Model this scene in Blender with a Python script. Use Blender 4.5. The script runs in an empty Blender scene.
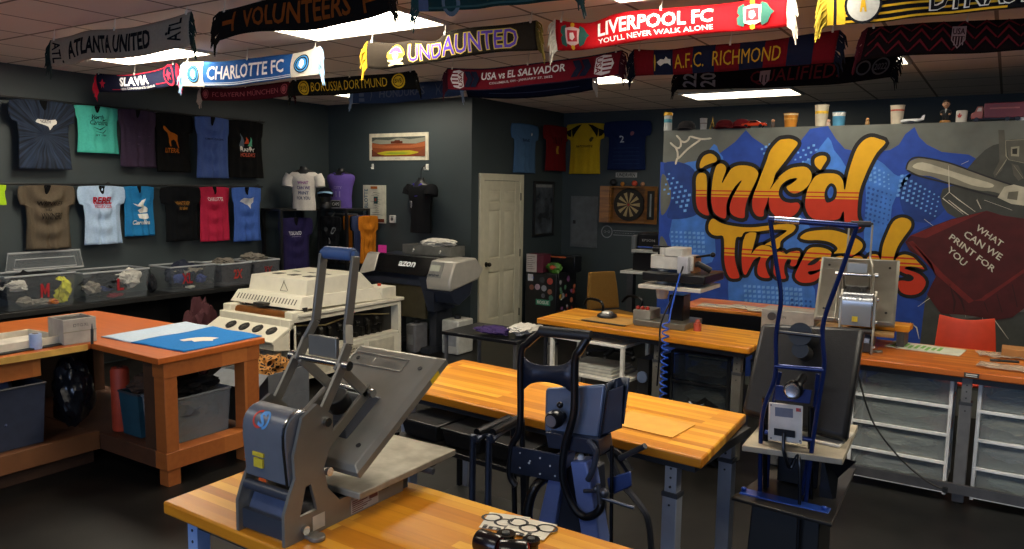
import bpy, bmesh, math, random
from mathutils import Vector, Matrix, noise
S = bpy.context.scene
C = S.collection
V = Vector
rnd = random.Random(7)

# ---------------------------------------------------------------- camera, world, exposure
CAMH, FOC = 1.92, 770.07
YAW, PIT, ROL = -0.568876, 0.11252, -0.0149981
def cam_axes():
    cy, sy, cp, sp = math.cos(YAW), math.sin(YAW), math.cos(PIT), math.sin(PIT)
    f = V((sy*cp, cy*cp, -sp)); r = V((cy, -sy, 0)); d = f.cross(r)
    cr, sr = math.cos(ROL), math.sin(ROL)
    return cr*r+sr*d, -sr*r+cr*d, f
RX, DN, FW = cam_axes()
cam = bpy.data.objects.new('camera', bpy.data.cameras.new('camera'))
C.objects.link(cam)
cam.data.sensor_width = 36; cam.data.lens = FOC/1024*36; cam.data.clip_start = .05; cam.data.clip_end = 60
M3 = Matrix((RX, -DN, -FW)).transposed().to_4x4(); M3.translation = (0, 0, CAMH)
cam.matrix_world = M3
S.camera = cam
S.view_settings.view_transform = 'Standard'; S.view_settings.look = 'None'
S.view_settings.gamma = 1; S.view_settings.use_curve_mapping = False
S.view_settings.exposure = 0.35
W = bpy.data.worlds.new('world'); S.world = W; W.use_nodes = True
W.node_tree.nodes['Background'].inputs[0].default_value = (.4, .55, 1, 1)
W.node_tree.nodes['Background'].inputs[1].default_value = .05
LAMP_POWER = 20.0      # emission of the ceiling light diffusers
LAMP_DIM = 8.0         # rear lights turned down so the alcove stays dark
LAMP_FRONT = 5.0       # the row before the first scarves

def area(name, loc, target, size, size_y, power, col):
    l = bpy.data.lights.new(name, 'AREA'); l.shape = 'RECTANGLE'; l.size = size; l.size_y = size_y
    l.energy = power; l.color = col
    o = bpy.data.objects.new(name, l); C.objects.link(o); o.location = loc
    o.rotation_euler = (V(target)-V(loc)).to_track_quat('-Z', 'Y').to_euler()
    return o
# bluish daylight assumed from an unseen shop window behind the camera
area('window_daylight', (-1.2, -2.6, 1.7), (-3.2, 4, .9), 3.2, 1.8, 70, (.5, .66, 1))

def ray(x, y): return RX*((x-512)/FOC) + DN*((y-274.5)/FOC) + FW
def pz(x, y, z): v = ray(x, y); t = (z-CAMH)/v.z; return V((v.x*t, v.y*t, z))
def py(x, y, Y): v = ray(x, y); t = Y/v.y; return V((v.x*t, Y, CAMH+v.z*t))
def px(x, y, X): v = ray(x, y); t = X/v.x; return V((X, v.y*t, CAMH+v.z*t))
def pp(x, y, p0, n): # on a plane through p0 with normal n
    v = ray(x, y); o = V((0, 0, CAMH)); t = (V(p0)-o).dot(n)/v.dot(n); return o+v*t

# ---------------------------------------------------------------- materials
def lin(h):
    h = h.lstrip('#'); out = []
    for i in (0, 2, 4):
        c = int(h[i:i+2], 16)/255
        out.append(c/12.92 if c <= .04045 else ((c+.055)/1.055)**2.4)
    return (*out, 1)
MATS = {}
def mat(h, rough=.6, metal=0., var=.12, scale=12., bump=0., spec=.5, name=None, stretch=None):
    """plain surface: a base colour with slight mottling, optional fine bump"""
    key = (h, rough, metal, var, scale, bump, spec, stretch)
    if key in MATS: return MATS[key]
    m = bpy.data.materials.new(name or 'surface_'+h.lstrip('#')); m.use_nodes = True
    N, L = m.node_tree.nodes, m.node_tree.links
    b = N['Principled BSDF']; c = lin(h)
    b.inputs['Roughness'].default_value = rough; b.inputs['Metallic'].default_value = metal
    b.inputs['Specular IOR Level'].default_value = spec
    tc = N.new('ShaderNodeTexCoord'); no = N.new('ShaderNodeTexNoise'); no.inputs['Scale'].default_value = scale
    no.inputs['Detail'].default_value = 4
    src = tc.outputs['Object']
    if stretch:
        mp = N.new('ShaderNodeMapping'); mp.inputs['Scale'].default_value = stretch
        L.new(src, mp.inputs[0]); src = mp.outputs[0]
    L.new(src, no.inputs['Vector'])
    r = N.new('ShaderNodeValToRGB'); r.color_ramp.elements[0].position = .3; r.color_ramp.elements[1].position = .7
    r.color_ramp.elements[0].color = tuple(max(0, v*(1-var*1.6)) for v in c[:3])+(1,)
    r.color_ramp.elements[1].color = tuple(min(1, v*(1+var)) for v in c[:3])+(1,)
    L.new(no.outputs['Fac'], r.inputs[0]); L.new(r.outputs[0], b.inputs['Base Color'])
    if bump:
        bp = N.new('ShaderNodeBump'); bp.inputs['Strength'].default_value = bump; bp.inputs['Distance'].default_value = .01
        n2 = N.new('ShaderNodeTexNoise'); n2.inputs['Scale'].default_value = scale*5; L.new(src, n2.inputs['Vector'])
        L.new(n2.outputs['Fac'], bp.inputs['Height']); L.new(bp.outputs[0], b.inputs['Normal'])
    MATS[key] = m; return m
def emit(h, s):
    m = bpy.data.materials.new('lit_diffuser'); m.use_nodes = True; b = m.node_tree.nodes['Principled BSDF']
    b.inputs['Base Color'].default_value = lin(h); b.inputs['Emission Color'].default_value = lin(h)
    b.inputs['Emission Strength'].default_value = s; return m
def clear(h, alpha=.3, rough=.25, name='clear_plastic'):
    key = ('clear', h, alpha, rough)
    if key in MATS: return MATS[key]
    m = bpy.data.materials.new(name); m.use_nodes = True; N, L = m.node_tree.nodes, m.node_tree.links
    b = N['Principled BSDF']; b.inputs['Base Color'].default_value = lin(h); b.inputs['Roughness'].default_value = rough
    t = N.new('ShaderNodeBsdfTransparent'); x = N.new('ShaderNodeMixShader'); x.inputs[0].default_value = alpha
    L.new(t.outputs[0], x.inputs[1]); L.new(b.outputs[0], x.inputs[2])
    L.new(x.outputs[0], N['Material Output'].inputs['Surface']); MATS[key] = m; return m
def butcher(a, b_, c_, rough=.35, L_=1.0, W_=.045, ang=0.):
    """butcher-block strips running along local X"""
    key = ('wood', a, b_, c_, rough, L_, W_, ang)
    if key in MATS: return MATS[key]
    m = bpy.data.materials.new('butcher_block'); m.use_nodes = True; N, L = m.node_tree.nodes, m.node_tree.links
    bs = N['Principled BSDF']; bs.inputs['Roughness'].default_value = rough; bs.inputs['Specular IOR Level'].default_value = .35
    tc = N.new('ShaderNodeTexCoord'); mp = N.new('ShaderNodeMapping'); mp.inputs['Rotation'].default_value = (0, 0, ang)
    L.new(tc.outputs['Object'], mp.inputs[0])
    br = N.new('ShaderNodeTexBrick'); br.inputs['Scale'].default_value = 1
    br.inputs['Brick Width'].default_value = L_; br.inputs['Row Height'].default_value = W_
    br.inputs['Mortar Size'].default_value = .0006; br.inputs['Bias'].default_value = 0
    br.offset = .37; br.inputs['Color1'].default_value = (0, 0, 0, 1); br.inputs['Color2'].default_value = (1, 1, 1, 1)
    br.inputs['Mortar'].default_value = (.15, .15, .15, 1)
    L.new(mp.outputs[0], br.inputs['Vector'])
    mp2 = N.new('ShaderNodeMapping'); mp2.inputs['Scale'].default_value = (2.2, 34, 34); L.new(mp.outputs[0], mp2.inputs[0])
    no = N.new('ShaderNodeTexNoise'); no.inputs['Scale'].default_value = 1; no.inputs['Detail'].default_value = 5; L.new(mp2.outputs[0], no.inputs['Vector'])
    mx = N.new('ShaderNodeMix'); mx.data_type = 'RGBA'; mx.inputs[0].default_value = .42
    L.new(br.outputs['Color'], mx.inputs[6]); L.new(no.outputs['Fac'], mx.inputs[7])
    r = N.new('ShaderNodeValToRGB'); e = r.color_ramp.elements
    e[0].position = .08; e[0].color = lin(a); e[1].position = .85; e[1].color = lin(c_)
    k = e.new(.45); k.color = lin(b_)
    L.new(mx.outputs[2], r.inputs[0]); L.new(r.outputs[0], bs.inputs['Base Color'])
    MATS[key] = m; return m
BENCHWOOD = butcher('#a65c14', '#d48c22', '#efb63f')
DARKWOOD = butcher('#9a4a18', '#c06a26', '#d58a3a', .3)
REDWOOD = butcher('#a1501c', '#b96024', '#c66c2b', .45, 2.2, .4)
CABWOOD = butcher('#8a4a1e', '#a35c28', '#b56c32', .55, 1.4, .2)

# ---------------------------------------------------------------- mesh helpers
class MB:
    def __init__(s): s.bm = bmesh.new()
    def box(s, c, d, R=None, taper=None):
        r = bmesh.ops.create_cube(s.bm, size=1)['verts']
        for v in r:
            k = 1.
            if taper is not None and v.co.z < 0: k = taper
            v.co = V((v.co.x*d[0]*k, v.co.y*d[1]*k, v.co.z*d[2]))
            if R is not None: v.co = R @ v.co
            v.co += V(c)
        return s
    def bx(s, x0, x1, y0, y1, z0, z1): return s.box(((x0+x1)/2, (y0+y1)/2, (z0+z1)/2), (abs(x1-x0), abs(y1-y0), abs(z1-z0)))
    def hexa(s, b, t):
        vs = [s.bm.verts.new(p) for p in list(b)+list(t)]; n = len(b)
        s.bm.faces.new(vs[:n][::-1]); s.bm.faces.new(vs[n:])
        for i in range(n): s.bm.faces.new((vs[i], vs[(i+1) % n], vs[n+(i+1) % n], vs[n+i]))
        return s
    def prism(s, pts, off): # closed planar outline pushed along off
        return s.hexa([V(p) for p in pts], [V(p)+V(off) for p in pts])
    def tube(s, pts, r, n=10, flat=1., up=None, closed=False):
        pts = [V(p) for p in pts]; rings = []; m = len(pts); prev = None
        for i, p in enumerate(pts):
            if closed: t = pts[(i+1) % m]-pts[i-1]
            else: t = pts[min(i+1, m-1)]-pts[max(i-1, 0)]
            t.normalize()
            if prev is None:
                u = V(up) if up else (V((0, 0, 1)) if abs(t.z) < .9 else V((1, 0, 0)))
            else: u = prev
            u = u-t*u.dot(t)
            if u.length < 1e-6: u = t.orthogonal()
            u.normalize(); prev = u; w = t.cross(u)
            rr = r[i] if isinstance(r, (list, tuple)) else r
            rings.append([s.bm.verts.new(p+u*math.cos(a)*rr*flat+w*math.sin(a)*rr) for a in (2*math.pi*(k+.5)/n for k in range(n))])
        for i in range(m if closed else m-1):
            A, B = rings[i], rings[(i+1) % m]
            for k in range(n): s.bm.faces.new((A[k], A[(k+1) % n], B[(k+1) % n], B[k]))
        if not closed:
            s.bm.faces.new(rings[0][::-1]); s.bm.faces.new(rings[-1])
        return s
    def bar(s, p0, p1, w, h, up=(0, 0, 1)): # rectangular bar
        p0, p1 = V(p0), V(p1); t = (p1-p0).normalized(); u = V(up)-t*V(up).dot(t)
        if u.length < 1e-5: u = t.orthogonal()
        u.normalize(); q = t.cross(u)
        o = [u*h/2+q*w/2, u*h/2-q*w/2, -u*h/2-q*w/2, -u*h/2+q*w/2]
        return s.hexa([p0+k for k in o], [p1+k for k in o])
    def cyl(s, p0, p1, r0, r1=None, n=20): return s.tube([p0, p1], [r0, r0 if r1 is None else r1], n)
    def lathe(s, prof, c=(0, 0, 0), n=24, axis='z'):
        c = V(c); rings = []
        for r, h in prof:
            ring = []
            for k in range(n):
                a = 2*math.pi*k/n; x, y = r*math.cos(a), r*math.sin(a)
                q = V((x, y, h)) if axis == 'z' else (V((h, x, y)) if axis == 'x' else V((y, h, x)))
                ring.append(s.bm.verts.new(c+q))
            rings.append(ring)
        for A, B in zip(rings, rings[1:]):
            for k in range(n): s.bm.faces.new((A[k], A[(k+1) % n], B[(k+1) % n], B[k]))
        s.bm.faces.new(rings[0][::-1]); s.bm.faces.new(rings[-1]); return s
    def sph(s, c, r, sc=(1, 1, 1), n=14):
        vs = bmesh.ops.create_uvsphere(s.bm, u_segments=n, v_segments=max(6, n*2//3), radius=r)['verts']
        for v in vs: v.co = V((v.co.x*sc[0], v.co.y*sc[1], v.co.z*sc[2]))+V(c)
        return s
    def grid(s, f, nu, nv):
        g = [[s.bm.verts.new(f(i/nu, j/nv)) for j in range(nv+1)] for i in range(nu+1)]
        for i in range(nu):
            for j in range(nv): s.bm.faces.new((g[i][j], g[i+1][j], g[i+1][j+1], g[i][j+1]))
        return s
    def poly(s, pts): s.bm.faces.new([s.bm.verts.new(V(p)) for p in pts]); return s
def obj(name, mb, m, parent=None, bevel=0., solid=0., world=False, smooth=35, sub=0, face=None):
    bm = mb.bm; facing = face
    if parent is not None and world: bm.transform(ROOTM[parent.name].inverted())
    bmesh.ops.recalc_face_normals(bm, faces=bm.faces)
    if facing is not None: # open cloth: the printed side looks along facing
        if sum((f.normal*f.calc_area() for f in bm.faces), V((0, 0, 0))).dot(V(facing)) < 0: bmesh.ops.reverse_faces(bm, faces=bm.faces)
    me = bpy.data.meshes.new(name); bm.to_mesh(me); bm.free()
    me.materials.append(m)
    o = bpy.data.objects.new(name, me); C.objects.link(o)
    if smooth:
        me.polygons.foreach_set('use_smooth', [True]*len(me.polygons)); me.set_sharp_from_angle(angle=math.radians(smooth))
    if parent is not None: o.parent = parent
    if solid:
        md = o.modifiers.new('thickness', 'SOLIDIFY'); md.thickness = solid; md.offset = -1
    if bevel:
        md = o.modifiers.new('edge', 'BEVEL'); md.width = bevel; md.segments = 2; md.limit_method = 'ANGLE'; md.angle_limit = math.radians(40)
    if sub:
        md = o.modifiers.new('smooth', 'SUBSURF'); md.levels = sub; md.render_levels = sub
    ROOTM[o.name] = (ROOTM[parent.name].copy() if parent is not None else Matrix())
    return o
ROOTM = {}
def tag(o, label=None, cat=None, group=None, kind=None):
    if label: o['label'] = label
    if cat: o['category'] = cat
    if group: o['group'] = group
    if kind: o['kind'] = kind
    return o
def thing(name, label, cat, loc=(0, 0, 0), rz=0., group=None):
    o = bpy.data.objects.new(name, None); C.objects.link(o); o.location = loc; o.rotation_euler = (0, 0, rz)
    o.empty_display_size = .05
    ROOTM[o.name] = Matrix.Translation(V(loc)) @ Matrix.Rotation(rz, 4, 'Z')
    return tag(o, label, cat, group)
def struct(name, mb, m, parent=None, **k):
    o = obj(name, mb, m, parent, **k); o['kind'] = 'structure'; return o
def copy_tree(root, loc, rz=None, label=None, group=None):
    r = root.copy(); C.objects.link(r); r.location = loc
    if rz is not None: r.rotation_euler = (0, 0, rz)
    if label: r['label'] = label
    if group: r['group'] = group
    for ch in [o for o in C.objects if o.parent == root]:
        c = ch.copy(); C.objects.link(c); c.parent = r
        for g in [o for o in C.objects if o.parent == ch]:
            d = g.copy(); C.objects.link(d); d.parent = c
    ROOTM[r.name] = Matrix.Translation(V(loc)) @ Matrix.Rotation(r.rotation_euler.z, 4, 'Z')
    return r
# lettering: a font outline turned into flat triangles and laid on a surface by fn(u, v) with u, v in 0..1
def text_bm(txt, bold=.0, shear=0., spacing=1.):
    cu = bpy.data.curves.new('lettering', 'FONT'); cu.body = txt; cu.offset = bold; cu.shear = shear; cu.space_character = spacing
    cu.resolution_u = 2; cu.fill_mode = 'FRONT'
    o = bpy.data.objects.new('lettering', cu); C.objects.link(o)
    dg = bpy.context.evaluated_depsgraph_get(); dg.update()
    me = bpy.data.meshes.new_from_object(o.evaluated_get(dg))
    C.objects.unlink(o); bpy.data.objects.remove(o); bpy.data.curves.remove(cu)
    bm = bmesh.new(); bm.from_mesh(me); bpy.data.meshes.remove(me)
    xs = [v.co.x for v in bm.verts]; ys = [v.co.y for v in bm.verts]
    x0, x1, y0, y1 = min(xs), max(xs), min(ys), max(ys)
    for v in bm.verts: v.co = V(((v.co.x-x0)/(x1-x0), (v.co.y-y0)/(y1-y0), 0))
    return bm
def merge(mb, bm):
    me = bpy.data.meshes.new('t'); bm.to_mesh(me); bm.free(); mb.bm.from_mesh(me); bpy.data.meshes.remove(me)
def dice(bm, nu, nv): # cut flat artwork along the cloth's own grid so that it follows the folds
    for ax, n in ((0, nu), (1, nv)):
        if not n or not bm.verts: continue
        lo = min(v.co[ax] for v in bm.verts); hi = max(v.co[ax] for v in bm.verts)
        for k in range(int(lo*n)+1, int(math.ceil(hi*n))):
            p = V((0, 0, 0)); p[ax] = k/n; q = V((0, 0, 0)); q[ax] = 1
            bmesh.ops.bisect_plane(bm, geom=bm.verts[:]+bm.edges[:]+bm.faces[:], plane_co=p, plane_no=q, dist=1e-6)
def text_on(mb, txt, fn, u0, u1, v0, v1, cut=None, **k):
    bm = text_bm(txt, **k)
    for v in bm.verts: v.co = V((u0+(u1-u0)*v.co.x, v0+(v1-v0)*v.co.y, 0))
    if cut: dice(bm, *cut)
    for v in bm.verts: v.co = fn(v.co.x, v.co.y)
    merge(mb, bm)
def fill(mb, pts, fn=None, cut=None): # concave outline filled
    bm = bmesh.new(); vs = [bm.verts.new((p[0], p[1], 0)) for p in pts]
    es = [bm.edges.new((vs[i], vs[(i+1) % len(vs)])) for i in range(len(vs))]
    bmesh.ops.triangle_fill(bm, use_beauty=True, use_dissolve=False, edges=es)
    if cut: dice(bm, *cut)
    if fn:
        for v in bm.verts: v.co = fn(v.co.x, v.co.y)
    merge(mb, bm)
def smooth_loop(P, n=5):
    out = []; m = len(P)
    for i in range(m):
        a, b, c, d = P[i-1], P[i], P[(i+1) % m], P[(i+2) % m]
        for k in range(n):
            t = k/n; t2 = t*t; t3 = t2*t
            out.append(tuple(.5*((2*b[j])+(-a[j]+c[j])*t+(2*a[j]-5*b[j]+4*c[j]-d[j])*t2+(-a[j]+3*b[j]-3*c[j]+d[j])*t3) for j in (0, 1)))
    return out
def catmull(P, n=8):
    P = [V(p) for p in P]; out = []
    for i in range(len(P)-1):
        a, b, c, d = P[max(i-1, 0)], P[i], P[i+1], P[min(i+2, len(P)-1)]
        for k in range(n):
            t = k/n; out.append(.5*((2*b)+(c-a)*t+(2*a-5*b+4*c-d)*t*t+(3*b-a-3*c+d)*t*t*t))
    out.append(P[-1]); return out
def ribbon(P, w): # outline polygon for a painted stroke
    L_, R_ = [], []; P = [V((p[0], p[1])) for p in P]
    for i, p in enumerate(P):
        t = (P[min(i+1, len(P)-1)]-P[max(i-1, 0)]); t = t.normalized() if t.length else V((1, 0)); n = V((-t.y, t.x))
        ww = w*(.35 if i in (0, len(P)-1) else 1)/2
        L_.append(p+n*ww); R_.append(p-n*ww)
    return L_+R_[::-1]

# ---------------------------------------------------------------- room
XL, YB, XD, YF, ZC, YM = -7.935, 7.67, -5.51, 9.95, 3.0, 7.6
WALL = mat('#353f42', .55, 0, .06, 3, .02, name='wall_paint')
def floor_mat():
    m = bpy.data.materials.new('black_floor'); m.use_nodes = True; N, L = m.node_tree.nodes, m.node_tree.links
    b = N['Principled BSDF']; tc = N.new('ShaderNodeTexCoord'); n = N.new('ShaderNodeTexNoise'); n.inputs['Scale'].default_value = 5; n.inputs['Detail'].default_value = 8; n.inputs['Roughness'].default_value = .7
    L.new(tc.outputs['Object'], n.inputs['Vector']); r = N.new('ShaderNodeValToRGB')
    r.color_ramp.elements[0].position = .35; r.color_ramp.elements[0].color = lin('#090909'); r.color_ramp.elements[1].position = .75; r.color_ramp.elements[1].color = lin('#1e1c1a')
    L.new(n.outputs['Fac'], r.inputs[0]); L.new(r.outputs[0], b.inputs['Base Color']); b.inputs['Roughness'].default_value = .42; b.inputs['Specular IOR Level'].default_value = .3
    return m
def ceiling_mat():
    m = bpy.data.materials.new('ceiling_tiles'); m.use_nodes = True; N, L = m.node_tree.nodes, m.node_tree.links
    b = N['Principled BSDF']; b.inputs['Roughness'].default_value = .9; b.inputs['Specular IOR Level'].default_value = .1
    tc = N.new('ShaderNodeTexCoord'); mp = N.new('ShaderNodeMapping'); mp.inputs['Location'].default_value = (.141+.611*20, .03, 0)
    L.new(tc.outputs['Object'], mp.inputs[0])
    br = N.new('ShaderNodeTexBrick'); br.offset = 0; br.inputs['Scale'].default_value = 1; br.inputs['Brick Width'].default_value = .611; br.inputs['Row Height'].default_value = .611
    br.inputs['Mortar Size'].default_value = .012; br.inputs['Mortar Smooth'].default_value = .1
    br.inputs['Color1'].default_value = lin('#e2d4ca'); br.inputs['Color2'].default_value = lin('#e8dbd1'); br.inputs['Mortar'].default_value = lin('#8a7d74')
    L.new(mp.outputs[0], br.inputs['Vector']); L.new(br.outputs['Color'], b.inputs['Base Color']); return m
struct('floor', MB().bx(XL-.1, 4.1, -3, YF+.1, -.06, 0), floor_mat())
struct('ceiling', MB().bx(XL-.1, 4.1, -3, YF+.1, ZC, ZC+.06), ceiling_mat())
struct('wall_left', MB().bx(XL-.1, XL, -3, YB+.05, 0, ZC), WALL)
struct('wall_back', MB().bx(XL, XD, YB, YB+.12, 0, ZC), WALL)
struct('wall_door_side', MB().bx(XD-.12, XD, YB+.12, YF, 0, ZC), WALL)
struct('wall_far', MB().bx(XD-.12, 4, YF, YF+.1, 0, ZC), WALL)
struct('wall_right', MB().bx(4, 4.1, -3, YF+.1, 0, ZC), WALL)
MWALL = mat('#646862', .7, 0, .12, 5, .05, name='partition_paint')
xm0 = py(661.5, 200, YM).x
struct('wall_partition', MB().bx(xm0, 4, YM, YM+.14, 0, 2.525), MWALL)
BB = mat('#1b1d1f', .5)
struct('baseboard_back', MB().bx(XL+.02, XD+.012, YB-.014, YB, 0, .1), BB)
struct('baseboard_door_side', MB().bx(XD, XD+.014, 8.9, YF, 0, .1), BB)
struct('baseboard_corner', MB().bx(XD, XD+.014, YB-.014, 7.77, 0, .1), BB)
struct('baseboard_far', MB().bx(XD+.02, xm0+1, YF-.014, YF, 0, .1), BB)

# ceiling lights
def ceiling_light(x0, y0, label, m, w=1.222, d=.611):
    t = thing('ceiling_light', label, 'ceiling light', (x0+w/2, y0+d/2, ZC), 0, 'recessed ceiling lights')
    f = MB()
    for a in ((-w/2, w/2, -d/2, -d/2+.025), (-w/2, w/2, d/2-.025, d/2), (-w/2, -w/2+.025, -d/2+.025, d/2-.025), (w/2-.025, w/2, -d/2+.025, d/2-.025)):
        f.bx(a[0], a[1], a[2], a[3], -.022, -.001)
    obj('frame', f, mat('#c8c4bc', .5), t)
    obj('diffuser', MB().bx(-w/2+.025, w/2-.025, -d/2+.025, d/2-.025, -.014, -.002), m, t)
    return t
LM1, LM2, LM3 = emit('#fff3dc', LAMP_POWER), emit('#fff3dc', LAMP_DIM), emit('#fff3dc', LAMP_FRONT)
G = lambda k: -.141+.611*k
ceiling_light(G(-7), 3.57, 'bright ceiling panel light above the pirate-skull scarf and behind the black and orange scarf', LM1)
ceiling_light(G(-11), 3.57, 'bright ceiling panel light partly covered by the grey scarf with black letters', LM1)
ceiling_light(G(-3), 3.57, 'ceiling panel light above the bright red scarf', LM1)
ceiling_light(G(-5), 8.4, 'long ceiling panel light above the yellow and blue-lidded can end of the painted partition', LM2)
ceiling_light(G(-11), 6.64, 'ceiling panel light peeking out between the black-yellow and slate blue scarves', LM2)
ceiling_light(G(-7), 6.64, 'ceiling panel light showing past the right end of the dark red scarf with chevrons', LM2)
ceiling_light(G(-3), 6.64, 'ceiling panel light glimpsed right of the scarf with red and navy blocks', LM2)
ceiling_light(G(1), 3.57, 'off-frame ceiling panel light above the right benches, beyond the bright red scarf', LM1)  # unseen, as is the next; added to light right-facing sides
ceiling_light(G(1), 6.64, 'off-frame ceiling panel light in front of the painted squeegee at the right', LM2)
for k, w_ in ((-11, 'nearest the t-shirt wall'), (-7, 'second from the t-shirt wall'), (-3, 'third from the t-shirt wall'), (1, 'farthest from the t-shirt wall')):
    ceiling_light(G(k), .0, 'ceiling panel light before the first row of scarves, '+w_, LM3)

def holed(mb, outer, holes, fn, th): # flat plate with openings, thickness vector th
    bm = bmesh.new(); es = []
    for L_ in [outer]+holes:
        vs = [bm.verts.new((p[0], p[1], 0)) for p in L_]; es += [bm.edges.new((vs[i], vs[(i+1) % len(vs)])) for i in range(len(vs))]
    bmesh.ops.triangle_fill(bm, use_beauty=True, use_dissolve=False, edges=es)
    for v in bm.verts: v.co = fn(v.co.x, v.co.y)
    g = bmesh.ops.extrude_face_region(bm, geom=bm.faces[:])
    for v in g['geom']:
        if isinstance(v, bmesh.types.BMVert): v.co += V(th)
    merge(mb, bm)
# ---------------------------------------------------------------- cloth things with printed decorations
def cloth(h, rough=.95, trans=.25):
    key = ('cloth', h, trans)
    if key in MATS: return MATS[key]
    m = bpy.data.materials.new('fabric_'+h.lstrip('#')); m.use_nodes = True; N, L = m.node_tree.nodes, m.node_tree.links
    b = N['Principled BSDF']; c = lin(h); b.inputs['Roughness'].default_value = rough; b.inputs['Specular IOR Level'].default_value = .15
    tc = N.new('ShaderNodeTexCoord'); n = N.new('ShaderNodeTexNoise'); n.inputs['Scale'].default_value = 60; L.new(tc.outputs['Object'], n.inputs['Vector'])
    r = N.new('ShaderNodeValToRGB'); r.color_ramp.elements[0].color = tuple(v*.8 for v in c[:3])+(1,); r.color_ramp.elements[1].color = tuple(min(1, v*1.12) for v in c[:3])+(1,)
    L.new(n.outputs['Fac'], r.inputs[0]); L.new(r.outputs[0], b.inputs['Base Color'])
    if trans:
        t = N.new('ShaderNodeBsdfTranslucent'); x = N.new('ShaderNodeMixShader'); x.inputs[0].default_value = trans
        L.new(r.outputs[0], t.inputs[0]); L.new(b.outputs[0], x.inputs[1]); L.new(t.outputs[0], x.inputs[2]); L.new(x.outputs[0], N['Material Output'].inputs['Surface'])
    MATS[key] = m; return m

def decorate(root, decs, fn, W_, H_, pname='print', cut=(60, 8)):
    """decs: lists of ('t', text, u0,u1,v0,v1,colour[,opts]) ('tr', rotated text) ('r', u0,u1,v0,v1,colour) ('p', points,colour) ('d', u,v,radius,colour) ('o', u,v,radius,width,colour) ('s', points,width,colour)"""
    groups = {}
    for lay, d in enumerate(decs):
        col = d[-1] if isinstance(d[-1], str) else d[-2]
        opts = d[-1] if isinstance(d[-1], dict) else {}
        nm = 'lettering' if d[0] in ('t', 'tr') else (opts.get('n') or pname)
        u_ = d[1] if d[0] in 'rdo' else (d[1][0][0] if d[0] in 'ps' else 0)
        key = (nm, col, u_ > .5 if pname == 'crest' and nm == 'crest' else 0)
        mb, _o = groups.setdefault(key, (MB(), 0)); off = .003+min(.0009, .02/len(decs))*lay
        f = lambda u, v, o=off: fn(u, v, o)
        if d[0] == 't': text_on(mb, d[1], f, d[2], d[3], d[4], d[5], cut=cut, **opts.get('k', {'bold': .02}))
        elif d[0] == 'tr':
            sgn = opts.get('s', 1); u0, u1, v0, v1 = d[2:6]
            g = lambda a, b, o=off: (fn(u0+(u1-u0)*(1-b), v0+(v1-v0)*a, o) if sgn > 0 else fn(u0+(u1-u0)*b, v0+(v1-v0)*(1-a), o))
            text_on(mb, d[1], g, 0, 1, 0, 1, cut=(6, 4), bold=.02)
        elif d[0] == 'r':
            u0, u1, v0, v1 = d[1:5]; n = max(1, int(abs(u1-u0)*60)); k = max(1, int(abs(v1-v0)*12))
            mb.grid(lambda a, b: f(u0+(u1-u0)*a, v0+(v1-v0)*b), n, k)
        elif d[0] == 'p': fill(mb, d[1], f, cut)
        elif d[0] == 'd': fill(mb, [(d[1]+d[3]/W_*math.cos(a), d[2]+d[3]/H_*math.sin(a)) for a in (2*math.pi*i/20 for i in range(20))], f, cut)
        elif d[0] == 'o':
            r0, r1 = d[3], d[3]-d[4]
            mb.grid(lambda a, b: f(d[1]+(r1+(r0-r1)*b)/W_*math.cos(6.2832*a), d[2]+(r1+(r0-r1)*b)/H_*math.sin(6.2832*a)), 24, 1)
        elif d[0] == 's':
            Q = ribbon([(p[0]*W_, p[1]*H_) for p in d[1]], d[2]); n = len(Q)//2
            for i in range(n-1):
                mb.poly([f(Q[k][0]/W_, Q[k][1]/H_) for k in (i, i+1, len(Q)-2-i, len(Q)-1-i)])
    for (nm, col, _), (mb, off) in groups.items():
        o = obj(nm, mb, cloth(col, trans=0), root, world=True, smooth=0)
    return

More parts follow.
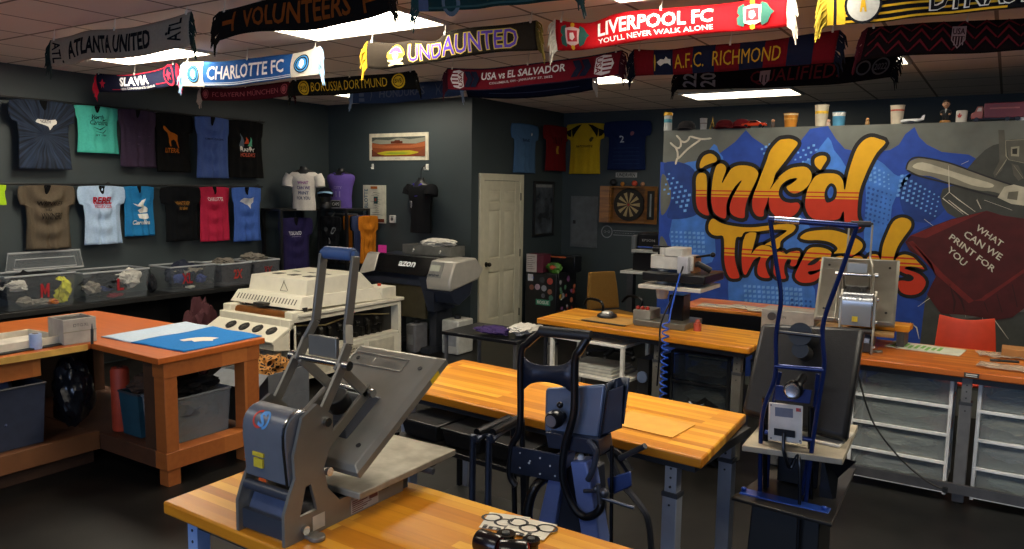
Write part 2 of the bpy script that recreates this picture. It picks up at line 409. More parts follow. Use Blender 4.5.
# ---------------------------------------------------------------- scarves hanging under the ceiling
SG = 'football scarves hanging from the ceiling'
def scarf(label, Yl, Yr, top, bot, col, fringe, decs=(), ends=(1, 1), hooks=(.03, .5, .97), name='hanging_scarf'):
    A, B = py(*top[0], Yl), py(*top[-1], Yr)
    n = V((B.y-A.y, -(B.x-A.x), 0)).normalized(); 
    if n.y > 0: n = -n
    T = catmull([pp(x, y, A, n) for x, y in top], 10); K = catmull([pp(x, y, A, n) for x, y in bot], 10)
    for P in (T, K):
        for p in P:
            if p.z > ZC-.02: p.z = ZC-.02
    ax = (B-A); ax.z = 0; Ln = ax.length; ax.normalize()
    cum = {}
    def samp(P, u): # by horizontal distance along the band
        if id(P) not in cum: cum[id(P)] = [(q-P[0]).dot(ax)/(P[-1]-P[0]).dot(ax) for q in P]
        c_ = cum[id(P)]; i = 0
        while i < len(P)-2 and c_[i+1] < u: i += 1
        return P[i].lerp(P[i+1], (u-c_[i])/max(1e-6, c_[i+1]-c_[i]))
    ph = rnd.random()*6
    def fn(u, v, off=0.):
        a, b = samp(K, u), samp(T, u); p = a.lerp(b, v)
        return p + n*(.012*math.sin(u*9+ph)+.008*math.sin(u*21+v*3+ph)*(1-v*.6)+.014*math.sin(v*3.1)+off)
    W_ = Ln; H_ = (samp(T, .5)-samp(K, .5)).length
    root = thing(name, label, 'scarf', fn(.5, .0)*1.0, 0, SG)
    mb = MB(); mb.grid(lambda u, v: fn(u, v), 60, 8)
    obj('knitted_band', mb, cloth(col), root, world=True, solid=.005, face=n)
    decorate(root, decs, fn, W_, H_, 'crest')
    for e, on in zip((0, 1), ends):
        if not on: continue
        mb = MB(); sg = -1 if e == 0 else 1
        for i in range(22):
            v = (i+.5)/22; p = fn(e, v); L1 = .035+.025*rnd.random()
            q = p+ax*sg*L1*.7+V((0, 0, -.022-.015*rnd.random()))+n*rnd.uniform(-.01, .012)
            q2 = q+ax*sg*L1*.25+V((0, 0, -.045-.03*rnd.random()))+n*rnd.uniform(-.01, .01)
            mb.tube([p, q, q2], [.0045, .0055, .003], 5)
        obj('fringe', mb, cloth(fringe if isinstance(fringe, str) else fringe[e], trans=0), root, world=True)
    for u in hooks:
        p = fn(u, 1.0)
        if p.z < ZC-.03:
            mb = MB(); mb.tube([p+V((0, 0, -.012))+n*.006, p+V((0, 0, .015)), V((p.x+.01, p.y, ZC-.001))], .0028, 6)
            mb.box(p+n*.004, (.012, .008, .022))
            obj('hanging_clip', mb, mat('#d8d4c8', .5), root, world=True)
    return root

def crest_round(u, ring, mid, r=.075, v=.5): return [('d', u, v, r, ring), ('o', u, v, r*.86, r*.1, mid), ('d', u, v, r*.6, mid), ('p', [(u-.012, v+.1), (u-.004, v+.2), (u+.012, v+.12), (u+.016, v-.05), (u+.002, v-.2), (u-.014, v-.08)], '#e8f2fa')]
def usa_crest(u, w, fg, bg, sgn=1, v=.5):
    out = [('p', [(u-w, v-.33), (u-w*.3, v-.42), (u+w*.55, v-.36), (u+w, v), (u+w*.55, v+.36), (u-w*.3, v+.42), (u-w, v+.33)] if sgn > 0 else [(u+w, v-.33), (u+w*.3, v-.42), (u-w*.55, v-.36), (u-w, v), (u-w*.55, v+.36), (u+w*.3, v+.42), (u+w, v+.33)], fg)]
    for k in range(4):
        vv = v-.28+.165*k; out.append(('r', *(sorted((u+sgn*w*.75, u-sgn*w*.2))), vv, vv+.07, bg))
    out.append(('tr', 'USA', *(sorted((u-sgn*w*.9, u-sgn*w*.3))), v-.34, v+.34, bg, {'s': -1 if sgn > 0 else 1}))
    return out

scarf('grey knitted scarf with black block letters hanging nearest the t-shirt wall, dark tassels', 3.02, 3.02,
      [(52, 40), (70, 36), (87, 30), (118, 29), (147, 25), (190, 11)], [(54, 67), (72, 65), (89, 59), (125, 59), (162, 52), (188, 45)], '#9c9484', '#1e2b29',
      [('t', 'ATLANTA UNITED', .14, .77, .2, .8, '#15171a', {'k': {'bold': .035}}), ('tr', 'ATL', .02, .085, .12, .88, '#15171a', {'s': -1}), ('tr', 'ATL', .875, .95, .2, .9, '#15171a'), ('d', .095, .15, .01, '#15171a'), ('d', .87, .5, .01, '#15171a')])
scarf('long black scarf with dark orange block letters crossing in front of the big ceiling light', 3.03, 3.1,
      [(219, 11), (256, 3), (300, -6), (392, -20)], [(217, 40), (256, 32), (300, 31), (356, 21), (393, 12)], '#161311', '#1c1712',
      [('t', 'VOLUNTEERS', .17, .79, .2, .82, '#7a3f12', {'k': {'bold': .02}}), ('tr', 'T', .04, .12, .16, .84, '#7a3f12', {'s': -1}), ('tr', 'T', .86, .94, .16, .84, '#7a3f12')], ends=(1, 1))
scarf('dark green scarf whose lower edge just shows along the top, ends in long green tassels', 3.0, 3.0,
      [(422, -30), (480, -32), (575, -48)], [(421, 12), (470, 9), (520, 5), (572, -2)], '#1f3a39', '#2c4a48',
      [('r', .0, .06, 0, 1, '#4e5870'), ('d', .22, .16, .055, '#5d6a72'), ('d', .22, .16, .035, '#1f3a39'), ('r', .06, 1, .05, .1, '#32504e')])
scarf('navy scarf with red star-ball crest, white letters and red tassels by the t-shirt wall', 4.24, 4.24,
      [(96, 73), (124, 75), (150, 71), (177, 63)], [(97, 92), (126, 92), (154, 89), (181, 84)], '#1d2038', '#a01a30',
      [('t', 'SLAVIA', .34, .66, .3, .84, '#e8e8ec', {'k': {'bold': .04}}), ('t', 'UEFA CONFERENCE LEAGUE', .34, .72, .1, .22, '#c9c9d0'), ('r', .3, .97, .93, .99, '#b02038'), ('r', .22, .33, .12, .16, '#b02038'), ('r', .74, .86, .2, .24, '#b02038'),
       ('o', .91, .52, .085, .014, '#b8223c'), ('p', [(.87, .55), (.9, .62), (.91, .8), (.92, .62), (.95, .55), (.925, .45), (.93, .25), (.91, .36), (.885, .25), (.895, .45)], '#b8223c'), ('p', [(.06, .5), (.09, .55), (.1, .72), (.115, .55), (.145, .5), (.12, .4), (.12, .2), (.1, .33), (.08, .2), (.085, .4)], '#b8223c')])
scarf('bright blue scarf with white end panels, round badges and white letters', 4.14, 4.16,
      [(185, 62.5), (222, 61), (259, 57.5), (297, 53), (319, 46)], [(185, 86), (222, 86.5), (259, 83), (297, 77), (317, 74)], '#2f69b5', '#86abce',
      [('r', .0, .16, 0, 1, '#c9c3b4'), ('r', .83, 1, 0, 1, '#c9c3b4'), ('r', .16, .83, .05, .09, '#cfe0ee'), ('r', .16, .83, .12, .15, '#cfe0ee')] + crest_round(.085, '#20252c', '#3f8fcf') + crest_round(.9, '#20252c', '#3f8fcf') +
      [('t', 'CHARLOTTE FC', .205, .79, .26, .8, '#eef2f4', {'k': {'bold': .02}})])
scarf('narrow maroon scarf with faded red letters below the bright blue scarf', 5.4, 5.42,
      [(201, 87), (230, 88), (260, 84.5), (294, 81)], [(201, 100.5), (230, 101), (260, 99.5), (293, 95.5)], '#4f1420', ('#b5a59a', '#3a1018'),
      [('t', 'FC BAYERN MÜNCHEN', .15, .86, .3, .72, '#a8545c', {'k': {'bold': -.004}}), ('o', .07, .5, .05, .01, '#a8545c'), ('d', .07, .5, .03, '#a8545c'), ('o', .93, .5, .05, .01, '#a8545c'), ('d', .93, .5, .03, '#a8545c')])
scarf('black scarf with yellow letters and yellow round badges at both ends', 5.28, 5.33,
      [(293, 80), (338, 77), (385, 74), (414, 70)], [(294, 96), (338, 95), (385, 91), (416, 89)], '#12120f', '#15140f',
      [('t', 'BORUSSIA DORTMUND', .165, .8, .25, .78, '#b8961f', {'k': {'bold': -.004}}), ('d', .1, .48, .07, '#b8961f'), ('o', .1, .48, .055, .008, '#12120f'), ('t', 'BVB', .075, .125, .35, .6, '#12120f'), ('d', .88, .52, .07, '#b8961f'), ('o', .88, .52, .055, .008, '#12120f'), ('t', 'BVB', .855, .905, .4, .65, '#12120f')])
scarf('slate blue scarf with faint grey letters hanging behind the black and yellow scarf', 6.29, 6.3,
      [(355, 85), (397, 84), (445, 80), (459, 78)], [(354, 103.5), (397, 102.5), (447, 97), (460, 95)], '#3a4f72', '#8fa5bb',
      [('t', 'HONDURAS', .26, .7, .3, .75, '#65748c', {'k': {'bold': .01}}), ('r', .06, .11, .1, .3, '#65748c'), ('r', .06, .11, .4, .6, '#65748c'), ('s', [(.17, .15), (.19, .5), (.17, .85)], .012, '#65748c'), ('s', [(.8, .15), (.82, .5), (.8, .85)], .012, '#65748c'), ('s', [(.85, .15), (.83, .5), (.85, .85)], .012, '#65748c')])
UY = '#c9b04a'
scarf('black scarf with outlined purple letters, a pirate skull emblem and yellow tassels', 4.16, 4.16,
      [(368, 41), (390, 43), (412, 40), (436, 41), (452, 31), (502, 24.5), (536, 20)], [(368, 68), (385, 69), (428, 62.5), (443, 61), (490, 53), (537, 50)], '#2a241d', ('#a8861f', '#5a4c22'),
      [('t', 'UNDAUNTED', .262, .905, .1, .86, UY, {'k': {'bold': .055}}), ('t', 'UNDAUNTED', .268, .9, .135, .825, '#5a42a8', {'k': {'bold': .012}}),
       ('p', [(.135, .42), (.14, .6), (.17, .82), (.19, .92), (.215, .84), (.24, .66), (.247, .45), (.225, .3), (.16, .3)], '#d8b23a'), ('p', [(.15, .55), (.165, .75), (.19, .84), (.215, .75), (.235, .52), (.19, .62)], '#5a42a8'),
       ('d', .19, .48, .026, '#ece2d2'), ('p', [(.178, .24), (.202, .24), (.203, .4), (.177, .4)], '#ece2d2'), ('d', .183, .5, .007, '#2a241d'), ('d', .199, .5, .007, '#2a241d'), ('s', [(.14, .3), (.19, .2), (.24, .1)], .03, '#dcd0a0'), ('s', [(.14, .1), (.19, .2), (.24, .3)], .03, '#dcd0a0')])
scarf('dark red scarf with navy chevrons, white letters and a shield crest at each end', 5.4, 5.38,
      [(448, 68), (475, 68.5), (502, 67), (561, 60), (622, 50)], [(448, 90), (475, 90.5), (502, 89), (572, 81), (618, 75)], '#7d1c28', '#3a1420',
      [('r', 0, 1, .95, 1, '#1d2034'), ('r', 0, 1, 0, .04, '#1d2034'), ('t', 'USA vs EL SALVADOR', .22, .72, .46, .8, '#e6dedb', {'k': {'bold': .02}}), ('t', 'COLUMBUS, OH - JANUARY 27, 2022', .27, .65, .22, .35, '#d8c4c2')] + usa_crest(.065, .042, '#e6dedb', '#7d1c28', -1) + usa_crest(.925, .05, '#e6dedb', '#7d1c28', 1) +
      [('p', [(u, .14), (u+.035, .14), (u+.06, .5), (u+.035, .86), (u, .86), (u+.025, .5)], '#1d2034') for u in (.115, .155, .755, .8)])
scarf('dark navy scarf mostly hidden below and behind the dark red chevron scarf', 6.6, 6.55,
      [(465, 84), (514, 83), (560, 78), (594, 72)], [(467, 97), (514, 99), (560, 95), (594, 90)], '#171f38', '#c3c0b8', [('r', .0, 1, .02, .1, '#121522'), ('r', .2, .9, .32, .36, '#3c4668')], ends=(0, 1))
LR = '#c4161f'
def liver_crest(u):
    return [('p', [(u-.058, .2), (u-.06, .42), (u-.05, .5), (u-.06, .6), (u-.056, .8), (u-.035, .88), (u-.028, .7), (u-.028, .3), (u-.035, .12)], '#2f5a50'), ('p', [(u+.058, .2), (u+.072, .42), (u+.085, .5), (u+.072, .6), (u+.056, .8), (u+.035, .88), (u+.028, .7), (u+.028, .3), (u+.035, .12)], '#2f5a50'),
            ('p', [(u-.032, .24), (u, .14), (u+.032, .24), (u+.036, .76), (u, .84), (u-.036, .76)], '#d9b4ae'), ('p', [(u-.025, .3), (u+.025, .3), (u+.025, .7), (u-.025, .7)], '#b8323a'), ('p', [(u-.012, .4), (u, .34), (u+.014, .45), (u+.006, .62), (u-.012, .6)], '#e8d8d2'), ('d', u, .1, .014, '#d8a02a'), ('d', u, .9, .014, '#d8a02a')]
scarf('bright red scarf with large white letters, two crests and white tassels', 4.26, 4.22,
      [(555, 19), (572, 22), (592, 22), (619, 13.5), (659, 9), (714, 4), (789, -5)], [(556, 50), (584, 50), (620, 44.5), (690, 35), (740, 31), (788, 27)], LR, '#b9b3a6',
      [('t', 'LIVERPOOL FC', .215, .715, .38, .86, '#f2ece6', {'k': {'bold': .025}}), ('t', "YOU'LL NEVER WALK ALONE", .215, .715, .13, .3, '#f2ece6', {'k': {'bold': .01}})] + liver_crest(.09) + liver_crest(.87))
RB = [('r', a, b, 0, 1, '#14172c') for a, b in ((.11, .215), (.32, .43), (.55, .67), (.78, .9))]
scarf('scarf of dark red and navy blocks with amber letters and a running dog crest', 5.25, 5.31,
      [(634, 49), (667, 50), (702, 45.7), (768, 40), (840, 30)], [(635, 76), (690, 74), (761, 68), (834, 63)], '#6c1019', ('#10131f', '#101422'),
      RB + [('t', 'A.F.C.  RICHMOND', .225, .75, .22, .76, '#b98a1e', {'k': {'bold': -.002}}), ('p', [(.13, .5), (.15, .62), (.17, .6), (.18, .72), (.19, .62), (.205, .6), (.205, .35), (.19, .45), (.17, .45), (.15, .35), (.14, .4)], '#c9c4b8'), ('s', [(.118, .15), (.12, .5), (.118, .8)], .014, '#a8862a')])
scarf('black scarf with dark red letters and a striped shield, end curling down', 6.45, 6.4,
      [(679, 71), (740, 69), (820, 60), (897, 52)], [(678, 90), (737, 88.6), (793, 86.7), (840, 84), (890, 77)], '#100d0f', '#151314',
      [('t', 'QUALIFIED.', .37, .78, .16, .82, '#5d1a20', {'k': {'bold': .0}}), ('tr', '20', .12, .2, .12, .86, '#77767a'), ('tr', '22', .03, .1, .12, .86, '#77767a'), ('p', [(.415, .8), (.415, .35), (.44, .1), (.465, .35), (.465, .8)], '#8c7678'), ('r', .425, .431, .25, .6, '#100d0f'), ('r', .445, .451, .25, .6, '#100d0f'), ('o', .88, .5, .05, .012, '#4a4a4c'), ('o', .95, .5, .06, .012, '#4a4a4c'), ('t', '2022', .925, .975, .36, .62, '#4a4a4c')])
YB_ = '#c9a12a'
scarf('yellow and black striped scarf with a white football badge', 4.2, 4.45,
      [(827, -8), (876, -14), (940, -20), (1060, -34)], [(827, 25), (876, 23), (932, 16), (1056, 4)], '#15161c', '#94802a',
      [('r', 0, .085, 0, 1, YB_), ('r', .03, .045, 0, 1, '#15161c')] + [('r', .085, .8, v, v+.06, YB_) for v in (.03, .2, .38, .56, .74, .92)] + [('d', .165, .5, .082, '#b4b4b0'), ('o', .165, .5, .086, .012, '#15161c'), ('p', [(.15, .3), (.158, .7), (.172, .7), (.182, .3), (.172, .3), (.169, .42), (.162, .42), (.159, .3)], YB_),
       ('t', 'DYNASTY', .46, .98, .12, .8, '#d8d8d8', {'k': {'bold': .06}}), ('t', 'DYNASTY', .468, .972, .15, .77, '#15161c', {'k': {'bold': .02}})], ends=(1, 0))
zig = []
for k in range(9):
    u = .02+.105*k
    zig += [('s', [(u, .1), (u+.05, .45), (u+.1, .12)], .02, '#5a1620'), ('s', [(u, .42), (u+.05, .78), (u+.1, .45)], .02, '#5a1620'), ('s', [(u, .74), (u+.05, .97), (u+.1, .77)], .014, '#5a1620')]
scarf('dark red and black zigzag scarf with a pale outlined shield and one dark red end', 5.3, 5.5,
      [(868, 27), (943, 22), (1023, 18), (1075, 14)], [(860, 60), (900, 56), (959, 54), (1023, 50), (1076, 46)], '#170d11', '#4a1620',
      zig + [('p', [(.43, .82), (.43, .4), (.465, .14), (.5, .4), (.5, .82)], '#8a7478'), ('p', [(.436, .52), (.436, .4), (.465, .19), (.494, .4), (.494, .52)], '#2c1218'), ('t', 'USA', .435, .495, .57, .76, '#2c1218')] + [('r', .444+.014*k, .449+.014*k, .24, .5, '#8a7478') for k in range(4)], ends=(1, 0))

# ---------------------------------------------------------------- t-shirts
TEE = [(0, .035, .965), (.06, .005, .995), (.18, .0, 1.), (.29, .03, .97), (.33, .115, .885), (.5, .13, .87), (1., .1, .9)]
SLIM = [(0, .0, 1.), (.15, .0, .99), (.24, .02, .98), (.28, .05, .95), (.6, .05, .95), (1., .02, .98)]
def interp(T, d):
    for a, b in zip(T, T[1:]):
        if d <= b[0]:
            t = (d-a[0])/(b[0]-a[0]); return a[1]+(b[1]-a[1])*t, a[2]+(b[2]-a[2])*t
    return T[-1][1:]
def shirt(label, O, ax, n, w, h, col, decs=(), prof=TEE, group=None, fold=1., name='t_shirt', collar='#0d0e10', cat='t-shirt', m=None, extra=None):
    """cloth shirt hanging in the plane through O (top left corner) along ax with outward normal n"""
    O, ax, n = V(O), V(ax).normalized(), V(n).normalized(); s = rnd.random()*6
    NSH[0] += 1; O = O+n*(.05*(NSH[0] % 2))
    def fn(u, v, off=0.):
        d = 1-v; a, b = interp(prof, d); x = (a+(b-a)*u)*w
        r = math.hypot((u-.5)*w, d*h-.02)
        z = .026*math.sin(r*40+s)*math.exp(-((u-.5)/.3)**2)*min(1, d*4)*math.exp(-d*1.3)+.007*math.sin(u*17+s+(u-.5)*d*9)*(.35+.65*d)+.003*math.sin(u*37+s*2)
        z = z*fold + .025*math.sin(u*math.pi)*(.5+.5*d)
        sag = .02*abs(2*u-1)**3*h*(1 if d < .3 else 0)
        return O+ax*x+V((0, 0, -d*h-sag*(1-d)))+n*(z+off)
    root = thing(name, label, cat, O+ax*w/2+V((0, 0, -h)), 0, group)
    mb = MB()
    ds = sorted(set([0, .03, .06, .1, .14, .18, .22, .26, .29, .31, .33, .36, .4]+[.4+.6*i/16 for i in range(17)]))
    N = 36; g = [[mb.bm.verts.new(fn(i/N, 1-d)) for d in ds] for i in range(N+1)]
    for i in range(N):
        for j in range(len(ds)-1): mb.bm.faces.new((g[i][j], g[i+1][j], g[i+1][j+1], g[i][j+1]))
    obj('shirt_body', mb, m or cloth(col, trans=.08), root, world=True, solid=.008, face=n)
    if collar:
        mb = MB(); fill(mb, smooth_loop([(.44, 1.0), (.455, .93), (.49, .86), (.53, .88), (.55, .95), (.555, 1.0)], 4), lambda u, v: fn(u, min(v, 1), .003))
        obj('neckline', mb, cloth(collar, trans=0), root, world=True)
    decorate(root, decs, fn, w, h, 'print', (36, 24))
    return root
NSH = [0]
def tiedye():
    m = bpy.data.materials.new('tie_dye'); m.use_nodes = True; N, L = m.node_tree.nodes, m.node_tree.links; b = N['Principled BSDF']; b.inputs['Roughness'].default_value = .95
    tc = N.new('ShaderNodeTexCoord'); mp = N.new('ShaderNodeMapping'); mp.inputs['Location'].default_value = (0, 0, -.33)
    L.new(tc.outputs['Object'], mp.inputs[0]); sp = N.new('ShaderNodeSeparateXYZ'); L.new(mp.outputs[0], sp.inputs[0])
    at = N.new('ShaderNodeMath'); at.operation = 'ARCTAN2'; L.new(sp.outputs[1], at.inputs[0]); L.new(sp.outputs[2], at.inputs[1])
    cb = N.new('ShaderNodeCombineXYZ'); mu = N.new('ShaderNodeMath'); mu.operation = 'MULTIPLY'; mu.inputs[1].default_value = 6; L.new(at.outputs[0], mu.inputs[0])
    ln = N.new('ShaderNodeVectorMath'); ln.operation = 'LENGTH'; L.new(mp.outputs[0], ln.inputs[0]); L.new(mu.outputs[0], cb.inputs[0]); L.new(ln.outputs['Value'], cb.inputs[1])
    n = N.new('ShaderNodeTexNoise'); n.inputs['Scale'].default_value = 2.2; n.inputs['Detail'].default_value = 5; L.new(cb.outputs[0], n.inputs['Vector'])
    r = N.new('ShaderNodeValToRGB'); r.color_ramp.elements[0].position = .38; r.color_ramp.elements[0].color = lin('#0c121d'); r.color_ramp.elements[1].position = .72; r.color_ramp.elements[1].color = lin('#2c3c55')
    L.new(n.outputs['Fac'], r.inputs[0]); L.new(r.outputs[0], b.inputs['Base Color']); return m
WG1, WG2 = 't-shirts on the upper wall rail', 't-shirts on the lower wall rail'
XS = -7.85
def wshirt(x0, x1, y0, y1, label, col, decs, **k): # pixel box on the left wall
    a = px(x0, y0, XS); b = px(x1, y0, XS); c = px((x0+x1)/2, y1, XS)
    return shirt(label, (XS, a.y, k.pop('z')), (0, 1, 0), (1, 0, 0), b.y-a.y, k.pop('z_')-c.z, col, decs, **k)
zu, zl = 2.675, 1.875
def nc(u, v, s, col): # long state-shaped patch
    return ('p', [(u-s, v), (u-.6*s, v+.24*s), (u+.3*s, v+.2*s), (u+.75*s, v+.28*s), (u+s, v-.05*s), (u+.6*s, v-.2*s), (u+.28*s, v-.55*s), (u+.1*s, v-.28*s), (u-.5*s, v-.12*s)], col)
def U(**k): return dict(z=zu, z_=zu, group=WG1, **k)
def Lw(**k): return dict(z=zl, z_=zl, group=WG2, **k)
wshirt(5, 72, 97, 169, 'dark blue tie-dyed t-shirt with a white state outline on the upper rail', '#22304a', [nc(.53, .68, .2, '#d8d6d0'), ('t', 'NORTH', .44, .6, .67, .72, '#30302e')], m=tiedye(), **U())
def swirl(u, v, col):
    return [('s', [(u-.16, v+.12), (u-.05, v+.16), (u+.1, v+.1), (u+.16, v+.13)], .012, col), ('s', [(u-.14, v-.05), (u, v-.1), (u+.15, v-.02)], .012, col), ('s', [(u-.1, v-.14), (u+.05, v-.17), (u+.14, v-.1), (u+.05, v-.08)], .008, col), ('s', [(u-.17, v+.04), (u-.19, v+.16), (u-.12, v+.2)], .008, col)]
wshirt(74, 118, 101, 153, 'mint green t-shirt with a black script print on the upper rail', '#4fbcac', [('t', 'North', .32, .62, .72, .82, '#173634', {'k': {'bold': .01, 'shear': .3}}), ('t', 'Carolina', .3, .75, .6, .71, '#173634', {'k': {'bold': .01, 'shear': .3}})] + swirl(.53, .6, '#173634') + [('t', 'EST 1789', .4, .66, .36, .4, '#1d4643')], prof=SLIM, **U())
wshirt(115, 153, 108, 167, 'plum purple t-shirt with a faint tone print between the mint and black shirts', '#3b2f42', [('s', [(.2, .55), (.5, .53), (.85, .55)], .006, '#56485e'), ('s', [(.2, .42), (.5, .4), (.85, .42)], .008, '#56485e')], prof=SLIM, **U())
wshirt(150, 193, 110, 172, 'black t-shirt with an orange giraffe print and orange letters', '#131312', [('p', [(.24, .75), (.28, .79), (.34, .76), (.4, .68), (.5, .66), (.58, .63), (.64, .52), (.64, .42), (.6, .42), (.58, .52), (.5, .56), (.42, .54), (.4, .44), (.37, .44), (.37, .56), (.32, .64), (.26, .71)], '#b8641c'), ('t', 'LITERAL', .22, .66, .33, .41, '#b8641c')], **U())
wshirt(192, 226, 114, 178, 'dusty blue t-shirt with a thin dark line of letters on the upper rail', '#4d64a0', [('t', 'COMFORT COLOURS', .22, .84, .625, .655, '#1d2440')], prof=SLIM, fold=1.5, **U())
wshirt(226, 263, 119, 178, 'black t-shirt with a small multicoloured gnome print at the end of the upper rail', '#121212', [('p', [(.3, .55), (.36, .78), (.44, .55)], '#5c6672'), ('p', [(.42, .6), (.5, .72), (.56, .6)], '#c8512c'), ('p', [(.54, .56), (.62, .72), (.7, .56)], '#5fae8c'), ('d', .36, .52, .025, '#d8d4cc'), ('d', .62, .52, .025, '#d8d4cc'), ('t', 'HAPPY', .3, .74, .46, .52, '#d8d4cc'), ('t', 'HOLIDAYS', .3, .74, .37, .44, '#c05a46')], prof=SLIM, **U())
wshirt(-38, 4, 190, 205, 'neon yellow-green t-shirt cut off at the end of the lower rail', '#a8d42a', [], prof=SLIM, **Lw())
wshirt(17, 75, 188, 249, 'brown-grey t-shirt with black block letters behind the raised bin lid', '#5d5345', [('t', 'WRINKLES', .3, .78, .68, .75, '#2a251f', {'k': {'bold': .01}}), ('t', 'AND', .46, .58, .595, .635, '#2a251f'), ('t', 'WINNERS', .3, .8, .46, .57, '#2a251f', {'k': {'bold': .01}})], fold=1.9, **Lw())
wshirt(74, 122, 188, 244, 'pale blue t-shirt with red letters on the lower rail', '#a9c2de', [('t', 'REBEL', .3, .72, .69, .81, '#b3202c', {'k': {'bold': .04}}), ('t', 'ROCKERS CLUB', .28, .74, .62, .68, '#b3202c', {'k': {'bold': .02}})], fold=1.3, **Lw())
wshirt(122, 154, 188, 236, 'teal blue t-shirt with a white cartoon print on the lower rail', '#2578b0', [('p', [(.25, .66), (.4, .63), (.55, .7), (.72, .75), (.6, .62), (.78, .55), (.76, .48), (.5, .46), (.42, .52), (.56, .58), (.38, .6)], '#d8dcd8'), ('p', [(.42, .44), (.76, .45), (.8, .36), (.62, .33), (.44, .36)], '#d8dcd8'), ('t', 'Carolina', .22, .84, .23, .32, '#d8dcd8', {'k': {'bold': .03, 'shear': .2}})], prof=SLIM, **Lw())
wshirt(157, 198, 188, 241, 'black t-shirt with gold letters between the teal and raspberry shirts', '#101215', [('t', 'WHATEVER', .33, .72, .66, .73, '#96682a', {'k': {'bold': .01}}), ('t', 'it takes', .4, .66, .58, .64, '#96682a')], **Lw())
wshirt(198, 229, 189, 241, 'raspberry red t-shirt with a thin white chest print', '#c32c4c', [('t', 'CHARLOTTE', .28, .76, .74, .81, '#e0c8cc')], prof=SLIM, fold=1.4, **Lw())
wshirt(229, 258, 189, 241, 'royal blue t-shirt with a white state outline at the end of the lower rail', '#4a6ec0', [nc(.5, .74, .26, '#d8dadc')], prof=SLIM, fold=1.3, **Lw())
def rail(z, ya, yb, label):
    t = thing('wall_rail', label, 'rail', (XS-.03, (ya+yb)/2, z), 0, 'shirt rails on the left wall')
    obj('rod', MB().cyl((XS-.012, ya, z+.008), (XS-.012, yb, z+.008), .011), mat('#16181a', .4), t, world=True)
    for y in (ya+.015, (ya+yb)/2, yb-.015):
        obj('bracket', MB().cyl((XL, y, z+.008), (XS-.012, y, z+.008), .009, n=10).cyl((XL, y, z+.008), (XL+.008, y, z+.008), .03, n=14), mat('#16181a', .4), t, world=True)
rail(zu, 3.5, 6.52, 'black metal rail carrying the upper row of t-shirts')
rail(zl, 2.6, 6.47, 'black metal rail carrying the lower row of t-shirts')
# ---------------------------------------------------------------- low black bench with bins along the left wall
BLK = mat('#121314', .5); BLK2 = mat('#1a1b1d', .4); STEEL = mat('#9a9a98', .3, .9, .05); CHROME = mat('#c9c9c8', .18, 1., .02)
GREYM = mat('#5c5d60', .38, .75, .06); WHITE = mat('#dcdad2', .5); CREAM = mat('#d6d0bc', .45, 0, .04)
ZB = .735
t = thing('storage_bench', 'long low black bench carrying the clothing bins along the t-shirt wall', 'bench', (-7.7, 4.6, 0))
yend = px(280, 281, -7.5).y+.05
obj('bench_top', MB().bx(XL+.005, -7.46, 2.3, yend, ZB-.05, ZB), BLK, t, world=True, bevel=.004)
for y in (2.4, 3.9, 5.2, yend-.05): obj('support_panel', MB().bx(XL+.01, -7.52, y-.02, y+.02, 0, ZB-.05), BLK, t, world=True)
obj('back_panel', MB().bx(XL+.005, XL+.02, 2.32, yend-.08, .02, ZB-.06), BLK, t, world=True)

def clump(c, r, sc, amp=.35, seed=0, n=3):
    mb = MB(); bmesh.ops.create_icosphere(mb.bm, subdivisions=n, radius=1)
    for v in mb.bm.verts:
        p = v.co.copy(); k = 1+amp*noise.noise(p*1.7+V((seed*3.1, seed, 0)))+amp*.6*noise.noise(p*4.3+V((0, seed*2.3, seed)))+amp*.55*abs(noise.noise(p*7.5+V((seed, 0, seed*1.7))))
        v.co = V((p.x*sc[0]*r*k, p.y*sc[1]*r*k, p.z*sc[2]*r*k))+V(c)
    return mb
GARM = [('#17181b', 'black'), ('#8a8478', 'grey'), ('#c9c6bc', 'white'), ('#3f4d86', 'blue'), ('#7a2430', 'dark red'), ('#c9c832', 'yellow'), ('#b8692c', 'orange'), ('#2c3140', 'navy')]
def garment(c, r, sc, col, label, group, seed, name='folded_garment', cat='clothing'):
    o = obj(name, clump((0, 0, 0), r, sc, .42 if name == 'folded_garment' else .24, seed, 4), cloth(col, trans=0)); o.location = c
    zmin = min(v.co.z for v in o.data.vertices); o.location.z = c[2]-zmin
    return tag(o, label, cat, group)
BINP = clear('#8c9398', .11, .4)
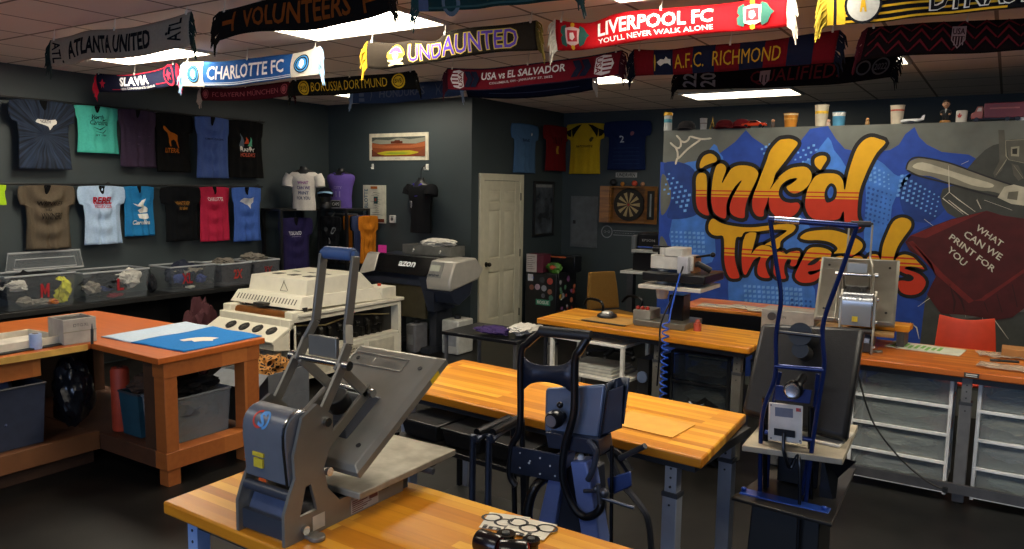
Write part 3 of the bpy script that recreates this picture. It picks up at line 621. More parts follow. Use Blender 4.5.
def bin_box(name, label, x0, x1, y0, y1, z, h, m=BINP, letter=None, lx=.5, col='#9c1c24', rim='#c8cccd', face=None, cat='storage bin', taper=.92, group=None, lh=.42, lv=.52):
    """open tapered plastic tote; lettering on its +X face"""
    cx, cy = (x0+x1)/2, (y0+y1)/2; t = thing(name, label, cat, (cx, cy, z), 0, group); a, b = (x1-x0)/2, (y1-y0)/2
    mb = MB(); k = taper; th = .004
    P = lambda s, q, e: [V((sx*a*s-(sx*e), sy*b*s-(sy*e), q)) for sx, sy in ((-1, -1), (1, -1), (1, 1), (-1, 1))]
    bo, to, ti, bi = P(k, .002, 0), P(1, h, 0), P(1, h, th), P(k, .008, th)
    R_ = [[mb.bm.verts.new(p) for p in r] for r in (bo, to, ti, bi)]
    for A, B in zip(R_, R_[1:]):
        for i in range(4): mb.bm.faces.new((A[i], A[(i+1) % 4], B[(i+1) % 4], B[i]))
    mb.bm.faces.new(R_[0][::-1]); mb.bm.faces.new(R_[3])
    obj('tub', mb, m, t)
    mb = MB(); mb.tube([(-a, -b, h), (a, -b, h), (a, b, h), (-a, b, h)], .009, 6, closed=True)
    obj('rim', mb, clear(rim, .55, .3) if m is BINP else mat(rim, .4), t)
    if letter:
        mb = MB(); f = lambda u, v: V((a*(k+(1-k)*v)+.003, b*(2*u-1)*(k+(1-k)*v), h*v))
        hh = lh; w_ = hh*h/(2*b)*(.62 if len(letter) == 1 else 1.15)
        if letter == 'M': fill(mb, [(lx+w_*(p-.5), lv+hh*(q-.5)) for p, q in ((0, 0), (0, 1), (.24, 1), (.5, .55), (.76, 1), (1, 1), (1, 0), (.76, 0), (.76, .56), (.5, .16), (.24, .56), (.24, 0))], f)
        else: text_on(mb, letter, f, lx-w_/2, lx+w_/2, lv-hh/2, lv+hh/2, bold=.03)
        obj('size_letter', mb, mat(col, .5), t)
    return t
def yb(x, y): return px(x, y, -7.5).y
BG = 'clear clothing bins on the black bench'
y1 = yb(76.5, 300); bin_box('clothing_bin', 'clear plastic bin marked M with its lid propped up behind', -7.88, -7.5, y1-.62, y1, ZB+.001, .315, letter='M', lx=.55, group=BG)
t = thing('loose_cover', 'clear plastic bin lid standing upright behind the bin marked M', 'lid', (-7.86, y1-.25, ZB+.33))
yl0, yl1 = px(4, 255, -7.86).y, px(83, 262, -7.86).y; zt = px(40, 252, -7.86).z
t.location = (-7.86, (yl0+yl1)/2, ZB+.325); ROOTM[t.name] = Matrix.Translation(t.location)
lid = [V((-7.86, a, b)) for a, b in ((yl0, ZB+.325), (yl1, ZB+.325), (yl1-.03, zt), (yl0+.03, zt))]
obj('panel', MB().prism(lid, (.01, 0, 0)), clear('#b4babe', .1, .5), t, world=True)
obj('rim', MB().tube([p+V((.006, 0, 0)) for p in lid], .011, 6, closed=True), clear('#d8dcdc', .4, .2), t, world=True)
obj('inner_ridge', MB().tube([V((-7.848, a, b)) for a, b in ((yl0+.07, ZB+.345), (yl1-.07, ZB+.345), (yl1-.09, zt-.06), (yl0+.09, zt-.06))], .006, 6, closed=True), clear('#d8dcdc', .4, .2), t, world=True)
yL0, yL1 = yb(84, 300), yb(150, 292); bin_box('clothing_bin', 'clear plastic bin marked L between the M and XL bins', -7.88, -7.5, yL0, yL1, ZB+.001, .29, letter='L', lx=.55, group=BG)
yX0, yX1 = yb(171, 288), yb(216, 286); bin_box('clothing_bin', 'clear plastic bin marked XL', -7.88, -7.5, yX0, yX1, ZB+.001, .275, letter='XL', lx=.36, group=BG)
y20, y21 = yb(222, 286), yb(252, 283); bin_box('clothing_bin', 'grey smoky bin marked 2X beside the XL bin', -7.88, -7.5, y20, y21, ZB+.001, .26, m=clear('#6a6c70', .5, .3), letter='2X', lx=.55, col='#c03020', group=BG)
y30, y31 = yb(255, 283), yb(280, 281); bin_box('clothing_bin', 'grey smoky bin marked 3X at the far end of the bench', -7.88, -7.5, y30, y31, ZB+.001, .265, m=clear('#6a6c70', .5, .3), letter='3X', lx=.55, col='#8a2020', group=BG)
def fillbin(ya, yb_, group, items, seed):
    w = yb_-ya
    for i, (u, z, r, sc, k, lab, xo) in enumerate(items):
        garment((-7.68+xo, ya+w*u, ZB+.016+z), r, sc, GARM[k][0], lab, group, seed+i)
fillbin(y1-.62, y1, 'clothes in the bin marked M', [(.5, .0, .17, (.8, 1.45, .75), 0, 'crumpled black garment filling the M bin', 0), (.86, .0, .1, (.6, .75, 1.1), 5, 'yellow garment at the corner of the M bin', .07), (.68, .0, .06, (.8, 1, .4), 6, 'orange garment beside the yellow one in the M bin', .115), (.3, .0, .06, (.7, 1, .7), 1, 'twisted grey garment against the front of the M bin', .115), (.12, .11, .09, (.8, .9, .5), 2, 'pale garment at the near top of the M bin', .0), (.5, .0, .06, (.6, 1.6, .5), 1, 'grey-green garment along the floor of the M bin', .12), (.25, .14, .08, (.7, 1.2, .6), 2, 'white-collared garment behind the letter of the M bin', .08)], 1)
fillbin(yL0, yL1, 'clothes in the bin marked L', [(.45, .0, .17, (.8, 1.3, .6), 0, 'black garment low in the L bin', 0), (.42, .07, .09, (.6, 1.1, .6), 3, 'blue garment bunched behind the letter of the L bin', .09), (.78, .07, .1, (.65, .95, .9), 2, 'white garment at the right of the L bin', .08), (.5, .0, .05, (.6, 1.5, .4), 4, 'dark red garment at the bottom of the L bin', .12), (.2, .05, .08, (.7, 1, .7), 1, 'grey garment at the left of the L bin', .09), (.6, .12, .09, (.7, 1.1, .5), 2, 'pale garment heaped at the top of the L bin', .05)], 11)
fillbin(yX0, yX1, 'clothes in the bin marked XL', [(.5, .0, .15, (.9, 1.15, .75), 7, 'navy garment at the back of the XL bin', -.03), (.3, .06, .07, (.7, 1, .7), 3, 'blue garment at the left in the XL bin', .09), (.75, .05, .06, (.7, 1, .7), 3, 'blue garment at the right in the XL bin', .1), (.5, .0, .05, (.7, 1, .3), 2, 'pale garment at the bottom of the XL bin', .11), (.55, .12, .1, (.7, 1.4, .5), 1, 'slate garment across the top of the XL bin', .03)], 21)
fillbin(y20, y21, 'clothes in the grey bins', [(.5, .0, .11, (1.1, 1., .9), 0, 'dark garment inside the 2X bin', 0), (.4, .2, .1, (1., 1.1, .45), 1, 'grey patterned garment heaped over the 2X bin', 0)], 31)
fillbin(y30, y31, 'clothes in the grey bins', [(.5, .0, .1, (1.1, .95, .9), 0, 'dark garment inside the 3X bin', 0), (.3, .19, .12, (1., 1.2, .5), 1, 'grey ribbed garment spilling over the 3X bin', .02)], 41)
garment((-7.66, (yL1+yX0)/2, ZB+.002), .08, (.9, .5, 1.2), "#24262a", 'dark crumpled bag squeezed between the L and XL bins', None, 51, 'plastic_bag', 'bag')

# ---------------------------------------------------------------- garment racks in the corner
def rack(label, x0, x1, y0, y1, z1, shelves, railz=None):
    t = thing('garment_rack', label, 'rack', ((x0+x1)/2, (y0+y1)/2, 0), 0, 'black garment racks in the corner')
    for x in (x0+.02, x1-.02):
        for y in (y0+.02, y1-.02): obj('post', MB().bx(x-.018, x+.018, y-.018, y+.018, 0, z1-.03), BLK2, t, world=True)
    for z in shelves: obj('shelf', MB().bx(x0, x1, y0, y1, z-.03, z), BLK, t, world=True, bevel=.003)
    return t
ra = rack('tall black shelf unit against the t-shirt wall in the corner', -7.91, -7.55, yend+.02, 7.16, 1.615, (.35, 1.615))
rb_ = rack('black rail rack against the back wall in the corner', -7.53, -7.14, 7.2, 7.64, 1.615, (.92, 1.615))
obj('hanging_rail', MB().cyl((-7.52, 7.23, 1.545), (-6.98, 7.23, 1.545), .013), STEEL, rb_, world=True)
# torso display forms
def torso_bm(c, w, h, d, s0=0): # lathe-like torso: chest up, neck stub
    mb = MB(); rows = [(0, .36, .8), (.12, .37, .85), (.3, .35, .85), (.5, .4, .95), (.68, .48, 1.), (.8, .5, .9), (.87, .42, .75), (.92, .2, .5), (.95, .14, .42), (1., .13, .4)]
    R_ = []
    for v, a, b in rows:
        R_.append([mb.bm.verts.new(V(c)+V((a*w*math.cos(q), b*d/2*math.sin(q), v*h))) for q in (2*math.pi*i/20 for i in range(20))])
    for A, B in zip(R_, R_[1:]):
        for k in range(20): mb.bm.faces.new((A[k], A[(k+1) % 20], B[(k+1) % 20], B[k]))
    mb.bm.faces.new(R_[0][::-1]); mb.bm.faces.new(R_[-1]); return mb
def worn_shirt(label, loc, rz, w, h, d, col, decs, sleeves, form=True, neckv=False, trim=None, cat='display torso', name='mannequin_torso', base=.0, group=None):
    """torso form dressed in a shirt; front faces local -Y"""
    t = thing(name, label, cat, loc, rz, group)
    obj('torso_form', torso_bm((0, 0, base), w*.96, h, d*.92), BLK2, t)
    mb = MB(); N = 32; ph = rnd.random()*6
    prof = [(-.04, .40, .95), (.1, .40, .95), (.3, .39, .95), (.5, .42, 1.0), (.66, .495, 1.06), (.76, .52, 1.0), (.83, .49, .86), (.875, .38, .66), (.895, .24, .55)]
    def sec(v):
        for a, b in zip(prof, prof[1:]):
            if v <= b[0]: k = (v-a[0])/(b[0]-a[0]); return a[1]+(b[1]-a[1])*k, a[2]+(b[2]-a[2])*k
        return prof[-1][1:]
    def fn(u, v, off=0.): # u 0..1 left to right over the front
        a, b = sec(-.04+.935*v); q = math.pi*(1+u); r = 1+.03*math.sin(u*26+ph+v*4)*(1-v)+.012*math.sin(v*17+u*6)
        dip = (.07*h*math.exp(-((u-.5)/(.1 if not neckv else .09))**2) if v > .93 else 0)*(1.6 if neckv else .8)
        return V((a*w*r*math.cos(q), (b*d/2*r+off)*math.sin(q), base+(-.04+.935*v)*h-dip))
    def gn(u, v): return fn(u*2, v) if u <= .5 else V((fn((1-u)*2, v).x, -fn((1-u)*2, v).y*.85, fn((1-u)*2, v).z+(.05*h*math.exp(-((u-.75)/.05)**2) if v > .93 else 0)))
    mb.grid(gn, 64, 26); bmesh.ops.remove_doubles(mb.bm, verts=mb.bm.verts, dist=.0005)
    obj('shirt_body', mb, cloth(col, trans=0), t)
    if sleeves:
        for sg in (-1, 1):
            mb = MB(); A = V((sg*w*.45, 0, base+.77*h)); B = V((sg*w*(.5+sleeves*.14), -.02, base+(.77-sleeves*.5)*h))
            mb.tube([A, A.lerp(B, .5)+V((sg*.012, 0, .012)), B], [.085*w/.4, .08*w/.4, .078*w/.4], 14, flat=1.)
            obj('sleeve', mb, cloth(col, trans=0), t)
    if trim:
        mb = MB(); mb.tube([fn(.5+.5*(x), .985, .004) for x in [i/12-.5 for i in range(13)] if abs(x) < .42], .008, 6)
        obj('neck_trim', mb, cloth(trim, trans=0), t)
    W0 = math.pi*w*.4
    decorate(t, decs, lambda u, v, o=0.: ROOTM[t.name] @ fn(u, v, o), W0, h, 'print', (32, 26))
    return t
worn_shirt('white t-shirt with purple and navy slogan letters on a black torso form', (py(304, 190, 6.85).x, 6.85, 1.616), math.radians(42), .35, .53, .18, '#cfcac2',
           [('t', 'WHAT', .36, .62, .66, .74, '#8c3a8c'), ('t', 'CAN WE', .32, .68, .53, .61, '#43307a'), ('t', 'PRINT', .35, .65, .4, .48, '#2c3a72'), ('t', 'FOR YOU', .3, .7, .27, .35, '#1c2a5c')], .5, base=.0)
worn_shirt('purple sleeveless jersey with a V neck on a black torso form on the rack top', (py(341, 190, 7.45).x, 7.45, 1.616), math.radians(20), .38, .52, .2, '#6653a0',
           [('t', 'CITY', .38, .62, .56, .63, '#8d80bd'), ('t', '11', .43, .57, .34, .5, '#8d80bd')], 0, neckv=True, trim='#5a4a92')
t = thing('baseball_cap', 'black cap with a pale blue bill beside the white torso', 'cap', (-7.44, 6.98, 1.616), math.radians(40))
t.location.x = py(323, 200, 7.12).x+.05; t.location.y = 7.12; ROOTM[t.name] = Matrix.Translation(t.location) @ Matrix.Rotation(math.radians(40), 4, 'Z')
obj('head_stand', MB().lathe([(.07, 0), (.075, .04), (.055, .08), (.07, .16), (.085, .2), (.06, .22)]), BLK2, t)
mb = MB(); mb.lathe([(.097, .15), (.1, .18), (.092, .22), (.065, .255), (.02, .27)]); obj('crown', mb, cloth('#15161a', trans=0), t)
mb = MB(); mb.grid(lambda u, v: V(((u-.5)*.19, -.075-v*.08*(1-(2*u-1)**2*.6), .2+.025*math.cos((u-.5)*2.6)-v*.02)), 10, 4); obj('bill', mb, cloth('#8fb6d6', trans=0), t, solid=.006)
t = thing('price_sign', 'small black sign with pale letters standing beside the cap', 'sign', (py(336, 203, 7.25).x, 7.25, 1.616), math.radians(15))
obj('panel', MB().box((0, 0, .055), (.14, .02, .1)), BLK2, t, bevel=.003); 
mb = MB(); text_on(mb, 'CAPS', lambda u, v: V((-.05+.1*u, -.0115, .035+.04*v)), 0, 1, 0, 1); obj('lettering', mb, WHITE, t)
mb = MB()
for a, b, c, d in ((-.07, .07, .005, .013), (-.07, .07, .097, .105), (-.07, -.062, .013, .097), (.062, .07, .013, .097)): mb.bx(a, b, -.014, -.0105, c, d)
obj('border', mb, mat('#8a8a88', .5), t)
RG = 'shirts hanging on the corner racks'
shirt('dark purple t-shirt with a white word hanging in the open shelf bay', (-7.64, yend+.06, 1.5), (.16, 1, 0), (1, -.16, 0), .5, .72, '#2c2650', [('t', 'TORONTO', .28, .66, .69, .76, '#c6c4d0', {'k': {'bold': .03}}), ('s', [(.3, .665), (.66, .665)], .006, '#c6c4d0')], group=RG, collar='#101014')
hs = [o for o in C.objects if o.get('label', '').startswith('dark purple t-shirt')][0]
obj('hanger', MB().tube([(-7.61, yend+.31, 1.49), (-7.61, yend+.31, 1.56), (-7.6, yend+.32, 1.588)], .006, 6).tube([(-7.64, yend+.1, 1.47), (-7.61, yend+.31, 1.5), (-7.58, yend+.5, 1.47)], .006, 6), BLK2, hs, world=True)
t = shirt('black jersey with a pale number and crest on the rail front', (-7.55, 7.17, 1.52), (1, 0, 0), (0, -1, 0), .4, .62, '#16171a', [('t', '11', .42, .52, .42, .55, '#c4c4c0'), ('d', .68, .7, .045, '#8a8c8c'), ('d', .68, .7, .03, '#2c2e30'), ('d', .3, .72, .03, '#3a3c3e')], group=RG)
obj('hanger', MB().tube([(-7.35, 7.14, 1.5), (-7.35, 7.2, 1.57), (-7.35, 7.24, 1.56)], .006, 6), BLK2, t, world=True)
for i, (cl, lab) in enumerate((('#d07a1e', 'bright orange t-shirt on the rail beside the black jersey'), ('#1d1e22', 'black t-shirt squeezed on the rail right of the orange one'), ('#3c4668', 'slate blue t-shirt on the rail end'), ('#c8781e', 'orange-yellow striped t-shirt at the rail tip'))):
    shirt(lab, (-7.27+.075*i, 7.27, 1.53), (.12, 1, 0), (1, -.12, 0), .33, .62, cl, [], group=RG, collar=None)

# ---------------------------------------------------------------- back wall things
YW = YB
def framed(name, label, cat, c0, c1, Y, ax, frame_col, paper_col, fw=.015, depth=.02, art=None, n=(0, -1, 0)):
    pass
a = py(370, 134, YW); b = py(429, 160, YW)
t = thing('stadium_poster', 'wide poster of a packed stadium at dusk with white border, on the back wall', 'poster', ((a.x+b.x)/2, YW, b.z))
w_, h_ = b.x-a.x, a.z-b.z
obj('paper', MB().bx(a.x, b.x, YW-.012, YW-.001, b.z, a.z), mat('#d6cfb8', .6), t, world=True)
def art(u, v, o=0): return V((a.x+w_*u, YW-.0125-o, b.z+h_*v))
decorate(t, [('r', .05, .95, .14, .86, '#8a4a2c'), ('p', [(.05, .66), (.2, .6), (.5, .62), (.8, .6), (.95, .68), (.95, .86), (.05, .86)], '#8f8f80'), ('p', [(.05, .7), (.12, .78), (.35, .74), (.5, .83), (.7, .76), (.95, .82), (.95, .86), (.05, .86)], '#4f554f'),
             ('p', [(.38, .62), (.38, .7), (.44, .7), (.45, .74), (.53, .74), (.54, .7), (.58, .7), (.58, .62)], '#5a2c1c'), ('p', [(.05, .64), (.3, .54), (.7, .54), (.95, .66), (.95, .5), (.75, .44), (.25, .44), (.05, .48)], '#a8603a'),
             ('p', [(.1, .26), (.3, .34), (.7, .36), (.88, .28), (.7, .2), (.3, .18)], '#b8a82c'), ('p', [(.25, .26), (.4, .3), (.6, .3), (.72, .26), (.6, .22), (.4, .22)], '#8a9a2c'), ('p', [(.05, .14), (.05, .4), (.12, .3), (.22, .17)], '#6c3a2a'), ('p', [(.95, .14), (.95, .42), (.86, .3), (.76, .17)], '#7c4430'),
             ('t', 'STADIUM', .46, .54, .06, .09, '#8a8272')], art, w_, h_)
for x, y in ((373, 165),):
    q = py(x, y, YW); t = thing('wall_hook', 'small white plastic hook on the back wall under the poster corner', 'hook', (q.x, YW, q.z-.03))
    obj('plate', MB().bx(-.018, .018, -.008, -.0005, -.025, .045), WHITE, t, bevel=.003); obj('prong', MB().tube([(0, -.008, -.015), (0, -.03, -.02), (0, -.035, 0)], .005, 8), WHITE, t)
a2 = py(364, 185, YW); b2 = py(386.5, 223.5, YW)
t = thing('signed_print', 'tall framed print with blue lettering and signatures on the back wall', 'print', ((a2.x+b2.x)/2, YW, b2.z))
obj('panel', MB().bx(a2.x, b2.x, YW-.02, YW-.001, b2.z, a2.z), mat('#c9c6b4', .5), t, world=True, bevel=.003)
w2, h2 = b2.x-a2.x, a2.z-b2.z
sq = [('s', [(.3+.3*rnd.random(), .1+.8*k/14), (.5+.2*rnd.random(), .12+.8*k/14), (.7+.2*rnd.random(), .1+.8*k/14)], .008, '#6a6c68') for k in range(13)]
decorate(t, sq+[('r', .38, .68, .9, .97, '#9c5a2c'), ('r', .64, .98, .03, .12, '#6c3018'), ('r', .52, .7, .52, .7, '#2c4a4c'), ('r', .57, .64, .58, .66, '#8a3a2c'), ('tr', 'CHARLOTTE', .1, .26, .1, .9, '#4a6c86')], lambda u, v, o=0: V((a2.x+w2*u, YW-.0205-o, b2.z+h2*v)), w2, h2)
q = py(393.5, 219, YW)
t = thing('thermostat', 'small square white thermostat on the back wall', 'thermostat', (q.x, YW, q.z-.06))
obj('housing', MB().box((0, -.014, .06), (.1, .026, .1)), mat('#d8d8d4', .5), t, bevel=.008)
obj('dial', MB().cyl((0, -.027, .06), (0, -.034, .06), .022), mat('#55585c', .4), t); obj('screen', MB().box((0, -.0275, .09), (.05, .002, .016)), mat('#8a9a94', .3), t)
q = py(427.5, 165, YW); zb = py(424, 230, YW).z
t = worn_shirt('black jersey with purple collar and number on a torso form hung from the back wall', (q.x, YB-.13, zb-.0), math.radians(-14), .44, .66, .2, '#131417',
             [('t', '17', .3, .42, .5, .64, '#d6d6d8'), ('s', [(.52, .74), (.6, .75)],   .02, '#4a3aa0')], .2, neckv=True, trim='#4a3cb0')
obj('hanger_hook', MB().tube([(0, 0, .66), (0, .0, .74), (.02, .01, .79), (0, .06, .81)], .006, 8), BLK2, t)
t = thing('wall_hook', 'white hook holding the black jersey form on the back wall', 'hook', (q.x, YW, py(424, 168, YW).z))
obj('plate', MB().bx(-.02, .02, -.008, -.0005, -.03, .05), WHITE, t, bevel=.003); obj('prong', MB().tube([(0, -.008, -.02), (0, -.06, -.025), (0, -.075, .01)], .006, 8), WHITE, t)

# ---------------------------------------------------------------- door
a = px(479, 172.6, XD); b = px(523, 175, XD); d0, d1 = 7.82, 8.84; zt = 2.09
DOORC = mat('#cbc6ae', .5, 0, .04)
r = bpy.data.objects.new('door_1', None); C.objects.link(r); r.location = (XD, (d0+d1)/2, 0); r['kind'] = 'structure'; ROOTM['door_1'] = Matrix.Translation(r.location)
mb = MB(); cw = .085
for y0, y1, z0, z1 in ((d0, d0+cw, 0, zt), (d1-cw, d1, 0, zt), (d0+cw, d1-cw, zt-cw, zt)): mb.bx(XD, XD+.03, y0, y1, z0, z1)
struct('door_frame', mb, DOORC, r, world=True, bevel=.005)
mb = MB(); s0, s1 = d0+cw+.004, d1-cw-.004; W_ = s1-s0; zt2 = zt-cw-.004
mb.bx(XD+.002, XD+.012, s0, s1, .012, zt2)
st = .115
ys = [(s0, s0+st), (s0+W_/2-.05, s0+W_/2+.05), (s1-st, s1)]
for y0, y1 in ys: mb.bx(XD+.012, XD+.024, y0, y1, .012, zt2)
for z0, z1 in ((.012, .24), (.84, 1.02), (1.63, 1.73), (zt2-.12, zt2)):
    for (ya, yb2) in ((ys[0][1], ys[1][0]), (ys[1][1], ys[2][0])): mb.bx(XD+.012, XD+.024, ya, yb2, z0, z1)
struct('door_slab', mb, DOORC, r, world=True, bevel=.006)
mb = MB()
for (ya, yb2) in ((ys[0][1], ys[1][0]), (ys[1][1], ys[2][0])):
    for z0, z1 in ((.24, .84), (1.02, 1.63), (1.73, zt2-.12)):
        e = .035; mb.hexa([V((XD+.012, y, z)) for y, z in ((ya+.015, z0+.015), (yb2-.015, z0+.015), (yb2-.015, z1-.015), (ya+.015, z1-.015))], [V((XD+.022, y, z)) for y, z in ((ya+e, z0+e), (yb2-e, z0+e), (yb2-e, z1-e), (ya+e, z1-e))])
struct('door_panel', mb, DOORC, r, world=True)
mb = MB(); mb.cyl((XD+.024, s0+.06, .95), (XD+.03, s0+.06, .95), .032).cyl((XD+.03, s0+.06, .95), (XD+.06, s0+.06, .95), .011).sph((XD+.075, s0+.06, .95), .028)
struct('door_handle', mb, mat('#3a3630', .3, .8), r, world=True)
for z in (.25, 1.05, 1.8): struct('door_hinge', MB().cyl((XD+.032, s1+.008, z-.05), (XD+.032, s1+.008, z+.05), .009, n=10), mat('#6a665c', .4, .7), r, world=True)

# ---------------------------------------------------------------- alcove: jerseys, poster, breaker panel, dartboard
JG = 'football shirts pinned high in the alcove'
def ashirt(Yp, x0, x1, y0, y1, label, col, decs, wallx=None, **k):
    if wallx is None:
        A, B, Cc = py(x0, y0, Yp), py(x1, y0, Yp), py((x0+x1)/2, y1, Yp); return shirt(label, (A.x, Yp-.02, A.z), (1, 0, 0), (0, -1, 0), B.x-A.x, A.z-Cc.z, col, decs, group=JG, collar=None, fold=.5, **k)
    A, B, Cc = px(x0, y0, wallx), px(x1, y0, wallx), px((x0+x1)/2, y1, wallx); return shirt(label, (wallx+.02, A.y, min(A.z, 2.85)), (0, 1, 0), (1, 0, 0), B.y-A.y, A.z-Cc.z, col, decs, group=JG, collar=None, fold=.5, **k)
ashirt(0, 510, 538, 122, 173, 'sky blue football shirt above the end of the door frame', '#4d6f94', [('t', 'BANK', .36, .68, .64, .7, '#22344c'), ('d', .7, .8, .02, '#c6ccd2')], wallx=XD)
ashirt(0, 539, 565, 124, 171, 'dark red football shirt with a yellow number in the alcove corner', '#6e1418', [('t', '1', .46, .56, .38, .55, '#b88a2c')] + [('r', u, u+.03, .6, .75, '#3a1014') for u in (.3, .42, .54, .66)], wallx=XD)
ashirt(YF, 567, 606, 124, 174, 'yellow football shirt with black shoulders on the far wall', '#b89a1e', [('t', 'NATIONWIDE', .22, .78, .52, .57, '#2a2616'), ('d', .7, .68, .035, '#4a4420'), ('p', [(.16, .9), (.3, .96), (.42, .98), (.3, .86), (.17, .72)], '#1a1812'), ('p', [(.84, .9), (.7, .96), (.58, .98), (.7, .86), (.83, .72)], '#1a1812'), ('p', [(.0, .86), (.16, .9), (.13, .74), (.06, .76)], '#1a1812'), ('p', [(1., .86), (.84, .9), (.87, .74), (.94, .76)], '#1a1812')])
ashirt(YF, 606, 654, 122, 170, 'navy football shirt with a white number 2 on the far wall', '#16234a', [('t', '2', .32, .44, .56, .7, '#b4b8c2'), ('d', .62, .74, .03, '#8a5a64')] + [('r', .14, .86, v, v+.012, '#22365e') for v in (.12, .2, .28, .36, .44)])
a3 = px(533, 181, XD); b3 = px(552, 235, XD)
t = thing('framed_photo', 'narrow tall picture in a black frame on the alcove side wall', 'picture', (XD, (a3.y+b3.y)/2, b3.z))
mb = MB(); f = .035; mb.bx(XD, XD+.03, a3.y, b3.y, a3.z-f, a3.z).bx(XD, XD+.03, a3.y, b3.y, b3.z, b3.z+f).bx(XD, XD+.03, a3.y, a3.y+f, b3.z+f, a3.z-f).bx(XD, XD+.03, b3.y-f, b3.y, b3.z+f, a3.z-f)
obj('frame', mb, BLK, t, world=True, bevel=.003)
obj('photo', MB().bx(XD+.001, XD+.012, a3.y+f, b3.y-f, b3.z+f, a3.z-f), mat('#454b52', .25, 0, .6, 5), t, world=True)
obj('caption_strip', MB().bx(XD+.012, XD+.014, a3.y+f+.01, b3.y-f-.01, a3.z-f-.05, a3.z-f-.01), mat('#7a7c7c', .6), t, world=True)
a4 = py(571.5, 196, YF); b4 = py(597, 248, YF)
t = thing('breaker_panel', 'flat grey electrical panel door on the far wall', 'electrical panel', ((a4.x+b4.x)/2, YF, b4.z))
PG = mat('#585d60', .5); obj('surround', MB().bx(a4.x, b4.x, YF-.015, YF-.001, b4.z, a4.z), PG, t, world=True, bevel=.003)
obj('door', MB().bx(a4.x+.03, b4.x-.03, YF-.022, YF-.015, b4.z+.03, a4.z-.03), PG, t, world=True, bevel=.003); obj('latch', MB().bx(a4.x+.05, a4.x+.09, YF-.03, YF-.022, (a4.z+b4.z)/2-.03, (a4.z+b4.z)/2+.02), BLK, t, world=True)
# dartboard cabinet
a5 = py(607, 186, YF); b5 = py(657, 224, YF); CB = mat('#7a4f1e', .5, 0, .25, 4, stretch=(1, 1, 8))
t = thing('dartboard_cabinet', 'open wooden dartboard cabinet with scoreboard door on the far wall', 'dartboard', ((a5.x+b5.x)/2, YF, b5.z))
hz = (a5.z+b5.z)/2; hw = (b5.x-a5.x)/4
xc = (a5.x+b5.x)/2-.02
z0, z1 = b5.z, a5.z
mb = MB(); mb.bx(xc-.27, xc+.27, YF-.02, YF-.001, z0, z1)
for q in ((xc-.27, xc-.25, z0, z1), (xc+.25, xc+.27, z0, z1), (xc-.25, xc+.25, z0, z0+.02), (xc-.25, xc+.25, z1-.02, z1)): mb.bx(q[0], q[1], YF-.1, YF-.02, q[2], q[3])
obj('case', mb, CB, t, world=True)
obj('left_door', MB().hexa([V((xc-.27, YF-.1, z0)), V((a5.x-.02, YF-.16, z0)), V((a5.x-.02, YF-.18, z0)), V((xc-.27, YF-.12, z0))], [V((xc-.27, YF-.1, z1)), V((a5.x-.02, YF-.16, z1)), V((a5.x-.02, YF-.18, z1)), V((xc-.27, YF-.12, z1))]), CB, t, world=True)
rd = obj('right_door', MB().hexa([V((xc+.27, YF-.1, z0)), V((b5.x+.06, YF-.16, z0)), V((b5.x+.06, YF-.18, z0)), V((xc+.27, YF-.12, z0))], [V((xc+.27, YF-.1, z1)), V((b5.x+.06, YF-.16, z1)), V((b5.x+.06, YF-.18, z1)), V((xc+.27, YF-.12, z1))]), CB, t, world=True)
mb = MB(); L3 = lambda u, z, e=0: V((xc+.27+(b5.x+.06-xc-.27)*u, YF-.122-.06*u-e, z)); mb.hexa([L3(.2, z0+.06), L3(.8, z0+.06), L3(.8, z1-.06), L3(.2, z1-.06)], [L3(.2, z0+.06, .004), L3(.8, z0+.06, .004), L3(.8, z1-.06, .004), L3(.2, z1-.06, .004)])
sb = obj('scoreboard', mb, mat('#14171a', .6), t, world=True)
mb = MB(); mb.hexa([L3(.42, z0+.1, .004), L3(.56, z0+.1, .004), L3(.56, z1-.1, .004), L3(.42, z1-.1, .004)], [L3(.42, z0+.1, .006), L3(.56, z0+.1, .006), L3(.56, z1-.1, .006), L3(.42, z1-.1, .006)]); obj('score_column', mb, mat('#7c8488', .6), t, world=True)
db = MB().cyl((xc, YF-.021, hz), (xc, YF-.06, hz), .225, n=40); obj('dartboard', db, mat('#181512', .8), t, world=True)
mb = MB(); mb2 = MB()
for k in range(20):
    q0, q1 = 2*math.pi*(k-.5)/20, 2*math.pi*(k+.5)/20
    pts = [V((xc+r_*math.sin(q), YF-.0605, hz+r_*math.cos(q))) for r_, q in ((.02, q0), (.17, q0), (.17, q1), (.02, q1))]
    (mb if k % 2 else mb2).prism(pts, (0, -.002, 0))
obj('pale_segments', mb, mat('#9c8a62', .8), t, world=True); obj('dark_segments', mb2, mat('#2a2018', .8), t, world=True)
obj('bullseye', MB().cyl((xc, YF-.0605, hz), (xc, YF-.066, hz), .018), mat('#8a2018', .7), t, world=True)
DG = 'little things on the dartboard cabinet'
for i, (dx, colr, lab, sc) in enumerate(((-.36, '#15161a', 'black round object on the left end of the dartboard cabinet', .05), (-.1, '#b8741e', 'small amber ball on top of the dartboard cabinet', .03), (.08, '#b8452c', 'small orange-red ball on top of the dartboard cabinet', .04), (.2, '#a87a5a', 'small tan ball on top of the dartboard cabinet', .03))):
    o = obj('ball', MB().sph((0, 0, sc), sc), mat(colr, .5)); o.location = (xc+(dx if i else -.24), YF-.06, z1+.001); tag(o, lab, 'ball', DG)
a6 = py(616, 172.5, YF); b6 = py(637, 177.5, YF)
t = thing('license_plate', 'small pale plate with dark letters above the dartboard cabinet', 'plate', ((a6.x+b6.x)/2, YF, b6.z))
obj('plate', MB().bx(a6.x, b6.x, YF-.008, YF-.001, b6.z, a6.z), mat('#9a9c9a', .5), t, world=True)
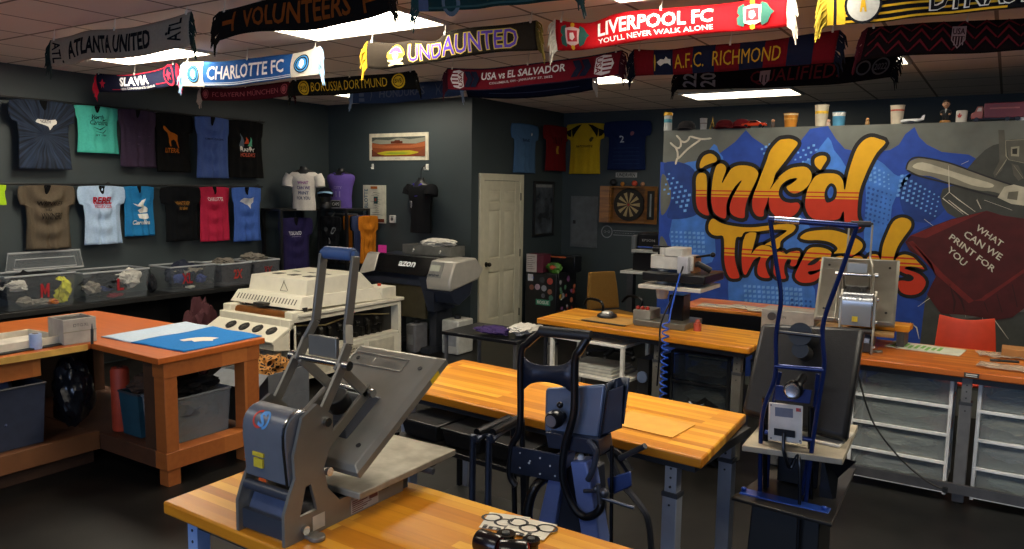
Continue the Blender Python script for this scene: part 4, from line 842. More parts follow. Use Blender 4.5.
mb = MB(); text_on(mb, 'UNDRVRN', lambda u, v: V((a6.x+(b6.x-a6.x)*(.08+.84*u), YF-.0095, b6.z+(a6.z-b6.z)*(.15+.7*v))), 0, 1, 0, 1, bold=.02); obj('lettering', mb, mat('#2a2c30', .6), t, world=True)
a7 = py(607, 229, YF); b7 = py(652, 238, YF)
t = thing('wall_decal', 'white lettering and round emblem decal below the dartboard', 'decal', ((a7.x+b7.x)/2, YF, b7.z))
mb = MB(); text_on(mb, 'COMO / CHILE', lambda u, v: V((a7.x+.12+(b7.x-a7.x-.02)*u, YF-.002, b7.z+.045+(a7.z-b7.z-.09)*v)), 0, 1, 0, 1, bold=.02); obj('lettering', mb, mat('#9ca2a6', .6), t, world=True)
mb = MB(); c_ = V((a7.x, YF-.002, (a7.z+b7.z)/2+.01)); mb.grid(lambda a, b: c_+V(((.075+.014*b)*math.cos(6.2832*a), 0, (.075+.014*b)*math.sin(6.2832*a))), 28, 1)
text_on(mb, 'o-o', lambda u, v: c_+V((-.05+.1*u, 0, -.02+.04*v)), 0, 1, 0, 1); obj('emblem', mb, mat('#7e858a', .6), t, world=True)
mb = MB(); mb.bx(a7.x+.1, b7.x+.12, YF-.003, YF-.001, b7.z+.012, b7.z+.022).bx(a7.x+.1, b7.x+.12, YF-.003, YF-.001, a7.z-.022, a7.z-.012); obj('border_line', mb, mat('#7e858a', .6), t, world=True)
# ---------------------------------------------------------------- left stained work table (L shaped)
ZT = .845
t = thing('cutting_table', 'big L-shaped orange-stained wooden work table with an open-ended cabinet base', 'table', (-5.3, 2.8, 0))
top = [(-6.37, .6), (-5.09, .6), (-5.09, 2.75), (-4.31, 2.73), (-4.32, 3.55), (-6.37, 3.49)]
obj('tabletop', MB().prism([(x, y, ZT-.04) for x, y in top], (0, 0, .04)), REDWOOD, t, world=True, bevel=.004)
ap = MB().bx(-5.17, -5.14, .7, 2.45, ZT-.17, ZT-.041); obj('apron', ap, CABWOOD, t, world=True, bevel=.003)
obj('edge_strip', MB().bx(-5.09, -5.075, .6, 2.72, ZT-.042, ZT-.002), mat('#c99a4a', .5), t, world=True)
def posts(*L):
    for x0, x1, y0, y1, z0, z1 in L: obj('post', MB().bx(x0, x1, y0, y1, z0, z1), CABWOOD if x0 > -5 else mat('#4a2b17', .6, 0, .2, 5), t, world=True, bevel=.004)  # rear posts in darker wood, under-table shade put into the colour
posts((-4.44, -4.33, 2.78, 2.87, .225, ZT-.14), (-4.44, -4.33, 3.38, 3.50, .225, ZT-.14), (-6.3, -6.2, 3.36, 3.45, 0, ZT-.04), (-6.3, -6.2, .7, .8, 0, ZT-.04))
for y0, y1 in ((2.79, 2.88), (3.37, 3.49)): obj('foot', MB().bx(-4.43, -4.34, y0, y1, 0, .11), CABWOOD, t, world=True, bevel=.003)
obj('end_rail', MB().bx(-4.445, -4.325, 2.775, 3.505, ZT-.14, ZT-.04), CABWOOD, t, world=True, bevel=.003)
obj('end_rail', MB().bx(-4.445, -4.325, 2.775, 3.505, .11, .225), CABWOOD, t, world=True, bevel=.004)
SHADEWOOD = mat('#4a2b17', .6, 0, .2, 5)  # shaded copy of the table wood, for the parts underneath
obj('lower_shelf', MB().bx(-6.3, -4.445, 2.78, 3.5, .17, .21), SHADEWOOD, t, world=True)
obj('lower_shelf', MB().bx(-6.3, -5.12, .65, 2.775, .17, .21), SHADEWOOD, t, world=True)
obj('shelf_lip', MB().bx(-5.12, -5.08, .65, 2.775, .11, .235), mat('#6b4223', .55, 0, .2, 4), t, world=True, bevel=.003)  # lip darkened too, carrying the shade below the tabletop
obj('shelf_lip', MB().bx(-5.08, -4.445, 2.775, 2.81, .11, .225), SHADEWOOD, t, world=True, bevel=.003)
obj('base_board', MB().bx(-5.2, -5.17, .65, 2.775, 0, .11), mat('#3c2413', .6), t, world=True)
obj('corner_panel', MB().bx(-4.56, -4.445, 2.785, 2.81, .225, ZT-.04), mat('#3f2715', .6), t, world=True)  # cabinet front in shade, the darkness is put into its colour
obj('back_board', MB().bx(-6.36, -6.33, .6, 3.5, .05, ZT-.04), mat('#2a1a10', .7), t, world=True)  # back board darkened to stand in for the shade underneath
# things on it
def thing_at(name, label, cat, p, rz=0, group=None): return thing(name, label, cat, p, rz, group)
p0 = pz(64, 346, ZT); q0 = pz(97, 341, ZT); r0 = pz(42, 343, ZT)
ux = (q0-p0); L1 = ux.length; rz_ = math.atan2(ux.y, ux.x); L2 = (r0-p0).length; hz = .17
t = thing('device_box', 'square white-grey box with an open dark top on the stained table', 'box', p0, rz_)
# local: x along the near right side, y away to the left
mb = MB(); Wb, Db = L1, max(.16, min(.26, L2))
for a in ((0, Wb, 0, .012), (0, Wb, Db-.012, Db), (0, .012, .012, Db-.012), (Wb-.012, Wb, .012, Db-.012)): mb.bx(a[0], a[1], a[2], a[3], .001, hz)
mb.bx(.012, Wb-.012, .012, Db-.012, .001, hz-.05)
obj('case', mb, mat('#a39d92', .5), t, bevel=.003)
obj('dark_well', MB().bx(.02, Wb-.02, .02, Db-.02, hz-.049, hz-.012), mat('#26282a', .4), t)
obj('band', MB().bx(-.002, Wb+.002, -.002, .0, hz*.5-.003, hz*.5+.003), mat('#8c8674', .6), t)
mb = MB(); text_on(mb, 'DTG', lambda u, v: V((Wb*.3+.06*u, -.002, hz*.68+.02*v)), 0, 1, 0, 1); text_on(mb, 'XL', lambda u, v: V((Wb*.62+.03*u, -.002, hz*.68+.02*v)), 0, 1, 0, 1); obj('lettering', mb, mat('#4a4a4c', .6), t)
p1 = pz(0, 352, ZT); 
t = thing('paper_tray', 'shallow white paper tray beside the grey box on the stained table', 'tray', (p1.x-.12, p1.y+.1, ZT+.001), math.radians(4))
mb = MB(); mb.bx(-.2, .2, -.25, .25, 0, .01)
for a in ((-.2, .2, -.25, -.24), (-.2, .2, .24, .25), (-.2, -.19, -.24, .24), (.19, .2, -.24, .24)): mb.bx(a[0], a[1], a[2], a[3], .01, .06)
obj('tray', mb, mat('#cfc7b4', .5), t, bevel=.003); obj('paper_stack', MB().box((.01, .02, .02), (.3, .38, .018)), mat('#d9d2c4', .8), t)
t = thing('cutting_mat', 'black rubber mat lying at the near edge of the stained table', 'mat', (-5.26, 2.22, ZT+.001), math.radians(3))
obj('mat', MB().box((0, 0, .006), (.24, .82, .012)), mat('#17181a', .6), t, bevel=.004)
mb = MB(); text_on(mb, 'HEAT', lambda u, v: V((.08-.0-.03*v, -.3+.08*u, .0128)), 0, 1, 0, 1); obj('lettering', mb, mat('#6a6a6c', .6), t)
c_ = pz(36, 349, ZT); t = thing('tape_roll', 'small blue-white cylinder standing between the tray and the grey box', 'roll', c_)
obj('roll', MB().lathe([(.035, .001), (.036, .004), (.036, .096), (.034, .1)]), mat('#9fb2d6', .5), t); obj('core', MB().cyl((0, 0, .1), (0, 0, .1015), .018), mat('#6a5a48', .7), t)
c_ = pz(93.5, 343, ZT); t = thing('marker_pen', 'dark marker pen standing against the grey box corner', 'pen', (c_.x+.02, c_.y-.02, ZT))
obj('barrel', MB().cyl((0, 0, .001), (0, .004, .1), .009), mat('#1a2422', .4), t); obj('tip', MB().cyl((0, .004, .1), (0, .005, .135), .006, .002), mat('#3a4446', .4), t)
# blue shirt lying flat
A_ = [pz(x, y, ZT+.004) for x, y in ((101, 337), (184, 352), (262, 336), (186, 322))]
t = thing('folded_shirt', 'blue shirt with a white print and pale strip laid flat on the stained table', 'shirt', (A_[0]+A_[2])/2)
def quad(u, v, o=0.): return A_[0].lerp(A_[1], u).lerp(A_[3].lerp(A_[2], u), v)+V((0, 0, .004+o+.003*math.sin(u*14+v*9)*(1 if 0 < u < 1 else .3)))
mb = MB(); mb.grid(lambda u, v: quad(u*.62+.38, v), 20, 20); obj('blue_cloth', mb, cloth('#2b76bb', trans=0), t, world=True, solid=.007, face=(0, 0, 1))
mb = MB(); mb.grid(lambda u, v: quad(u*.38, v), 14, 20); obj('pale_cloth', mb, cloth('#b8c9da', trans=0), t, world=True, solid=.006, face=(0, 0, 1))
decorate(t, [('p', [(.62, .33), (.64, .42), (.68, .5), (.74, .6), (.8, .64), (.82, .54), (.86, .5), (.82, .42), (.8, .33), (.74, .36), (.7, .3)], '#d8d4c8')], quad, .9, .8, 'print', (20, 20))
t = thing('paper_sheet', 'white paper sheet at the far left edge of the stained table', 'paper', (-6.1, 2.42, ZT+.001), .2)
obj('sheet', MB().box((0, 0, .003), (.22, .3, .005)), mat('#d8d4cc', .8), t)
# under it
def plain_bin(label, x0, x1, y0, y1, z, h, col, alpha=None, rim='#3a3c40'):
    return bin_box('storage_tub', label, x0, x1, y0, y1, z, h, m=clear(col, alpha, .3) if alpha else mat(col, .5), rim=rim, group='tubs under the stained table')
plain_bin('slate blue tub with clothes under the near side of the stained table', -5.75, -5.2, 2.02, 2.5, .212, .4, '#2c3242')
garment((-5.48, 2.26, .24), .2, (1, .8, 1.1), '#4a5066', 'dark garments heaped in the slate blue tub', None, 61)
t = thing('cardboard_box', 'small brown cardboard box with a white label under the stained table', 'box', (-5.3, 1.76, .212), .05)
obj('carton', MB().bx(-.16, .14, -.22, .17, 0, .19), mat('#4a2c1a', .7), t, bevel=.003); obj('label_patch', MB().bx(.14, .142, -.02, .06, .04, .12), mat('#a8a49c', .7), t)
garment((-5.31, 1.74, .403), .1, (1.1, 1.3, .3), '#3a3a40', 'dark cloth on top of the brown carton', None, 62)
o = garment((-5.34, 2.74, .212), .17, (.75, .7, 1.3), '#14161b', 'glossy black bag under the inner corner of the stained table', None, 63, 'plastic_bag', 'bag'); o.data.materials[0] = mat('#15171c', .22, 0, .1, 6)
t = thing('towel_roll', 'upright red-orange roll standing under the table corner', 'roll', (-5.06, 2.92, .212))
obj('roll', MB().lathe([(.055, 0), (.06, .01), (.06, .42), (.05, .44)]), mat('#a83a20', .6), t); obj('core', MB().cyl((0, 0, .44), (0, 0, .445), .02), mat('#3a2a20', .6), t)
plain_bin('teal tub half hidden in the dark under the stained table', -4.98, -4.76, 2.86, 3.4, .212, .3, '#1f4452')
garment((-4.87, 3.1, .45), .14, (.7, 1.4, .6), '#4a3a30', 'brown garment heaped on the teal tub', None, 64)
plain_bin('clear grey tub seen through the open end of the stained table', -4.74, -4.46, 2.88, 3.36, .212, .3, '#8a9094', .35, '#6a7074')
garment((-4.6, 3.1, .22), .16, (.75, 1.3, .8), '#5c6068', 'grey garments packed in the clear tub', None, 65)
garment((-4.6, 3.12, .47), .12, (.9, 1.5, .55), '#1a1a1d', 'black garment on top of the clear tub', None, 66)
# behind the table end: carton with animal print cloth
t = thing('carton', 'grey carton behind the table end holding animal-print cloth', 'box', (-4.78, 3.95, 0), .1)
mb = MB(); 
for a in ((-.26, .22, -.22, -.21), (-.26, .22, .21, .22), (-.26, -.25, -.21, .21), (.21, .22, -.21, .21)): mb.bx(a[0], a[1], a[2], a[3], .3, .5)
mb.bx(-.26, .22, -.22, .22, .002, .3)
obj('carton', mb, mat('#5a5d62', .7), t, bevel=.002); obj('flap', MB().hexa([V(q) for q in ((-.26, -.22, .5), (.22, -.22, .5), (.24, -.36, .42), (-.28, -.36, .42))], [V(q) for q in ((-.26, -.22, .504), (.22, -.22, .504), (.24, -.36, .424), (-.28, -.36, .424))]), mat('#6a6e74', .7), t)
def leopard():
    m = bpy.data.materials.new('animal_print'); m.use_nodes = True; N, L = m.node_tree.nodes, m.node_tree.links; b = N['Principled BSDF']; b.inputs['Roughness'].default_value = .9
    tc = N.new('ShaderNodeTexCoord'); vo = N.new('ShaderNodeTexVoronoi'); vo.feature = 'DISTANCE_TO_EDGE'; vo.inputs['Scale'].default_value = 26; L.new(tc.outputs['Object'], vo.inputs['Vector'])
    r = N.new('ShaderNodeValToRGB'); r.color_ramp.interpolation = 'CONSTANT'; r.color_ramp.elements[0].color = lin('#b07a3a'); r.color_ramp.elements[1].position = .14; r.color_ramp.elements[1].color = lin('#1c130c')
    L.new(vo.outputs[0], r.inputs[0]); L.new(r.outputs[0], b.inputs['Base Color']); return m
o = garment((-4.76, 3.93, .305), .17, (1., .9, .7), '#8a5a2c', 'animal-print cloth bulging out of the grey carton', None, 67); o.data.materials[0] = leopard()

# ---------------------------------------------------------------- adjustable benches
LEGC = mat('#6f7f9c', .45, .3, .06)
def bench(label, corner, rz, L_, D_, z, wood, legs, legc, apron='#2a2c30', th=.045, skew=0.):
    t = thing('workbench', label, 'workbench', (corner[0], corner[1], 0), rz)
    # wood object origin at the corner so the strips run along local X
    obj('tabletop', MB().prism([(0, 0, z-th), (L_, 0, z-th), (L_-skew*D_, D_, z-th), (-skew*D_, D_, z-th)], (0, 0, th)), wood, t, bevel=.008)
    ap = mat(apron, .5)
    obj('frame', MB().bx(.05, L_-.05, .05, .08, z-th-.04, z-th).bx(.05, L_-.05, D_-.08, D_-.05, z-th-.04, z-th).bx(.05, .08, .08, D_-.08, z-th-.04, z-th).bx(L_-.08, L_-.05, .08, D_-.08, z-th-.04, z-th), ap, t)
    for (x, y) in legs:
        x -= skew*y
        lg = obj('leg', MB().bx(x-.034, x+.034, y-.03, y+.03, .01, z-th-.16), legc, t, bevel=.004)
        obj('inner_leg', MB().bx(x-.027, x+.027, y-.024, y+.024, z-th-.16, z-th), legc, lg)
        mb = MB()
        for k in range(5): mb.cyl((x, y-.0245, z-th-.05-.04*k), (x, y-.0265 if k < 2 else y-.032, z-th-.05-.04*k), .005, n=10)
        obj('adjust_holes', mb, mat('#202226', .5), lg); obj('collar', MB().bx(x-.037, x+.037, y-.033, y+.033, z-th-.175, z-th-.155), mat('#33363c', .5), lg)
        obj('foot', MB().cyl((x, y, 0), (x, y, .012), .03), BLK, lg)
    return t
ZF = .84
LEGB = mat('#86a0cc', .4, .1, .06)  # grey legs with the bluish light put into their colour
bench('front butcher-block bench carrying the grey heat press, on blue-tinted grey legs', (-2.35, 1.487), math.radians(-1.4), 1.83, .63, ZF, BENCHWOOD, [(.1, .07), (.1, .56), (1.73, .07), (1.73, .56)], LEGB, skew=.06)
cb = bench('middle butcher-block bench behind the black press, on grey-blue legs', (-2.79, 3.11), math.radians(-4.7), 1.83, .735, ZF, BENCHWOOD, [(.1, .08), (.1, .65), (1.68, .08), (1.77, .64)], mat('#9298a4', .42, .2, .06), skew=.125)
ZR = .85
rt1 = bench('bench by the painted wall carrying the white swing press', (-3.21, 5.41), math.radians(-5.3), 1.80, .68, ZR, BENCHWOOD, [(.12, .08), (1.08, .1), (1.7, .1), (.12, .6), (1.7, .6)], mat('#6a6862', .5, .3), skew=.1)
rt2 = bench('bench at the right above the plastic drawer towers, reddish butcher-block top', (-1.34, 5.37), 0, 1.95, .8, ZR, DARKWOOD, [(.08, .07), (1.21, .06), (1.87, .07), (.08, .73), (1.87, .73)], mat('#6b6c6e', .5, .3))
obj('stretcher_bar', MB().bx(.1, 1.9, .0, .03, .07, .13), mat('#55565a', .45, .4), rt2)
obj('name_tag', MB().bx(1.19, 1.27, -.003, 0, ZR-.036, ZR-.008), mat('#1a1b1d', .5), rt2)
mb = MB(); mb.bx(1.2, 1.26, -.0045, -.003, ZR-.021, ZR-.015).bx(1.2, 1.26, -.0045, -.003, ZR-.031, ZR-.027); obj('tag_lines', mb, WHITE, rt2)
# middle bench things: pale pad
t = thing('silicone_pad', 'tan pressing sheet lying flat on the right end of the middle bench', 'sheet', (-1.32, 3.27, ZF+.001), math.radians(-5))
obj('sheet', MB().box((0, 0, .002), (.34, .24, .003)), mat('#dda03e', .6, 0, .06), t)
# ---------------------------------------------------------------- plastic drawer towers under the right bench
DRW = clear('#a2acae', .3, .25); DWH = mat('#dfe2e4', .4)
TG = 'plastic drawer towers under the benches'
def tower(label, x0, x1, y0, y1, z1, n, frame=DWH, front=DRW, cloths=True, where='left'):
    t = thing('drawer_tower', label, 'drawers', ((x0+x1)/2, y0, 0), 0, TG); fr = MB(); w = .022
    for x in (x0, x1-w):
        for y in (y0-.008, y1-w): fr.bx(x, x+w, y, y+w, .02, z1)
    h = (z1-.06)/n
    fr.bx(x0, x1, y0-.008, y1, z1-.015, z1)
    for k in range(n): fr.bx(x0, x1, y0-.009, y0+.012, .045+h*k-.014, .045+h*k+.006); 
    for x in (x0, x1-.012):
        for k in range(n): fr.bx(x, x+.01, y0+.03, y1-w, .045+h*k-.01, .045+h*k+.004)
    obj('frame', fr, frame, t, world=True, bevel=.003)
    for k in range(n):
        z = .05+h*k+.006; a, b = x0+w+.004, x1-w-.004; hh = h-.03
        d = MB(); th = .004
        d.bx(a, b, y0+.014, y0+.014+th, z, z+hh).bx(a, b, y1-.03, y1-.026, z, z+hh).bx(a, a+th, y0+th, y1-.03, z, z+hh).bx(b-th, b, y0+th, y1-.03, z, z+hh).bx(a+th, b-th, y0+th, y1-.03, z, z+th)
        d.tube([(a, y0+.01, z+hh), (b, y0+.01, z+hh)], .006, 6)
        dr = obj('drawer', d, front, t, world=True)
    if cloths:
        for k in range(n):
            z = .05+h*k+.012
            for j in range(2):
                garment(((x0+x1)/2+rnd.uniform(-.03, .03), y0+.16+.03*j, z+.01+.07*j*(h/.17)), .11*(x1-x0)/.5, (1.4, .8, .3*h/.17), rnd.choice(['#7d9088', '#8c949c', '#a8b0a8', '#6a7a72', '#b8b49c']), 'pale garments in the %s drawer down in the tower %s' % (('first', 'second', 'third', 'fourth', 'fifth')[n-1-k], where), 'garments in the plastic drawers', 100+k*7+j+int(x0*50))
    return t
tower('white-framed plastic drawer tower left of the grey centre leg', -.79, -.2, 5.47, 5.95, .79, 4, where='left of the grey leg')
tower('white-framed plastic drawer tower right of the grey centre leg', -.07, .47, 5.47, 5.95, .79, 4, where='right of the grey leg')
tower('dark-framed plastic drawer tower beside the black bag', -2.09, -1.63, 5.55, 5.95, .7, 3, mat('#202224', .5), clear('#50585c', .4, .3), where='by the black bag')
# white cart
t = thing('wire_cart', 'white open-shelf cart with papers under the left end of the bench', 'cart', (-2.72, 5.6, 0), math.radians(-5.5))
for x in (-.33, .33):
    for y in (-.2, .2): obj('post', MB().bx(x-.014, x+.014, y-.014, y+.014, 0, .72), WHITE, t)
for z in (.12, .42, .7): obj('shelf', MB().bx(-.345, .345, -.215, .215, z, z+.022), WHITE, t, bevel=.003)
for i, (z, n) in enumerate(((.442, 5), (.142, 4))):
    for k in range(n):
        o = obj('paper_stack', MB().box((0, 0, .006), (.52-.03*k, .34, .011)), mat('#b9b7ae' if k % 2 else '#9fa19c', .8)); o.location = (-2.72+rnd.uniform(-.02, .02), 5.6, z+.001+.0125*k); o.rotation_euler = (0, 0, math.radians(-5.5)+rnd.uniform(-.06, .06))
        tag(o, ['stack of pale papers on the middle shelf of the white cart', 'stack of pale papers on the bottom shelf of the white cart'][i], 'paper', 'papers on the white cart')
t = thing('spool_box', 'black box with rows of spools beside the white cart', 'box', (-2.26, 5.66, 0), math.radians(-5.5))
obj('case', MB().bx(-.05, .05, -.2, .2, 0, .62), BLK2, t)
for k, cl in enumerate(('#6a5a7a', '#8a6a3a', '#5a6a8a')): obj('spool', MB().cyl((0, -.2, .12+.18*k), (0, -.215, .12+.18*k), .045), mat(cl, .5), t)
t = thing('bin_bag', 'crumpled glossy black plastic bag on the floor under the bench', 'bag', (pz(732, 412, .1).x, 5.22, 0))
mb = clump((0, 0, .16), .22, (1.2, .9, .8), .7, 5, 4); 
for v in mb.bm.verts: v.co.z = max(v.co.z, .002)
obj('bag_body', mb, mat('#111214', .18, 0, .1), t)
obj('bag_neck', clump((.02, 0, .34), .07, (1.2, .9, .9), .8, 9), mat('#111214', .18, 0, .1), t)
# cable from the right bench
t = thing('power_cable', 'thin black cable drooping across the white-framed drawer tower', 'cable', (-.6, 5.3, 0))
P_ = [py(858, 375, 5.33), py(872, 420, 5.33), py(897, 455, 5.33), py(925, 480, 5.33), py(945, 490, 5.33)]; obj('cord', MB().tube(catmull(P_, 6), .0055, 8), BLK, t, world=True); obj('plug', MB().box(P_[-1], (.03, .02, .03)), BLK, t, world=True)

# ---------------------------------------------------------------- cream conveyor dryer
t = thing('conveyor_dryer', 'cream-coloured conveyor dryer machine with slotted hood and dark side window', 'machine', (-5.9, 5.4, 0))
DX0, DX1, DY0, DY1 = -6.4, -5.41, 4.72, 6.26
CR = mat('#ded9c6', .42, 0, .04)
mb = MB(); mb.bx(DX0, DX1, DY0, DY1, .1, .35).bx(DX0, DX1-.12, DY0, DY1, .35, .69)
for q in ((DY0, DY0+.06, .35, .69), (DY1-.05, DY1, .35, .69)): mb.bx(DX1-.12, DX1, q[0], q[1], q[2], q[3])
mb.bx(DX1-.12, DX1, DY0+.06, DY1-.05, .655, .69).bx(DX1-.12, DX1, DY0+.06, DY1-.05, .35, .38)
obj('cabinet', mb, CR, t, world=True, bevel=.006)
obj('rim', MB().bx(DX0-.02, DX1+.02, DY0+.1, DY1+.03, .7, .735), CR, t, world=True, bevel=.008)
obj('side_window', MB().bx(DX1-.119, DX1-.10, DY0+.06, DY1-.05, .38, .655), mat('#1b1a18', .3), t, world=True)
mb = MB()
for k in range(9): mb.cyl((DX1-.1, DY0+.16+.13*k, .52), (DX1-.1, DY0+.2+.13*k, .52), .03+.012*(k % 3), n=12)
for k in range(14): mb.bx(DX1-.1, DX1-.06, DY0+.1+.09*k, DY0+.13+.09*k, .385, .43+.05*((k*7) % 3))
obj('electronics', mb, mat('#3a3832', .35, .6, .5, 20), t, world=True)
mb = MB(); mb.tube([(DX1-.08, DY0+.1, .62), (DX1-.07, DY0+.5, .57), (DX1-.08, DY0+.9, .62), (DX1-.07, DY1-.12, .56)], .008, 8); obj('wiring', mb, mat('#8a7a52', .5), t, world=True)
mb = MB()
for k in range(3): mb.bx(DX1, DX1+.006, DY0+.12+.46*k, DY0+.5+.46*k, .13, .33)
obj('access_panel', mb, mat('#c4beaa', .45), t, world=True, bevel=.004)
mb = MB()
for r_ in range(5):
    for k in range(7): mb.bx(DX1+.006, DX1+.009, DY0+.62+.045*k, DY0+.65+.045*k, .165+.03*r_, .177+.03*r_)
obj('vent_slots', mb, mat('#6a665a', .6), t, world=True)
# front panel with four fans
PA, PB_ = V((DX0, 4.72, .64)), V((DX0, 4.52, .5))
obj('front_panel', MB().hexa([V((DX0-.02, 4.78, .63)), V((DX1+.0, 4.78, .63)), V((DX1+.0, 4.53, .49)), V((DX0-.02, 4.53, .49))], [V((DX0-.02, 4.78, .655)), V((DX1+.0, 4.78, .655)), V((DX1, 4.52, .52)), V((DX0-.02, 4.52, .52))]), CR, t, world=True, bevel=.006)
obj('front_skirt', MB().hexa([V((DX1-.06, 4.54, .44)), V((DX1, 4.54, .44)), V((DX1, 4.8, .40)), V((DX1-.06, 4.8, .40))], [V((DX1-.06, 4.54, .5)), V((DX1, 4.54, .5)), V((DX1, 4.8, .63)), V((DX1-.06, 4.8, .63))]).bx(DX0-.02, DX1-.06, 4.54, 4.56, .44, .5), CR, t, world=True)
nrm = V((0, -.135, .26)).normalized()
for k in range(4):
    c = V((DX0+.27+.19*k, 4.645, .589)); 
    fan = obj('fan', MB().cyl(c-nrm*.002, c+nrm*.006, .055, n=24), mat('#1a1a1a', .5), t, world=True)
    mb = MB(); ax1 = V((1, 0, 0)); ax2 = nrm.cross(ax1)
    for a in (0, math.pi/2): d = ax1*math.cos(a)+ax2*math.sin(a); mb.bar(c-d*.055+nrm*.007, c+d*.055+nrm*.007, .006, .004, nrm)
    mb.cyl(c+nrm*.006, c+nrm*.01, .02); obj('fan_guard', mb, mat('#4a4842', .5), fan, world=True)
obj('conveyor_roller', MB().cyl((DX0+.15, 4.83, .70), (DX1-.08, 4.83, .70), .045), mat('#8a5426', .35, .5, .15), t, world=True)
obj('roller_guard', MB().bx(DX0+.15, DX1-.02, 4.9, 4.96, .74, .78).bx(DX0+.4, DX0+.55, 4.8, 4.9, .765, .795), mat('#242220', .5), t, world=True)
for x in (DX0, DX1-.11): obj('roller_bracket', MB().bx(x, x+.11, 4.76, 4.9, .655, .755), CR, t, world=True, bevel=.01)
# hood
fl = MB().hexa([V((DX0-.02, 4.86, .765)), V((DX1-.02, 4.86, .765)), V((DX1-.02, DY1-.15, .735)), V((DX0-.02, DY1-.15, .735))], [V((DX0, 4.94, .875)), V((DX1-.07, 4.94, .875)), V((DX1-.07, DY1-.2, .86)), V((DX0, DY1-.2, .86))])
obj('hood_skirt', fl, CR, t, world=True, bevel=.006)
mb = MB()
f0, f1 = V((DX0-.02, 4.86, .765)), V((DX0, 4.94, .875))
for k in range(20):
    x = DX0+.06+.043*k; a = V((x, 4.86+.08*.3, .765+.11*.3)); b = V((x, 4.86+.08*.72, .765+.11*.72)); o_ = V((0, -.0025, .0018)); mb.bar(a+o_, b+o_, .011, .003, (0, -.81, .59))
obj('hood_slots', mb, mat('#57534a', .6), t, world=True)
obj('hood_box', MB().hexa([V((DX0+.06, 5.02, .87)), V((DX1-.1, 5.02, .87)), V((DX1-.1, DY1-.3, .86)), V((DX0+.06, DY1-.3, .86))], [V((DX0+.07, 5.05, 1.02)), V((DX1-.12, 5.05, 1.02)), V((DX1-.16, DY1-.45, 1.03)), V((DX0+.07, DY1-.45, 1.03))]), CR, t, world=True, bevel=.008)
mb = MB(); c = V((-5.82, 5.03, .945)); 
for a, b in (((-.05, -.05), (0, .05)), ((0, .05), (.05, -.05)), ((-.05, -.05), (.05, -.05))): mb.bar(c+V((a[0], -.012, a[1])), c+V((b[0], -.0025, b[1])), .006, .003, (0, -1, 0))
obj('warning_triangle', mb, mat('#7d7866', .6), t, world=True)
mb = MB()
for i in range(3):
    for j in range(2): mb.bx(-6.2+.22*i, -6.1+.22*i, 5.2+.26*j, 5.3+.26*j, 1.022, 1.026)
obj('top_vents', mb, mat('#3e3b34', .6), t, world=True)
obj('switch_box', MB().bx(DX1-.3, DX1-.02, DY1-.28, DY1-.06, .735, .86), CR, t, world=True, bevel=.006); obj('stop_button', MB().cyl((DX1-.16, DY1-.17, .86), (DX1-.16, DY1-.17, .885), .02), mat('#b83a1c', .4), t, world=True)
for x in (DX0+.06, DX1-.06):
    for y in (DY0+.06, DY1-.06): obj('caster', MB().cyl((x-.02, y, .05), (x+.02, y, .05), .05), BLK, t, world=True)
obj('hose_valve', MB().bx(DX1-.2, DX1-.08, 4.6, 4.7, .3, .42).cyl((DX1-.08, 4.65, .35), (DX1-.02, 4.65, .35), .02), mat('#b9b3a0', .5), t, world=True)
o = garment((py(203, 320, 4.7).x-.05, 4.7, 0.002), .15, (1, 1, 2.1), '#4a2c30', 'dark mauve cloth heap between the table and the dryer', None, 71)

# ---------------------------------------------------------------- garment printer
t = thing('garment_printer', 'wide black and silver garment printer on a stand by the back wall', 'printer', (-5.8, 7.0, 0))
SIL = mat('#b4b0a6', .35, .2, .05); DBL = mat('#2b3140', .35, .1); 
QX0, QX1, QY0, QY1 = -6.5, -5.45, 6.72, 7.42
obj('body', MB().hexa([V((QX0, QY0+.08, .78)), V((QX1, QY0+.08, .78)), V((QX1, QY1, .78)), V((QX0, QY1, .78))], [V((QX0, QY0+.2, 1.07)), V((QX1, QY0+.2, 1.07)), V((QX1, QY1, 1.1)), V((QX0, QY1, 1.1))]), DBL, t, world=True, bevel=.01)
lid = [V((QX0+.28, QY0, .92)), V((QX1, QY0, .91)), V((QX1, QY0+.18, 1.09)), V((QX0+.18, QY0+.18, 1.1))]
obj('front_lid', MB().prism(lid, (0, .04, .02)), mat('#101113', .12), t, world=True, bevel=.006)
mb = MB(); text_on(mb, 'azon', lambda u, v: lid[0].lerp(lid[1], .42+.3*u).lerp(lid[3].lerp(lid[2], .42+.3*u), .42+.3*v)+V((0, -.004, .004)), 0, 1, 0, 1, bold=.03); obj('lettering', mb, mat('#dfe3e6', .4), t, world=True)
obj('silver_corner', MB().prism([V((QX0, QY0+.02, .86)), V((QX0+.27, QY0, .92)), V((QX0+.17, QY0+.18, 1.1)), V((QX0-.02, QY0+.2, 1.1))], (0, .05, .02)), SIL, t, world=True, bevel=.006)
obj('top_edge', MB().bx(QX0, QX1+.02, QY0+.2, QY0+.24, 1.085, 1.11), mat('#8a8a86', .3, .5), t, world=True)
